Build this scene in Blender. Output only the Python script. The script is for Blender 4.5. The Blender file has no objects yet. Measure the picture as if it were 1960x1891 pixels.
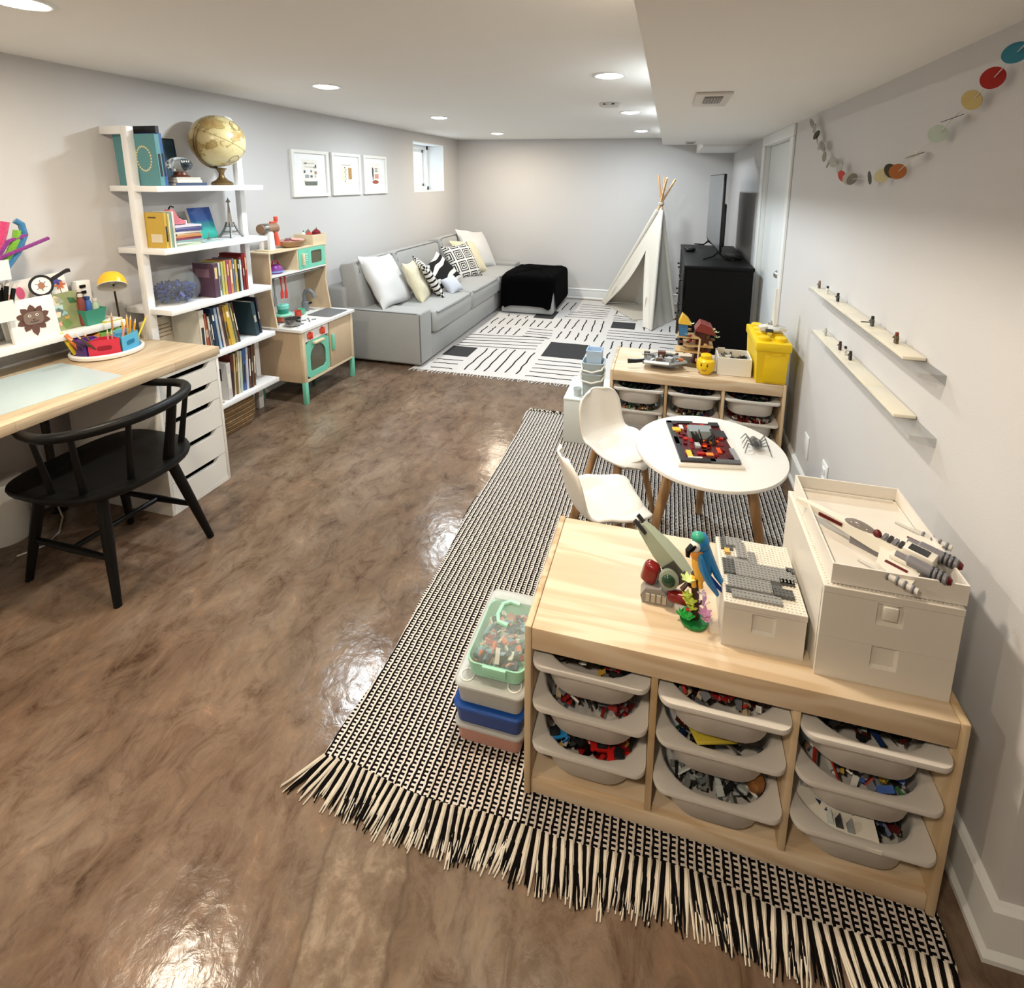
import bpy, bmesh, math, random
from mathutils import Vector, Matrix, Euler, noise
R = math.radians
SC = bpy.context.scene
COL = SC.collection

# ------------------------------------------------------------------ camera
cam_d = bpy.data.cameras.new('camera')
cam_d.sensor_fit = 'HORIZONTAL'
cam_d.sensor_width = 36.0
cam_d.lens = 36.0 * 981.615 / 1960.0
cam_d.shift_x = (980.0 - 1032.09) / 1960.0
cam_d.shift_y = (522.37 - 945.5) / 1960.0
cam_d.clip_start = 0.02
cam = bpy.data.objects.new('camera', cam_d)
COL.objects.link(cam)
_yaw, _pit, _rol = 0.24408, 0.18013, 0.0102
_f = Vector((-math.sin(_yaw) * math.cos(_pit), math.cos(_yaw) * math.cos(_pit), -math.sin(_pit)))
_r0 = Vector((math.cos(_yaw), math.sin(_yaw), 0))
_u0 = _r0.cross(_f)
_r = _r0 * math.cos(_rol) + _u0 * math.sin(_rol)
_u = -_r0 * math.sin(_rol) + _u0 * math.cos(_rol)
cam.matrix_world = Matrix(((_r.x, _u.x, -_f.x, 0.0), (_r.y, _u.y, -_f.y, 0.0), (_r.z, _u.z, -_f.z, 1.6098), (0, 0, 0, 1)))
SC.camera = cam

# ------------------------------------------------------------------ view + sky
SC.view_settings.view_transform = 'Standard'
SC.view_settings.look = 'None'
SC.view_settings.exposure = 0.05
SC.cycles.max_bounces = 5; SC.cycles.diffuse_bounces = 3; SC.cycles.glossy_bounces = 2; SC.cycles.transmission_bounces = 4; SC.cycles.transparent_max_bounces = 8
SC.cycles.use_adaptive_sampling = True; SC.cycles.adaptive_threshold = 0.07; SC.cycles.adaptive_min_samples = 16
SC.cycles.caustics_reflective = False; SC.cycles.caustics_refractive = False
SC.view_settings.gamma = 1.0
SC.view_settings.use_curve_mapping = False
W = bpy.data.worlds.new('overcast_sky')
SC.world = W
W.use_nodes = True
W.node_tree.nodes['Background'].inputs[0].default_value = (0.72, 0.87, 1.0, 1)
W.node_tree.nodes['Background'].inputs[1].default_value = 3.0
LAMP_W = 17.0       # watts of one ceiling downlight
WARM, NEUT, COOL = (1.0, 0.85, 0.66), (1.0, 0.94, 0.86), (0.86, 0.95, 1.0)

# ------------------------------------------------------------------ colour + materials
def lin(c):
    if isinstance(c, str):
        c = c.lstrip('#'); c = [int(c[i:i + 2], 16) / 255 for i in (0, 2, 4)]
    return tuple((x / 12.92 if x <= 0.04045 else ((x + 0.055) / 1.055) ** 2.4) for x in c)
MATS = {}
def mat(name, col, rough=0.5, metal=0.0, var=0.0, vscale=8.0, bump=0.0, bscale=60.0, spec=0.5, trans=0.0, alpha=1.0,
        emit=0.0, coat=0.0, sheen=0.0, ior=1.45, sss=0.0, stretch=None):
    if name in MATS: return MATS[name]
    m = bpy.data.materials.new(name); m.use_nodes = True
    nt = m.node_tree; N = nt.nodes; L = nt.links; b = N['Principled BSDF']
    c = lin(col)
    b.inputs['Base Color'].default_value = (*c, 1)
    b.inputs['Roughness'].default_value = rough
    b.inputs['Metallic'].default_value = metal
    b.inputs['Specular IOR Level'].default_value = spec
    b.inputs['IOR'].default_value = ior
    b.inputs['Transmission Weight'].default_value = trans
    b.inputs['Alpha'].default_value = alpha
    b.inputs['Coat Weight'].default_value = coat
    b.inputs['Sheen Weight'].default_value = sheen
    if sss: 
        b.inputs['Subsurface Weight'].default_value = sss
        b.inputs['Subsurface Radius'].default_value = (0.02, 0.02, 0.02)
    if emit:
        b.inputs['Emission Color'].default_value = (*c, 1); b.inputs['Emission Strength'].default_value = emit
    tc = N.new('ShaderNodeTexCoord'); src = tc.outputs['Object']
    if stretch:
        mp = N.new('ShaderNodeMapping'); mp.inputs['Scale'].default_value = stretch
        L.new(src, mp.inputs['Vector']); src = mp.outputs['Vector']
    if var:
        n = N.new('ShaderNodeTexNoise'); n.inputs['Scale'].default_value = vscale; n.inputs['Detail'].default_value = 5
        L.new(src, n.inputs['Vector'])
        mx = N.new('ShaderNodeMix'); mx.data_type = 'RGBA'
        mx.inputs[6].default_value = (*[max(0, x * (1 - var)) for x in c], 1)
        mx.inputs[7].default_value = (*[min(1, x * (1 + var)) for x in c], 1)
        L.new(n.outputs['Fac'], mx.inputs[0]); L.new(mx.outputs[2], b.inputs['Base Color'])
    if bump:
        n2 = N.new('ShaderNodeTexNoise'); n2.inputs['Scale'].default_value = bscale; n2.inputs['Detail'].default_value = 3
        L.new(src, n2.inputs['Vector'])
        bp = N.new('ShaderNodeBump'); bp.inputs['Strength'].default_value = bump; bp.inputs['Distance'].default_value = 0.01
        L.new(n2.outputs['Fac'], bp.inputs['Height']); L.new(bp.outputs['Normal'], b.inputs['Normal'])
    MATS[name] = m
    return m
def clearm(name, col, alpha=0.2, rough=0.05):
    """thin see-through plastic or glass that lets light through"""
    return mat(name, col, rough, alpha=alpha, spec=0.8)
def plastic(col, rough=0.35): return mat('plastic_' + str(col).lstrip('#') + '_%d' % (rough * 100), col, rough, var=0.03, vscale=5)
def dull(c, k=0.16):
    c = c.lstrip('#'); v = [int(c[i:i + 2], 16) for i in (0, 2, 4)]; g = sum(v) / 3
    return '#%02x%02x%02x' % tuple(int((x * (1 - k) + g * k) * 0.93) for x in v)
def paper(col, rough=0.7): return mat('paper_' + str(col).lstrip('#'), col, rough, var=0.06, vscale=30)

# ------------------------------------------------------------------ geometry
class G:
    def __init__(s): s.bm = bmesh.new()
    def _xf(s, vs, M):
        if M is not None: bmesh.ops.transform(s.bm, matrix=M, verts=vs)
        return vs
    def box(s, x0, x1, y0, y1, z0, z1, M=None, bev=0.0, seg=2):
        r = bmesh.ops.create_cube(s.bm, size=1.0, matrix=Matrix.Translation(((x0 + x1) / 2, (y0 + y1) / 2, (z0 + z1) / 2)) @ Matrix.Diagonal((abs(x1 - x0), abs(y1 - y0), abs(z1 - z0), 1)))
        vs = r['verts']
        if bev > 0:
            es = list({e for v in vs for e in v.link_edges})
            rr = bmesh.ops.bevel(s.bm, geom=es, offset=bev, segments=seg, profile=0.5, affect='EDGES', clamp_overlap=True)
            vs = list({v for f in rr['faces'] for v in f.verts} | {v for v in vs if v.is_valid})
        s._xf(vs, M); return s
    def cbox(s, c, sz, M=None, bev=0.0, seg=2):
        return s.box(c[0] - sz[0] / 2, c[0] + sz[0] / 2, c[1] - sz[1] / 2, c[1] + sz[1] / 2, c[2] - sz[2] / 2, c[2] + sz[2] / 2, M, bev, seg)
    def loft(s, rings, closed=True, cap0=True, cap1=True, M=None):
        vr = []
        for ring in rings:
            vr.append([s.bm.verts.new(M @ Vector(p) if M is not None else p) for p in ring])
        n = len(vr[0])
        for a, b in zip(vr, vr[1:]):
            for i in range(n if closed else n - 1):
                j = (i + 1) % n
                try: s.bm.faces.new((a[i], a[j], b[j], b[i]))
                except ValueError: pass
        if closed and cap0 and n > 2: s.bm.faces.new(list(reversed(vr[0])))
        if closed and cap1 and n > 2: s.bm.faces.new(vr[-1])
        return s
    def tube(s, pts, r, n=8, cap=True, M=None, sq=None):
        pts = [Vector(p) for p in pts]; m = len(pts)
        rr = r if isinstance(r, (list, tuple)) else [r] * m
        rings = []; prev = None
        for i, p in enumerate(pts):
            t = (pts[min(i + 1, m - 1)] - pts[max(i - 1, 0)]).normalized()
            if prev is None:
                a = Vector((0, 0, 1)) if abs(t.z) < 0.9 else Vector((1, 0, 0))
                u = t.cross(a).normalized()
            else:
                u = (prev - t * prev.dot(t)).normalized()
            prev = u; v = t.cross(u)
            k = sq or (1, 1)
            rings.append([p + (u * math.cos(2 * math.pi * j / n) * k[0] + v * math.sin(2 * math.pi * j / n) * k[1]) * rr[i] for j in range(n)])
        return s.loft(rings, cap0=cap, cap1=cap, M=M)
    def cyl(s, p0, p1, r0, r1=None, n=16, M=None):
        return s.tube([p0, p1], [r0, r0 if r1 is None else r1], n, M=M)
    def lathe(s, prof, c=(0, 0, 0), n=24, M=None, sx=1, sy=1, cap0=True, cap1=True):
        rings = [[(c[0] + r * math.cos(2 * math.pi * j / n) * sx, c[1] + r * math.sin(2 * math.pi * j / n) * sy, c[2] + z) for j in range(n)] for r, z in prof]
        return s.loft(rings, cap0=cap0, cap1=cap1, M=M)
    def sph(s, c, r, nu=16, nv=10, M=None):
        if not isinstance(r, (tuple, list)): r = (r, r, r)
        rings = []
        for i in range(nv + 1):
            a = -math.pi / 2 + math.pi * i / nv
            rings.append([(c[0] + r[0] * max(math.cos(a), 0.002) * math.cos(2 * math.pi * j / nu), c[1] + r[1] * max(math.cos(a), 0.002) * math.sin(2 * math.pi * j / nu), c[2] + r[2] * math.sin(a)) for j in range(nu)])
        return s.loft(rings, M=M)
    def prism(s, poly, h0, h1, ax='z', M=None):
        f = {'z': lambda a, b, h: (a, b, h), 'x': lambda a, b, h: (h, a, b), 'y': lambda a, b, h: (a, h, b)}[ax]
        return s.loft([[f(a, b, h0) for a, b in poly], [f(a, b, h1) for a, b in poly]], M=M)
    def grid(s, fn, nu, nv):
        vs = [[s.bm.verts.new(fn(i / nu, j / nv)) for j in range(nv + 1)] for i in range(nu + 1)]
        for i in range(nu):
            for j in range(nv):
                s.bm.faces.new((vs[i][j], vs[i + 1][j], vs[i + 1][j + 1], vs[i][j + 1]))
        return s
    def mesh(s, name, smooth=35):
        bmesh.ops.recalc_face_normals(s.bm, faces=s.bm.faces)
        me = bpy.data.meshes.new(name); s.bm.to_mesh(me); s.bm.free()
        if smooth:
            for p in me.polygons: p.use_smooth = True
            me.set_sharp_from_angle(angle=R(smooth))
        return me
def rrect(w, h, r, n=5, cx=0, cy=0):
    r = min(r, w / 2 - 1e-4, h / 2 - 1e-4); out = []
    for sx, sy, a0 in ((1, 1, 0), (-1, 1, 90), (-1, -1, 180), (1, -1, 270)):
        for k in range(n + 1):
            a = R(a0 + 90 * k / n)
            out.append((cx + sx * (w / 2 - r) + r * math.cos(a), cy + sy * (h / 2 - r) + r * math.sin(a)))
    return out
TW = {}
def thing(name, label, cat, loc=(0, 0, 0), rz=0.0, group=None, local=False):
    o = bpy.data.objects.new(name, None); COL.objects.link(o)
    o.empty_display_size = 0.05
    o.location = loc; o.rotation_euler = (0, 0, rz)
    o['label'] = label; o['category'] = cat
    if group: o['group'] = group
    if not local: TW[o.name] = (Matrix.Translation(loc) @ Matrix.Rotation(rz, 4, 'Z')).inverted()
    return o
def link(name, me, m, parent=None):
    o = bpy.data.objects.new(name, me); COL.objects.link(o)
    if m is not None and not me.materials: me.materials.append(m)
    if parent is not None: o.parent = parent
    return o
def root_of(o):
    while o.parent is not None: o = o.parent
    return o
def ob(name, g, m, parent=None, smooth=35, label=None):
    """link g as one mesh; g is in world axes unless the thing was made with local=True"""
    if parent is not None:
        M = TW.get(root_of(parent).name)
        if M is not None: bmesh.ops.transform(g.bm, matrix=M, verts=g.bm.verts)
    o = link(name, g.mesh(name, smooth), m, parent)
    if label: o['label'] = label
    return o
def solo(name, g, m, label, cat, base=None, group=None, smooth=35, kind=None):
    """a thing that is one mesh; its origin goes to base"""
    if base is not None: bmesh.ops.translate(g.bm, vec=-Vector(base), verts=g.bm.verts)
    o = link(name, g.mesh(name, smooth), m)
    if base is not None: o.location = base
    o['label'] = label; o['category'] = cat
    if group: o['group'] = group
    if kind: o['kind'] = kind
    return o
def struct(name, g, m, parent=None, smooth=35):
    o = ob(name, g, m, parent, smooth)
    if parent is None: o['kind'] = 'structure'
    return o
def dup(root, loc, rz=None, label=None, group=None):
    r = root.copy(); COL.objects.link(r); r.location = loc
    if rz is not None: r.rotation_euler = (0, 0, rz)
    if label: r['label'] = label
    if group: r['group'] = group
    for ch in list(root.children):
        c = ch.copy(); COL.objects.link(c); c.parent = r
        for g in ch.children:
            d = g.copy(); COL.objects.link(d); d.parent = c
    return r
def rotz(c, a): return Matrix.Translation(c) @ Matrix.Rotation(a, 4, 'Z') @ Matrix.Translation(-Vector(c))
def frame(loc, rx=0, ry=0, rz=0): return Matrix.Translation(loc) @ Euler((rx, ry, rz)).to_matrix().to_4x4()
# ================================================================== the room
XL, XR, YB, YN, XE, ZC, ZS = -2.90, 0.745, 6.85, -1.6, 2.3, 2.14, 1.97
wall_m = mat('wall_paint', '#cdcbca', 0.85, var=0.015, vscale=3, bump=0.05, bscale=220)
ceil_m = mat('ceiling_paint', '#f3f2ef', 0.9, bump=0.04, bscale=180)
trim_m = mat('white_trim_paint', '#e9ebea', 0.4)

def floor_material():
    m = bpy.data.materials.new('stained_concrete'); m.use_nodes = True
    nt = m.node_tree; N = nt.nodes; L = nt.links; b = N['Principled BSDF']
    tc = N.new('ShaderNodeTexCoord')
    def nz(scale, detail=6, rough=0.6, dist=0.0, st=(1, 1, 1), rot=0.0):
        mp = N.new('ShaderNodeMapping'); mp.inputs['Scale'].default_value = st; mp.inputs['Rotation'].default_value = (0, 0, rot)
        L.new(tc.outputs['Object'], mp.inputs['Vector'])
        n = N.new('ShaderNodeTexNoise'); n.inputs['Scale'].default_value = scale; n.inputs['Detail'].default_value = detail
        n.inputs['Roughness'].default_value = rough; n.inputs['Distortion'].default_value = dist
        L.new(mp.outputs['Vector'], n.inputs['Vector']); return n.outputs['Fac']
    def ramp(fac, *st):
        r = N.new('ShaderNodeValToRGB'); e = r.color_ramp.elements
        while len(e) < len(st): e.new(0.5)
        for el, (p, c) in zip(e, st): el.position = p; el.color = (*lin(c), 1)
        L.new(fac, r.inputs['Fac']); return r.outputs['Color']
    def mix(f, a, c, mode='MIX'):
        x = N.new('ShaderNodeMix'); x.data_type = 'RGBA'; x.blend_type = mode
        if isinstance(f, float): x.inputs[0].default_value = f
        else: L.new(f, x.inputs[0])
        L.new(a, x.inputs[6]); L.new(c, x.inputs[7]); return x.outputs[2]
    c1 = ramp(nz(1.6, 9, 0.70, 0.35, (1.0, 0.75, 1), 0.5), (0.28, '#67513c'), (0.46, '#7e664e'), (0.6, '#947c63'), (0.76, '#ab957c'))
    c2 = ramp(nz(3.6, 10, 0.72, 0.6, (1.2, 0.75, 1), 0.9), (0.34, '#5d4630'), (0.5, '#8a715a'), (0.68, '#a89580'))
    base = mix(0.45, c1, c2)
    red = ramp(nz(0.9, 4, 0.5, 0.3), (0.45, '#808080'), (0.72, '#96796a'))
    base = mix(0.5, base, red, 'OVERLAY')
    # dark speckles and fine cloudy grain
    sp = ramp(nz(11, 9, 0.75, 0.8, (1, 0.7, 1), 0.6), (0.28, '#3a2c20'), (0.40, '#6e675f'), (0.5, '#808080'), (0.62, '#8c8780'), (0.78, '#b4aca2'))
    base = mix(0.95, base, sp, 'OVERLAY')
    vo = N.new('ShaderNodeTexVoronoi'); vo.feature = 'DISTANCE_TO_EDGE'; vo.inputs['Scale'].default_value = 0.55
    dn = N.new('ShaderNodeTexNoise'); dn.inputs['Scale'].default_value = 1.7; dn.inputs['Detail'].default_value = 6
    L.new(tc.outputs['Object'], dn.inputs['Vector'])
    va = N.new('ShaderNodeVectorMath'); va.operation = 'ADD'; L.new(tc.outputs['Object'], va.inputs[0]); L.new(dn.outputs['Color'], va.inputs[1])
    L.new(va.outputs[0], vo.inputs['Vector'])
    cr = ramp(vo.outputs['Distance'], (0.0, '#5a5a5a'), (0.006, '#808080'))
    base = mix(0.55, base, cr, 'OVERLAY')
    # pale worn strip near the front, with a shape of its own
    sep = N.new('ShaderNodeSeparateXYZ'); L.new(tc.outputs['Object'], sep.inputs[0])
    def mth(op, a, c=None):
        q = N.new('ShaderNodeMath'); q.operation = op
        for i, v in enumerate((a, c)):
            if v is None: continue
            if isinstance(v, (int, float)): q.inputs[i].default_value = v
            else: L.new(v, q.inputs[i])
        return q.outputs[0]
    wob = mth('MULTIPLY', mth('SUBTRACT', nz(9, 4, 0.6), 0.5), 0.06)
    lx = mth('ADD', mth('ADD', sep.outputs['X'], wob), mth('MULTIPLY', mth('SUBTRACT', sep.outputs['Y'], 0.74), 0.25))
    dst = mth('ABSOLUTE', mth('ADD', lx, 0.595))
    mk = N.new('ShaderNodeMapRange'); mk.inputs[1].default_value = 0.105; mk.inputs[2].default_value = 0.085; L.new(dst, mk.inputs[0])
    nearY = N.new('ShaderNodeMapRange'); nearY.inputs[1].default_value = 1.0; nearY.inputs[2].default_value = 0.85; L.new(sep.outputs['Y'], nearY.inputs[0])
    pale = ramp(nz(16, 7, 0.7, 0.3), (0.36, '#3f3226'), (0.50, '#544638'), (0.60, '#6d5f4e'), (0.72, '#7c6f5e'))
    base = mix(mth('MULTIPLY', mth('MULTIPLY', mk.outputs[0], nearY.outputs[0]), 0.42), base, pale)
    crk = N.new('ShaderNodeMapRange'); crk.inputs[1].default_value = 0.008; crk.inputs[2].default_value = 0.0; L.new(mth('ABSOLUTE', mth('SUBTRACT', dst, 0.100)), crk.inputs[0])
    dk = N.new('ShaderNodeRGB'); dk.outputs[0].default_value = (*lin('#2a2016'), 1)
    base = mix(mth('MULTIPLY', mth('MULTIPLY', crk.outputs[0], nearY.outputs[0]), 0.45), base, dk.outputs[0])
    hs = N.new('ShaderNodeHueSaturation'); hs.inputs['Saturation'].default_value = 0.86; hs.inputs['Value'].default_value = 2.85
    L.new(base, hs.inputs['Color']); L.new(hs.outputs['Color'], b.inputs['Base Color'])
    rr = N.new('ShaderNodeMapRange'); rr.inputs[3].default_value = 0.10; rr.inputs[4].default_value = 0.26
    L.new(nz(4, 6, 0.7), rr.inputs[0]); L.new(rr.outputs[0], b.inputs['Roughness'])
    b.inputs['Specular IOR Level'].default_value = 0.30
    b1 = N.new('ShaderNodeBump'); b1.inputs['Strength'].default_value = 0.05; b1.inputs['Distance'].default_value = 0.02
    L.new(nz(26, 4, 0.6, 0.5), b1.inputs['Height'])
    b2 = N.new('ShaderNodeBump'); b2.inputs['Strength'].default_value = 0.045; b2.inputs['Distance'].default_value = 0.08
    L.new(nz(7, 3, 0.5), b2.inputs['Height']); L.new(b1.outputs['Normal'], b2.inputs['Normal'])
    L.new(b2.outputs['Normal'], b.inputs['Normal'])
    return m
struct('floor', G().box(XL - 0.35, XE + 0.1, YN - 0.1, YB + 0.1, -0.12, 0), floor_material())
struct('ceiling', G().box(XL - 0.35, XE + 0.1, YN - 0.1, YB + 0.1, ZC, ZC + 0.1), ceil_m)
# dropped soffit along the right wall, with a shallower run and a low duct box at its far end
struct('ceiling_soffit', G().box(-0.09, XE, YN, 5.5, ZS, ZC), ceil_m)
struct('ceiling_soffit_end', G().box(-0.09, XR, 5.5, YB, 2.056, ZC), ceil_m)
struct('ceiling_duct_box', G().box(0.30, XR, 5.5, YB, 1.953, 2.056), ceil_m)
# walls
WY0, WY1, WZ0, WZ1, WD = 5.54, 6.38, 1.445, 2.035, 0.26      # basement window opening
gl = G()
gl.box(XL - 0.3, XL, YN, WY0, 0, ZC); gl.box(XL - 0.3, XL, WY1, YB, 0, ZC)
gl.box(XL - 0.3, XL, WY0, WY1, 0, WZ0); gl.box(XL - 0.3, XL, WY0, WY1, WZ1, ZC)
struct('wall_left', gl, wall_m)
struct('wall_back', G().box(XL - 0.3, XE, YB, YB + 0.1, 0, ZC), wall_m)
DY0, DY1, DZ = 3.66, 4.60, 1.90
gr = G()
gr.box(XR, XR + 0.15, 1.03, DY0, 0, ZS); gr.box(XR, XR + 0.15, DY1, YB, 0, ZC); gr.box(XR, XR + 0.15, DY0, DY1, DZ, ZS)
struct('wall_right', gr, wall_m)
struct('wall_return', G().box(XR + 0.15, XE, 1.03, 1.15, 0, ZS), wall_m)
struct('wall_rear', G().box(XL, XE, YN - 0.1, YN, 0, ZC), wall_m)
struct('wall_far_right', G().box(XE, XE + 0.1, YN, 1.03, 0, ZC), wall_m)
# baseboards: board, top cap, shoe moulding
def baseboard(name, a, b, nrm, mitre=0.0):
    """a, b = floor points on the wall face; nrm = unit normal into the room"""
    a = Vector((*a, 0)); b = Vector((*b, 0)); n = Vector((*nrm, 0))
    prof = [(0, 0), (0.022, 0), (0.022, 0.012), (0.013, 0.026), (0.013, 0.120), (0.017, 0.124), (0.017, 0.132), (0.010, 0.140), (0, 0.142)]
    dr_ = (b - a).normalized()
    g = G().loft([[p + n * d - dr_ * d * k + Vector((0, 0, z)) for d, z in prof] for p, k in ((a, mitre), (b, 0.0))])
    return struct(name, g, trim_m, smooth=20)
baseboard('baseboard_left', (XL, YN), (XL, YB), (1, 0))
baseboard('baseboard_back', (XL, YB), (XR, YB), (0, -1))
baseboard('baseboard_right', (XR, 1.03), (XR, DY0 - 0.09), (-1, 0), 1.0)
baseboard('baseboard_right_far', (XR, DY1 + 0.09), (XR, YB), (-1, 0))
baseboard('baseboard_return', (XR, 1.03), (XE, 1.03), (0, -1), 1.0)
# door in the right wall
door = bpy.data.objects.new('door_1', None); COL.objects.link(door); door.location = (XR, (DY0 + DY1) / 2, 0); door['kind'] = 'structure'
TW['door_1'] = Matrix.Translation(door.location).inverted()
door_m = mat('door_paint', '#e4e8e8', 0.35)
ob('door_slab', G().box(XR + 0.035, XR + 0.075, DY0 + 0.022, DY1 - 0.012, 0.01, DZ - 0.012, bev=0.003), door_m, door)
for y0, y1 in ((DY0 - 0.09, DY0 + 0.008), (DY1 - 0.008, DY1 + 0.09)):
    c = ob('casing', G().box(XR - 0.016, XR + 0.0, y0, y1, 0, DZ - 0.007, bev=0.004), trim_m, door)
ob('casing', G().box(XR - 0.016, XR, DY0 - 0.09, DY1 + 0.09, DZ - 0.006, DZ + 0.07, bev=0.004), trim_m, door)
for y0, y1 in ((DY0, DY0 + 0.014), (DY1 - 0.008, DY1)):
    ob('jamb', G().box(XR, XR + 0.12, y0, y1, 0, DZ), trim_m, door)
ob('jamb', G().box(XR, XR + 0.12, DY0, DY1, DZ - 0.01, DZ), trim_m, door)
chrome = mat('brushed_chrome', '#c9cbce', 0.22, 1.0)
kn = ob('door_knob', G().lathe([(0.002, 0), (0.016, 0.002), (0.026, 0.014), (0.028, 0.026), (0.022, 0.036), (0.010, 0.044), (0.009, 0.055)], n=20,
        M=frame((XR + 0.035 - 0.055, DY0 + 0.095, 0.985), 0, R(90), 0)), chrome, door, label='round brushed metal door knob')
ob('rose', G().lathe([(0.030, 0), (0.030, 0.006), (0.002, 0.008)], n=20, M=frame((XR + 0.035, DY0 + 0.095, 0.985), 0, R(-90), 0)), chrome, kn)
struct('added_light_block', G().box(XR + 0.13, XR + 0.15, DY0 - 0.02, DY1 + 0.02, 0, DZ + 0.02), mat('light_block_dark', '#20201f', 0.9))  # dark panel added behind the door to stop light leaking in
# basement window: plastered reveal, vinyl frame, glass
win = bpy.data.objects.new('window_1', None); COL.objects.link(win); win.location = (XL - WD, (WY0 + WY1) / 2, WZ0); win['kind'] = 'structure'
TW['window_1'] = Matrix.Translation(win.location).inverted()
rev_m = mat('window_reveal_white', '#eef2f4', 0.55)
for nm, b_ in (('reveal', (XL - 0.299, XL + 0.002, WY0, WY0 + 0.012, WZ0, WZ1)), ('reveal', (XL - 0.299, XL + 0.002, WY1 - 0.012, WY1, WZ0, WZ1)),
               ('reveal', (XL - 0.299, XL + 0.002, WY0 + 0.012, WY1 - 0.012, WZ1 - 0.012, WZ1)), ('sill', (XL - 0.299, XL + 0.004, WY0 + 0.012, WY1 - 0.012, WZ0, WZ0 + 0.014))):
    ob(nm, G().box(*b_), rev_m, win)
vin = mat('white_vinyl', '#f2f5f5', 0.3)
a0, a1, c0, c1 = WY0 + 0.012, WY1 - 0.012, WZ0 + 0.014, WZ1 - 0.012
gf = G()
for t, x0, x1 in ((0.05, XL - 0.295, XL - 0.215), ):
    gf.box(x0, x1, a0, a0 + t, c0, c1, bev=0.004); gf.box(x0, x1, a1 - t, a1, c0, c1, bev=0.004)
    gf.box(x0, x1, a0, a1, c0, c0 + t, bev=0.004); gf.box(x0, x1, a0, a1, c1 - t, c1, bev=0.004)
ob('window_frame', gf, vin, win)
ym = (a0 + a1) / 2
for k, (ya, yb, xo) in enumerate(((a0 + 0.05, ym + 0.02, 0.0), (ym - 0.02, a1 - 0.05, -0.028))):
    gs = G(); x0, x1, t = XL - 0.262 + xo, XL - 0.236 + xo, 0.036
    gs.box(x0, x1, ya, ya + t, c0 + 0.05, c1 - 0.05, bev=0.003); gs.box(x0, x1, yb - t, yb, c0 + 0.05, c1 - 0.05, bev=0.003)
    gs.box(x0, x1, ya, yb, c0 + 0.05, c0 + 0.05 + t, bev=0.003); gs.box(x0, x1, ya, yb, c1 - 0.05 - t, c1 - 0.05, bev=0.003)
    sa = ob('sash', gs, vin, win)
    ob('pane', G().box((x0 + x1) / 2 - 0.002, (x0 + x1) / 2 + 0.002, ya + t, yb - t, c0 + 0.05 + t, c1 - 0.05 - t), clearm('window_glass', '#e4f2ff', 0.12, 0.02), sa)
# recessed ceiling lights
lens_m = {}
def downlight(x, y, col, label, z=ZC):
    t = thing('recessed_ceiling_light', label, 'ceiling light', (x, y, z), group='recessed ceiling lights')
    ob('trim_ring', G().lathe([(0.066, 0.004), (0.064, -0.002), (0.070, -0.006), (0.084, -0.006), (0.092, -0.001), (0.092, 0.002)], (x, y, z), 32, cap0=False, cap1=False), trim_m, t)
    if col not in lens_m:
        lens_m[col] = mat('lit_lens_%d' % len(lens_m), '#ffffff', 0.4)
        b = lens_m[col].node_tree.nodes['Principled BSDF']
        b.inputs['Emission Color'].default_value = (*col, 1); b.inputs['Emission Strength'].default_value = 45
    ob('lens', G().lathe([(0.001, -0.014), (0.035, -0.0125), (0.056, -0.008), (0.066, -0.001), (0.066, 0.0)], (x, y, z), 32), lens_m[col], t, label='glowing white diffuser')
    ld = bpy.data.lights.new('downlight', 'AREA'); ld.shape = 'DISK'; ld.size = 0.125; ld.energy = LAMP_W; ld.color = col
    lo = bpy.data.objects.new('light_source', ld); COL.objects.link(lo); lo.parent = t; lo.location = (0, 0, -0.0150)
LX = (-2.0, -0.33)
downlight(LX[0], 1.28, WARM, 'recessed ceiling light above the desk, nearest on the left')
downlight(LX[0], 2.775, COOL, 'recessed ceiling light above the white ladder shelf')
downlight(LX[0], 4.33, COOL, 'recessed ceiling light above the near end of the sofa')
downlight(LX[0], 5.92, WARM, 'recessed ceiling light in front of the small window, farthest on the left')
downlight(LX[1], 2.775, COOL, 'recessed ceiling light beside the soffit, largest of its row')
downlight(LX[1], 4.25, COOL, 'recessed ceiling light beside the soffit, middle one of its row')
downlight(LX[1], 5.82, COOL, 'recessed ceiling light beside the soffit, farthest of its row')
downlight(LX[1], 1.28, WARM, 'recessed ceiling light beside the soffit, over the front of the rug')
downlight(LX[0], -0.25, WARM, 'added unseen recessed ceiling light behind the viewer on the left')  # unseen lamp added to light the front faces, continuing the left row
downlight(LX[1], -0.25, WARM, 'added unseen recessed ceiling light behind the viewer on the right')  # likewise added out of view, continuing the right row
# grille, smoke alarm, small vent
dark_m = mat('dark_slot', '#2c2a28', 0.8)
t = thing('ceiling_vent', 'white ceiling vent with grey centre on the low soffit', 'vent', (0.16, 2.475, ZS))
ob('plate', G().box(0.087, 0.233, 2.30, 2.655, ZS - 0.012, ZS, bev=0.004), mat('vent_white', '#dcd8d2', 0.5), t)
gb = ob('grille', G().box(0.123, 0.197, 2.345, 2.52, ZS - 0.016, ZS - 0.011), mat('vent_grey', '#8d8a86', 0.6), t)
for k in range(6): ob('slat', G().box(0.127 + k * 0.0115, 0.133 + k * 0.0115, 2.35, 2.515, ZS - 0.019, ZS - 0.0155), mat('vent_slat', '#a7a39e', 0.5), gb)
t = thing('smoke_alarm', 'small round white smoke alarm on the main ceiling', 'smoke alarm', (-0.44, 3.76, ZC))
ob('body', G().lathe([(0.075, 0), (0.075, -0.012), (0.066, -0.022), (0.002, -0.024)], (-0.44, 3.76, ZC), 28), mat('alarm_white', '#d5d4d2', 0.5), t)
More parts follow.
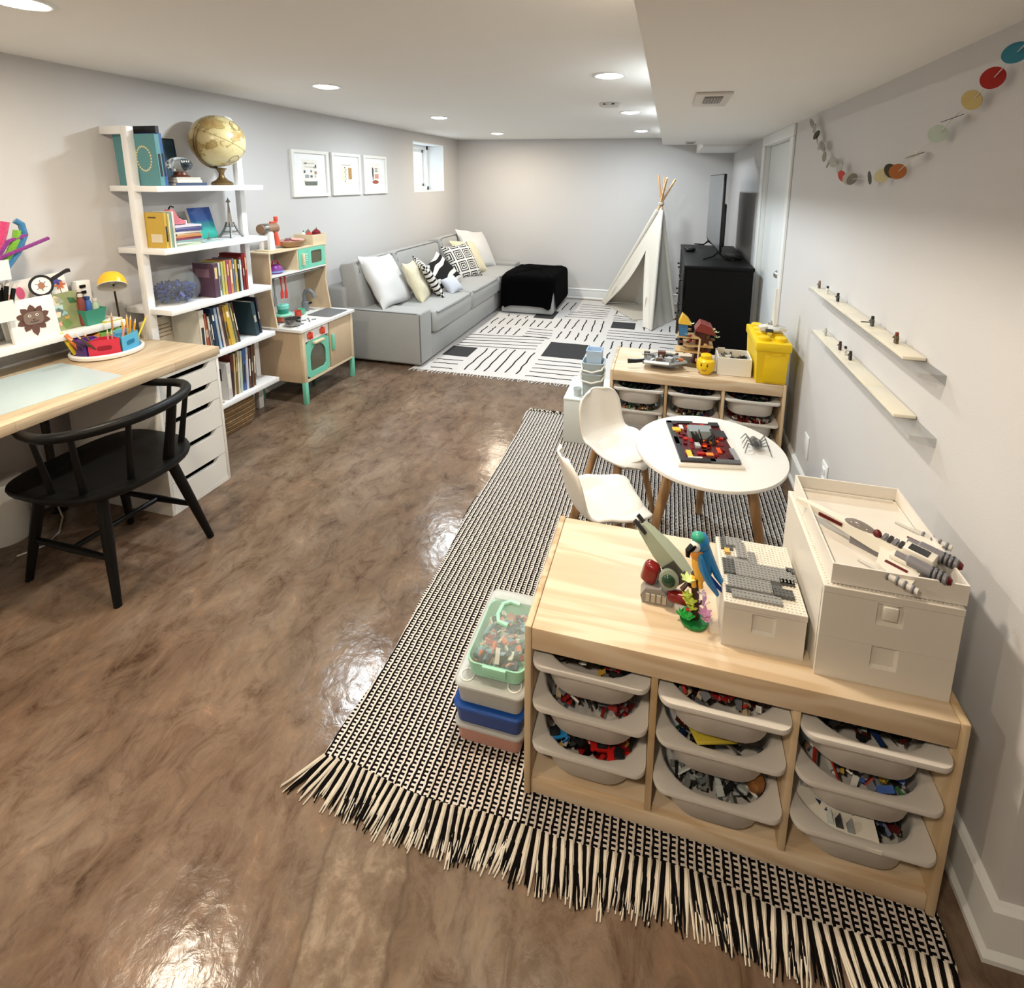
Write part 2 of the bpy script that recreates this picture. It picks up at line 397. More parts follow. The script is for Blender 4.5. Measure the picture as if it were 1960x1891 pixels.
ob('slot', G().box(-0.475, -0.40, 3.689, 3.70, ZC - 0.016, ZC - 0.009), dark_m, t)
t = thing('soffit_register', 'little grey register at the far end of the soffit', 'vent', (0.17, 5.19, ZS))
ob('plate', G().box(0.12, 0.215, 5.10, 5.28, ZS - 0.008, ZS, bev=0.003), mat('vent_white', '#dcd8d2'), t)
ob('slot', G().box(0.135, 0.20, 5.12, 5.26, ZS - 0.011, ZS - 0.007), mat('vent_grey', '#8d8a86'), t)
# wall plates on the right wall
for y, z, lab, sock in ((2.665, 0.295, 'blank white wall plate low on the right wall, farther one', False), (2.355, 0.315, 'white power outlet low on the right wall, nearer one', True)):
    t = thing('wall_plate' if not sock else 'power_outlet', lab, 'outlet', (XR, y, z - 0.06))
    ob('plate', G().box(XR - 0.007, XR, y - 0.037, y + 0.037, z - 0.06, z + 0.06, bev=0.003), vin, t)
    if sock:
        for dz in (-0.024, 0.024): ob('socket', G().box(XR - 0.011, XR - 0.006, y - 0.017, y + 0.017, z + dz - 0.014, z + dz + 0.014, bev=0.003), vin, t)
# ================================================================== desk corner
def wood(name, c0, c1, c2, axis=1, scale=1.0, rough=0.45, rings=9.0, knots=0.0):
    """plain sawn wood: long grain along local axis (0=x, 1=y, 2=z)"""
    if name in MATS: return MATS[name]
    m = bpy.data.materials.new(name); m.use_nodes = True
    nt = m.node_tree; N = nt.nodes; L = nt.links; b = N['Principled BSDF']
    tc = N.new('ShaderNodeTexCoord'); mp = N.new('ShaderNodeMapping')
    s = [1.0 * scale] * 3; s[axis] = 0.10 * scale
    mp.inputs['Scale'].default_value = s
    L.new(tc.outputs['Object'], mp.inputs['Vector'])
    dn = N.new('ShaderNodeTexNoise'); dn.inputs['Scale'].default_value = 6; dn.inputs['Detail'].default_value = 2
    L.new(mp.outputs['Vector'], dn.inputs['Vector'])
    vm = N.new('ShaderNodeVectorMath'); vm.operation = 'MULTIPLY_ADD'; vm.inputs[1].default_value = (0.18, 0.18, 0.18)
    L.new(dn.outputs['Color'], vm.inputs[0]); L.new(mp.outputs['Vector'], vm.inputs[2])
    n1 = N.new('ShaderNodeTexNoise'); n1.inputs['Scale'].default_value = rings; n1.inputs['Detail'].default_value = 3; n1.inputs['Roughness'].default_value = 0.45
    L.new(vm.outputs[0], n1.inputs['Vector'])
    # growth lines: sine of the smooth field
    mm = N.new('ShaderNodeMath'); mm.operation = 'MULTIPLY'; mm.inputs[1].default_value = 34; L.new(n1.outputs['Fac'], mm.inputs[0])
    sn = N.new('ShaderNodeMath'); sn.operation = 'SINE'; L.new(mm.outputs[0], sn.inputs[0])
    mr = N.new('ShaderNodeMapRange'); mr.inputs[1].default_value = -1; mr.inputs[2].default_value = 1; L.new(sn.outputs[0], mr.inputs[0])
    n3 = N.new('ShaderNodeTexNoise'); n3.inputs['Scale'].default_value = 60; n3.inputs['Detail'].default_value = 4; L.new(mp.outputs['Vector'], n3.inputs['Vector'])
    ad = N.new('ShaderNodeMath'); ad.operation = 'MULTIPLY_ADD'; ad.inputs[1].default_value = 0.35; L.new(n3.outputs['Fac'], ad.inputs[0]); L.new(mr.outputs[0], ad.inputs[2])
    rp = N.new('ShaderNodeValToRGB'); e = rp.color_ramp.elements
    e[0].position = 0.12; e[0].color = (*lin(c0), 1); e[1].position = 1.0; e[1].color = (*lin(c2), 1)
    k = e.new(0.5); k.color = (*lin(c1), 1)
    L.new(ad.outputs[0], rp.inputs['Fac']); L.new(rp.outputs['Color'], b.inputs['Base Color'])
    b.inputs['Roughness'].default_value = rough
    MATS[name] = m
    return m
def stave_wood():
    m = bpy.data.materials.new('butcher_block'); m.use_nodes = True
    nt = m.node_tree; N = nt.nodes; L = nt.links; b = N['Principled BSDF']
    tc = N.new('ShaderNodeTexCoord'); mp = N.new('ShaderNodeMapping'); mp.inputs['Rotation'].default_value = (0, 0, R(90)); L.new(tc.outputs['Object'], mp.inputs['Vector'])
    br = N.new('ShaderNodeTexBrick'); br.inputs['Scale'].default_value = 1.0; br.inputs['Brick Width'].default_value = 0.62; br.inputs['Row Height'].default_value = 0.042
    br.inputs['Mortar Size'].default_value = 0.0006; br.offset = 0.37
    br.inputs['Color1'].default_value = (*lin('#d9c3a4'), 1); br.inputs['Color2'].default_value = (*lin('#cab08d'), 1); br.inputs['Mortar'].default_value = (*lin('#b3946f'), 1)
    L.new(mp.outputs['Vector'], br.inputs['Vector'])
    m2 = N.new('ShaderNodeMapping'); m2.inputs['Scale'].default_value = (14, 1.0, 14); L.new(tc.outputs['Object'], m2.inputs['Vector'])
    n = N.new('ShaderNodeTexNoise'); n.inputs['Scale'].default_value = 6; n.inputs['Detail'].default_value = 5; L.new(m2.outputs['Vector'], n.inputs['Vector'])
    rp = N.new('ShaderNodeValToRGB'); rp.color_ramp.elements[0].color = (0.55, 0.55, 0.55, 1); rp.color_ramp.elements[0].position = 0.3; rp.color_ramp.elements[1].color = (1, 1, 1, 1); rp.color_ramp.elements[1].position = 0.6
    L.new(n.outputs['Fac'], rp.inputs['Fac'])
    x = N.new('ShaderNodeMix'); x.data_type = 'RGBA'; x.blend_type = 'MULTIPLY'; x.inputs[0].default_value = 0.6
    L.new(br.outputs['Color'], x.inputs[6]); L.new(rp.outputs['Color'], x.inputs[7]); L.new(x.outputs[2], b.inputs['Base Color'])
    b.inputs['Roughness'].default_value = 0.32
    return m
white_m = mat('white_lacquer', '#ecebe6', 0.35)
black_m = mat('black_paint', '#070707', 0.42, var=0.1, spec=0.3)
# worktop
t = thing('desk', 'butcher-block wooden desk along the left wall', 'desk', (-2.55, 1.2, 0))
ob('worktop', G().box(-2.885, -2.222, 0.35, 2.072, 0.70, 0.742, bev=0.003), stave_wood(), t)
for y in (0.50, 1.62):
    lg = ob('leg', G().cyl((-2.80, y, 0), (-2.80, y, 0.70), 0.016, n=12), mat('dark_bronze', '#2a211b', 0.5), t, label='dark slim metal leg')
    ob('foot', G().lathe([(0.03, 0), (0.03, 0.006), (0.016, 0.012)], (-2.80, y, 0), 14), black_m, lg)
# drawer unit
t = thing('drawer_unit', 'white five-drawer unit standing under the desktop', 'drawers', (-2.51, 1.89, 0))
y0, y1, xf, xb = 1.722, 2.060, -2.226, -2.80
gc = G(); gc.box(xb, xf, y0, y0 + 0.014, 0, 0.698, bev=0.001); gc.box(xb, xf, y1 - 0.014, y1, 0, 0.698, bev=0.001)
gc.box(xb, xf, y0 + 0.014, y1 - 0.014, 0.684, 0.698); gc.box(xb, xf, y0 + 0.014, y1 - 0.014, 0, 0.022); gc.box(xb, xb + 0.01, y0 + 0.014, y1 - 0.014, 0.022, 0.684)
ob('carcass', gc, white_m, t)
ZD = [0.022, 0.16, 0.315, 0.47, 0.57, 0.684]
for a, b_ in zip(ZD, ZD[1:]):
    yc, hw = (y0 + y1) / 2, 0.085; ya, yb, za, zb = y0 + 0.016, y1 - 0.016, a + 0.0015, b_ - 0.0015
    ntc = []
    for k in range(9):
        u = k / 8; ntc.append((yc + hw + 0.035 * (1 - u) , zb - 0.026 * (0.5 - 0.5 * math.cos(math.pi * u))))
    left = [(2 * yc - p, q) for p, q in reversed(ntc)]
    d = ob('drawer', G().prism([(ya, za), (yb, za), (yb, zb)] + ntc + left + [(ya, zb)], xf - 0.019, xf - 0.001, 'x'), white_m, t, smooth=25)
    ob('drawer_box', G().box(xb + 0.05, xf - 0.07, ya + 0.012, yb - 0.012, za + 0.01, zb - 0.012), mat('drawer_inner_shade', '#191816', 0.9), d)  # near-black box: the shade behind the notch is put into its colour
# translucent desk mat
def mat_sheet():
    m = mat('pale_plastic_sheet', '#b7c8ca', 0.25, var=0.10, vscale=4.0); return m
M_ = rotz((-2.53, 1.4, 0), R(-6))
solo('desk_mat', G().box(-2.75, -2.31, 0.80, 1.655, 0.742, 0.7436, M=M_), mat_sheet(), 'pale blue-white plastic sheet lying on the desktop', 'desk mat', (-2.53, 1.2, 0.742))
# shelf ledge + pegboard on the wall
solo('wall_ledge', G().box(-2.899, -2.72, 0.60, 1.99, 0.842, 0.872, bev=0.002), white_m, 'long white ledge on the wall above the back of the desk', 'ledge', (-2.80, 1.3, 0.842))
t = thing('pegboard', 'white slotted pegboard on the wall behind the ledge', 'pegboard', (-2.885, 1.35, 0.873))
ob('board', G().box(-2.898, -2.885, 1.05, 1.64, 0.873, 1.17, bev=0.002), mat('pegboard_white', '#dedddb', 0.5), t)
gs = [(1.10 + 0.04 * i, 0.90 + 0.04 * j + (0.02 if i % 2 else 0)) for i in range(13) for j in range(6)]
slot_me = G().prism(rrect(0.006, 0.016, 0.003, 3), -0.0005, 0.0015, 'x').mesh('slot')  # no cut hole: dark prism, the shade of the slot put into its colour
for y, z in gs:
    s = link('slot', slot_me, dark_m, t); s.location = (-2.885 - (-2.885) + 0.0, y - 1.35, z - 0.873)
# containers on the pegboard
def open_bin(x0, x1, y0, y1, z0, z1, w=0.003, tap=0.0):
    g = G(); o0 = [(x0 + tap, y0 + tap, z0), (x1 - tap, y0 + tap, z0), (x1 - tap, y1 - tap, z0), (x0 + tap, y1 - tap, z0)]
    o1 = [(x0, y0, z1), (x1, y0, z1), (x1, y1, z1), (x0, y1, z1)]
    i1 = [(x0 + w, y0 + w, z1), (x1 - w, y0 + w, z1), (x1 - w, y1 - w, z1), (x0 + w, y1 - w, z1)]
    i0 = [(x0 + w + tap, y0 + w + tap, z0 + w), (x1 - w - tap, y0 + w + tap, z0 + w), (x1 - w - tap, y1 - w - tap, z0 + w), (x0 + w + tap, y1 - w - tap, z0 + w)]
    return g.loft([o0, o1, i1, i0])
solo('peg_container', open_bin(-2.84, -2.73, 1.36, 1.553, 1.165, 1.25), white_m, 'white hanging container holding bright pipe cleaners', 'container', (-2.78, 1.45, 1.165))
solo('peg_container', open_bin(-2.84, -2.73, 1.35, 1.545, 0.985, 1.075), white_m, 'white hanging container holding black markers', 'container', (-2.78, 1.45, 0.985))
def fuzzy(col): return mat('chenille_' + col.lstrip('#'), col, 0.9, var=0.35, vscale=90, bump=0.8, bscale=250, sheen=0.4)
for col, pts, r, lab in (
    ('#e0407e', [(-2.80, 1.50, 1.18), (-2.77, 1.535, 1.27), (-2.75, 1.56, 1.36), (-2.745, 1.572, 1.41)], 0.016, 'bright pink fuzzy chenille stem in the hanging container'),
    ('#e05a8a', [(-2.79, 1.46, 1.18), (-2.77, 1.50, 1.27), (-2.75, 1.53, 1.34)], 0.016, 'rose pink fuzzy chenille stem behind the bright one'),
    ('#7bbf2e', [(-2.78, 1.52, 1.18), (-2.755, 1.575, 1.27), (-2.745, 1.60, 1.33), (-2.745, 1.61, 1.37)], 0.014, 'green fuzzy chenille stem in the hanging container'),
    ('#2f7fb6', [(-2.77, 1.54, 1.18), (-2.75, 1.605, 1.28), (-2.743, 1.632, 1.35), (-2.745, 1.628, 1.395), (-2.75, 1.61, 1.412)], 0.013, 'blue fuzzy chenille stem with a curled tip'),
    ('#8a1a86', [(-2.76, 1.47, 1.20), (-2.742, 1.54, 1.262), (-2.735, 1.63, 1.295), (-2.735, 1.715, 1.325)], 0.008, 'long purple chenille stem leaning out to the right'),
    ('#8f2590', [(-2.765, 1.50, 1.21), (-2.745, 1.57, 1.325), (-2.74, 1.60, 1.335), (-2.738, 1.635, 1.348)], 0.009, 'short purple chenille stem above the long one')):
    solo('chenille_stem', G().tube(pts, r, 10), fuzzy(col), lab, 'pipe cleaner', pts[0], 'chenille stems in the container')
for k, (y, h, lean) in enumerate(((1.49, 0.10, 0.02), (1.512, 0.12, 0.03), (1.53, 0.09, 0.035), (1.52, 0.11, 0.01))):
    t = thing('marker', ('black marker pen standing in the hanging container', 'black marker pen with the longest barrel in the container', 'black marker pen at the right side of the container', 'black marker pen behind the others in the container')[k], 'marker', (-2.75 - 0.016 * (k == 3), y, 0.99), group='markers in the container')
    x = -2.75 - 0.016 * (k == 3)
    ob('barrel', G().cyl((x, y, 0.99), (x, y + lean, 1.075 + h * 0.5), 0.008, n=10), black_m, t); ob('cap', G().cyl((x, y + lean, 1.075 + h * 0.5), (x, y + lean * 1.3, 1.085 + h * 0.6), 0.009, 0.007, n=10), plastic('#c9c4bd'), t)
# lion picture on white canvas
t = thing('lion_canvas', 'white square canvas with a brown leaf lion collage', 'picture', (-2.76, 1.62, 0.872))
Mq = frame((-2.745, 1.62, 0.8725), 0, R(-7), 0)
ob('canvas', G().box(-0.02, 0.0, -0.085, 0.092, 0, 0.19, M=Mq, bev=0.002), paper('#f1eee8'), t)
leaf_m, face_m = mat('brown_leaf', '#5f4138', 0.7, var=0.25, vscale=40), mat('brown_felt', '#7d6a60', 0.85, var=0.1, vscale=60)
for k in range(10):
    a = R(90 + 36 * k); L_ = 0.036 if k != 5 else 0.052
    cx, cz = 0.0 + 0.030 * math.cos(a), 0.098 + 0.028 * math.sin(a)
    d, n_ = Vector((math.cos(a), math.sin(a))), Vector((-math.sin(a), math.cos(a)))
    poly = [(cx + n_.x * w + d.x * s, cz + n_.y * w + d.y * s) for w, s in ((0, -0.01), (0.016, 0.008), (0.010, L_ * 0.7), (0, L_), (-0.012, L_ * 0.65), (-0.016, 0.006))]
    ob('leaf', G().prism(poly, 0.001, 0.0025 + 0.0006 * (k % 3), 'x', M=Mq), leaf_m, t)
ob('face', G().prism(rrect(0.075, 0.058, 0.02, 4, 0.0, 0.10), 0.002, 0.0055, 'x', M=Mq), face_m, t)
for y in (-0.014, 0.014):
    e = ob('eye', G().lathe([(0.006, 0), (0.006, 0.001), (0.001, 0.0012)], n=12, M=Mq @ frame((0.0055, y, 0.112), 0, R(90), 0)), paper('#efeadf'), t)
    ob('pupil', G().lathe([(0.0028, 0), (0.0028, 0.001), (0.0005, 0.001)], n=10, M=Mq @ frame((0.0066, y, 0.112), 0, R(90), 0)), black_m, e)
ob('nose', G().prism([(0, 0.088), (0.006, 0.096), (-0.006, 0.096)], 0.0055, 0.007, 'x', M=Mq), leaf_m, t)
ob('mouth', G().tube([(0.006, -0.016, 0.086), (0.006, -0.006, 0.083), (0.006, 0.006, 0.083), (0.006, 0.016, 0.087)], 0.0012, 6, M=Mq), black_m, t)
# white sheet with a child's drawing, leaning behind
t = thing('drawing_sheet', 'wide white sheet with painted hands and flowers', 'drawing', (-2.86, 1.70, 0.873))
Md = frame((-2.835, 1.70, 0.8725), R(3), R(-5), 0)
ob('sheet', G().box(-0.012, 0, -0.14, 0.145, 0, 0.265, M=Md), paper('#f3f0ea'), t)
def blob(cy, cz, ry, rz, x0=0.0005, x1=0.0015, n=16, wob=0.0, lobes=5): return [(cy + ry * (1 + wob * math.cos(lobes * 2 * math.pi * k / n)) * math.cos(2 * math.pi * k / n), cz + rz * (1 + wob * math.cos(lobes * 2 * math.pi * k / n)) * math.sin(2 * math.pi * k / n)) for k in range(n)]
for nm, c, p in (('painted_hand', '#e8a184', blob(-0.10, 0.20, 0.020, 0.026, n=30, wob=0.3)), ('painted_feather', '#e46a96', blob(-0.045, 0.205, 0.016, 0.030)), ('painted_flower', '#cf5a4a', blob(-0.02, 0.145, 0.016, 0.016, n=20, wob=0.15)),
                 ('painted_flower', '#4a2a26', blob(0.03, 0.155, 0.020, 0.020)), ('painted_flower', '#4b4f9c', blob(0.105, 0.225, 0.016, 0.016, n=30, wob=0.3)), ('painted_flower', '#df7d55', blob(0.115, 0.205, 0.020, 0.018, n=30, wob=0.3, lobes=6)), ('painted_flower', '#d8b6c4', blob(0.072, 0.222, 0.008, 0.010))):
    ob(nm, G().prism(p, 0.0002, 0.0014, 'x', M=Md), paper(c), t)
for y in (0.072, 0.113, -0.11): ob('painted_stem', G().box(0.0002, 0.0012, y - 0.0012, y + 0.0012, 0.14, 0.205, M=Md), paper('#5d5a4c'), t)
# paper magnifying glass
t = thing('paper_magnifier', 'black paper magnifying glass with a beetle inside its ring', 'craft', (-2.80, 1.72, 1.04))
Mm = frame((-2.806, 1.70, 1.102), 0, R(-5), 0)
ring = G(); n = 36
ring.loft([[(0.0, math.cos(2 * math.pi * k / n) * r, math.sin(2 * math.pi * k / n) * r) for k in range(n)] for r in (0.040,)] + [[(x, math.cos(2 * math.pi * k / n) * r, math.sin(2 * math.pi * k / n) * r) for k in range(n)] for x, r in ((0, 0.050), (0.003, 0.050), (0.003, 0.040), (0, 0.040))], cap0=False, cap1=False, M=Mm)
ob('ring', ring, paper('#1d1a18'), t)
ob('disc', G().prism(blob(0, 0, 0.041, 0.041, n=28), 0.0002, 0.0012, 'x', M=Mm), paper('#f5f2ec'), t)
ob('handle', G().prism([(0.040, 0.018), (0.045, 0.030), (0.115, 0.062), (0.128, 0.060), (0.130, 0.044), (0.105, 0.040), (0.048, 0.012)], 0.0, 0.003, 'x', M=Mm), paper('#1d1a18'), t)
bt = ob('beetle', G().prism(blob(0, 0, 0.013, 0.016), 0.0012, 0.003, 'x', M=Mm), paper('#a9765c'), t)
for a in (30, 90, 150, 210, 270, 330): ob('beetle_leg', G().tube([(0.002, 0.010 * math.cos(R(a)), 0.012 * math.sin(R(a))), (0.002, 0.024 * math.cos(R(a + 9)), 0.026 * math.sin(R(a + 9)))], 0.0012, 5, M=Mm), paper('#6f5145'), bt)
# painted jungle collage
t = thing('jungle_collage', 'colourful painted paper collage leaning on the ledge', 'picture', (-2.80, 1.78, 0.872))
Mc = frame((-2.79, 1.775, 0.8725), R(2), R(-8), 0)
ob('panel', G().box(-0.014, 0, -0.075, 0.07, 0, 0.178, M=Mc), mat('collage_ground', '#8d9468', 0.7, var=0.5, vscale=18), t)
rnd = random.Random(4)
for k, c in enumerate(('#e2a58a', '#9fb6a6', '#c7a64e', '#3f6b45', '#b8d0c8', '#d47a4a', '#6f8f4e', '#d9cfae', '#8fb3b0', '#caa25a', '#2d3a30', '#e9d9c0')):
    cy, cz = -0.05 + 0.105 * rnd.random(), 0.02 + 0.14 * rnd.random(); a = rnd.random() * 3; w, h = 0.010 + 0.018 * rnd.random(), 0.014 + 0.03 * rnd.random()
    q = [(cy + math.cos(a) * u - math.sin(a) * v, cz + math.sin(a) * u + math.cos(a) * v) for u, v in ((-w, 0), (0, -h * .6), (w, 0), (0, h))]
    ob('paper_scrap', G().prism([(max(-0.073, min(0.068, p)), max(0.003, min(0.175, z))) for p, z in q], 0.0002, 0.0012 + 0.0004 * (k % 3), 'x', M=Mc), paper(c), t)
# teal pot with bottles, red cup, white box
t = thing('teal_planter', 'teal tapered pot on the ledge beside the collage', 'pot', (-2.80, 1.872, 0.872))
ob('pot', open_bin(-2.84, -2.745, 1.825, 1.925, 0.8725, 0.952, 0.004, 0.012), mat('teal_glaze', '#3f8f78', 0.4), t)
for x, y, h, c, lab in ((-2.79, 1.842, 0.155, '#7d3b34', 'dark red paint bottle in the teal pot'), (-2.795, 1.875, 0.135, '#3c67b0', 'blue paint bottle in the teal pot'), (-2.79, 1.905, 0.12, '#b6d0b4', 'pale green paint bottle in the teal pot'), (-2.82, 1.86, 0.175, '#5f4238', 'brown paint bottle at the back of the teal pot')):
    t = thing('paint_bottle', lab, 'bottle', (x, y, 0.877), group='paint bottles in the teal pot')
    ob('body', G().lathe([(0.014, 0), (0.015, 0.004), (0.015, h - 0.03), (0.009, h - 0.02), (0.009, h - 0.012)], (x, y, 0.877), 14), plastic(c), t)
    ob('cap', G().lathe([(0.011, h - 0.014), (0.011, h), (0.002, h + 0.002)], (x, y, 0.877), 12), plastic('#2e4d86' if c == '#3c67b0' else '#d9d5cc'), t)
t = thing('white_clip_rack', 'white clip rack with black clips behind the lamp', 'rack', (-2.86, 1.90, 0.872))
ob('frame', G().box(-2.88, -2.84, 1.868, 1.932, 0.8725, 1.085, bev=0.004), white_m, t)
for z in (1.03, 1.00, 1.06): ob('clip', G().box(-2.8405, -2.834, 1.878, 1.905, z - 0.01, z + 0.006, bev=0.002), black_m, t)
t = thing('yellow_folder', 'yellow paper folder lying on the right end of the ledge', 'folder', (-2.79, 1.945, 0.872))
ob('cover', G().box(-2.86, -2.73, 1.90, 1.985, 0.8725, 0.879), paper('#d9c94f'), t); ob('sheets', G().box(-2.862, -2.728, 1.905, 1.98, 0.879, 0.884), paper('#e9e4d8'), t)
# desk lamp
t = thing('desk_lamp', 'yellow domed desk lamp on a dark stem', 'lamp', (-2.79, 2.015, 0.742))
yl = mat('lamp_yellow', '#f2b92c', 0.3)
ob('base', G().lathe([(0.07, 0), (0.072, 0.004), (0.066, 0.014), (0.03, 0.020), (0.010, 0.026)], (-2.79, 2.015, 0.742), 28), yl, t)
ob('stem', G().tube([(-2.79, 2.015, 0.76), (-2.79, 2.01, 0.90), (-2.775, 1.995, 1.02), (-2.75, 1.975, 1.075)], 0.0045, 8), mat('dark_bronze', '#2a211b'), t)
Ml = frame((-2.715, 1.945, 1.055), R(-20), R(-28), 0)
sh = ob('shade', G().lathe([(0.060, 0.0), (0.058, 0.025), (0.050, 0.05), (0.036, 0.068), (0.016, 0.078), (0.002, 0.080)], n=32, M=Ml, cap0=False), yl, t)
ob('shade_lining', G().lathe([(0.0585, 0.0005), (0.056, 0.025), (0.048, 0.048), (0.034, 0.065), (0.014, 0.074), (0.002, 0.075)], n=32, M=Ml, cap0=False), mat('lamp_lining', '#d8d3c9', 0.4), sh)
ob('rim', G().lathe([(0.0585, -0.001), (0.061, -0.001), (0.061, 0.002), (0.0585, 0.002), (0.0585, -0.001)], n=32, M=Ml, cap0=False, cap1=False), mat('lamp_lining', '#d8d3c9'), sh)
ob('bulb', G().sph((0, 0, 0.035), (0.018, 0.018, 0.022), 12, 8, M=Ml), mat('frosted_bulb', '#b9b3a8', 0.3), t)
# turntable caddy with cups and pencils
cxy = (-2.665, 1.845)
t = thing('pencil_caddy', 'round white turntable caddy with purple, red and blue cups', 'pen holder', (*cxy, 0.742))
ob('tray', G().lathe([(0.135, 0), (0.145, 0.006), (0.147, 0.020), (0.142, 0.028), (0.136, 0.026), (0.134, 0.012), (0.002, 0.010)], (*cxy, 0.742), 44), mat('caddy_white', '#f0eeea', 0.3), t)
for k, (a, c, ci) in enumerate(((-100, '#5b3590', '#3a1d60'), (-40, '#cc3349', '#8c0f26'), (20, '#55abd0', '#1a7398'), (80, '#74b9d4', '#1a7398'), (140, '#86c064', '#4c8f30'), (200, '#d98a3a', '#9c5510'))):
    w = 30; a0, a1 = R(a - w + 2), R(a + w - 2); ri, ro = 0.045, 0.126
    def pt(r, an, z): return (cxy[0] + r * math.cos(an), cxy[1] + r * math.sin(an), 0.754 + z)
    out0 = [pt(ro / math.cos(R(w - 2)) * math.cos(R(w - 2)), a0, 0), pt(ro, a1, 0), pt(ri, a1, 0), pt(ri, a0, 0)]
    out1 = [(p[0], p[1], p[2] + 0.082) for p in out0]
    cen = Vector([sum(p[i] for p in out0) / 4 for i in range(3)])
    in1 = [tuple(cen + (Vector(p) - cen) * 0.92)[:2] + (0.754 + 0.082,) for p in out0]; in0 = [(p[0], p[1], 0.760) for p in in1]
    cu = ob('cup', G().loft([out0, out1, in1, in0]), plastic(c), t)
    mid = [(out0[0][i] + out0[1][i]) / 2 for i in range(3)]; tang = (Vector(out0[1]) - Vector(out0[0])).normalized(); nrm = Vector((tang.y, -tang.x, 0))
    Mh = Matrix(((tang.x, nrm.x, 0, mid[0]), (tang.y, nrm.y, 0, mid[1]), (0, 0, 1, mid[2] + 0.042), (0, 0, 0, 1)))
    ob('grip_hole', G().prism(rrect(0.056, 0.022, 0.0105, 6), -0.001, 0.0012, 'y', M=Mh), plastic(ci), cu)
def pencil(x, y, z, dx, dy, L_, c, lab, r=0.0042):
    t = thing('pencil', lab, 'pencil', (x, y, z), group='pencils in the caddy')
    d = Vector((dx, dy, 1)).normalized(); p0 = Vector((x, y, z)); p1 = p0 + d * (L_ - 0.022)
    ob('shaft', G().tube([p0, p1], r, 6), plastic(c), t); ob('tip', G().tube([p1, p0 + d * L_], [r, 0.0006], 6), wood('pencil_wood', '#d9b588', '#e3c49c', '#ecd3b0', 2), t)
for x, y, dx, dy, L_, c, lab in (
    (-2.60, 1.775, -.10, -.75, 0.15, '#4a3a2c', 'dark brown pencil leaning out of the purple cup'), (-2.615, 1.765, -.05, -.62, 0.15, '#5b4a36', 'grey-brown pencil in the purple cup'), (-2.63, 1.77, -.15, -.9, 0.15, '#3b3026', 'blackish pencil lowest in the purple cup'), (-2.625, 1.78, .05, -.5, 0.14, '#6d5a40', 'tan pencil steepest in the purple cup'),
    (-2.59, 1.80, .02, .02, 0.12, '#d98f98', 'thin pink pencil upright in the red cup'), (-2.585, 1.815, .05, .0, 0.115, '#c7848c', 'dusty pink pencil beside the thin one'), (-2.585, 1.85, -.1, .35, 0.14, '#e58f86', 'coral pencil leaning right from the red cup'),
    (-2.60, 1.90, 0, .06, 0.165, '#e8a92e', 'yellow pencil tallest in the blue cup'), (-2.605, 1.908, .05, .12, 0.158, '#e5a436', 'amber pencil next to the tallest one'), (-2.61, 1.896, -.05, -.02, 0.15, '#efbb45', 'pale yellow pencil left of the tallest one'), (-2.60, 1.918, .1, .16, 0.14, '#dfa02c', 'short amber pencil at the front of the blue cup'), (-2.61, 1.94, .05, .55, 0.16, '#f0d64a', 'bright yellow pencil leaning far right'),
    (-2.70, 1.90, .02, .05, 0.17, '#c98a5a', 'single brown pencil standing behind the cups')):
    pencil(x, y, 0.762, dx, dy, L_, c, lab)
for k, (x, y, c, lab) in enumerate(((-2.70, 1.76, '#d9763a', 'orange scissors handle leaning behind the purple cup'), (-2.72, 1.74, '#e4c53a', 'yellow ruler leaning behind the purple cup'))):
    solo('scissors' if k == 0 else 'ruler', G().box(-0.003, 0.003, -0.009, 0.009, 0, 0.12, M=frame((x, y, 0.762), R(24 - 8 * k), R(-10), 0), bev=0.002), plastic(c), lab, 'scissors' if k == 0 else 'ruler', (x, y, 0.762))
# armchair in black
t = thing('spindle_armchair', 'black wooden armchair with a bent top rail at the desk', 'chair', (-2.17, 1.45, 0))
feet = [(-2.42, 1.262), (-1.945, 1.252), (-1.935, 1.655), (-2.375, 1.635)]
tops = [(-2.345, 1.315), (-2.045, 1.318), (-2.035, 1.585), (-2.33, 1.585)]
seat = []; ns = 40
cxs, cys = -2.19, 1.452
for k in range(ns):
    a = 2 * math.pi * k / ns; ca, sa = math.cos(a), math.sin(a)
    rx = 0.275 if ca > 0 else 0.24; e = 0.8 if ca > 0 else 0.45
    seat.append((cxs + rx * math.copysign(abs(ca) ** e, ca), cys + 0.262 * math.copysign(abs(sa) ** (0.85 if ca > 0 else 0.6), sa)))
rings = []
for s_, z in ((0.80, 0.414), (0.93, 0.416), (0.985, 0.428), (1.0, 0.440), (0.99, 0.449), (0.93, 0.452), (0.7, 0.446), (0.35, 0.440), (0.05, 0.438)):
    rings.append([(cxs + (x - cxs) * s_, cys + (y - cys) * s_, z) for x, y in seat])
ob('seat', G().loft(rings), black_m, t)
for (fx, fy), (tx, ty) in zip(feet, tops):
    ob('leg', G().tube([(fx, fy, 0), (fx + (tx - fx) * .5, fy + (ty - fy) * .5, 0.21), (tx, ty, 0.42)], [0.0135, 0.019, 0.021], 14), black_m, t)
def on(i, z): f, p = feet[i], tops[i]; u = z / 0.42; return (f[0] + (p[0] - f[0]) * u, f[1] + (p[1] - f[1]) * u, z)
for i, j in ((0, 1), (3, 2)): ob('stretcher', G().tube([on(i, 0.175), tuple((a + b_) / 2 for a, b_ in zip(on(i, 0.175), on(j, 0.175))), on(j, 0.175)], [0.010, 0.0145, 0.010], 12), black_m, t)
ma = [tuple((a + b_) / 2 for a, b_ in zip(on(i, 0.175), on(j, 0.175))) for i, j in ((0, 1), (3, 2))]
ob('stretcher', G().tube([ma[0], ma[1]], 0.011, 12), black_m, t)
rail = []
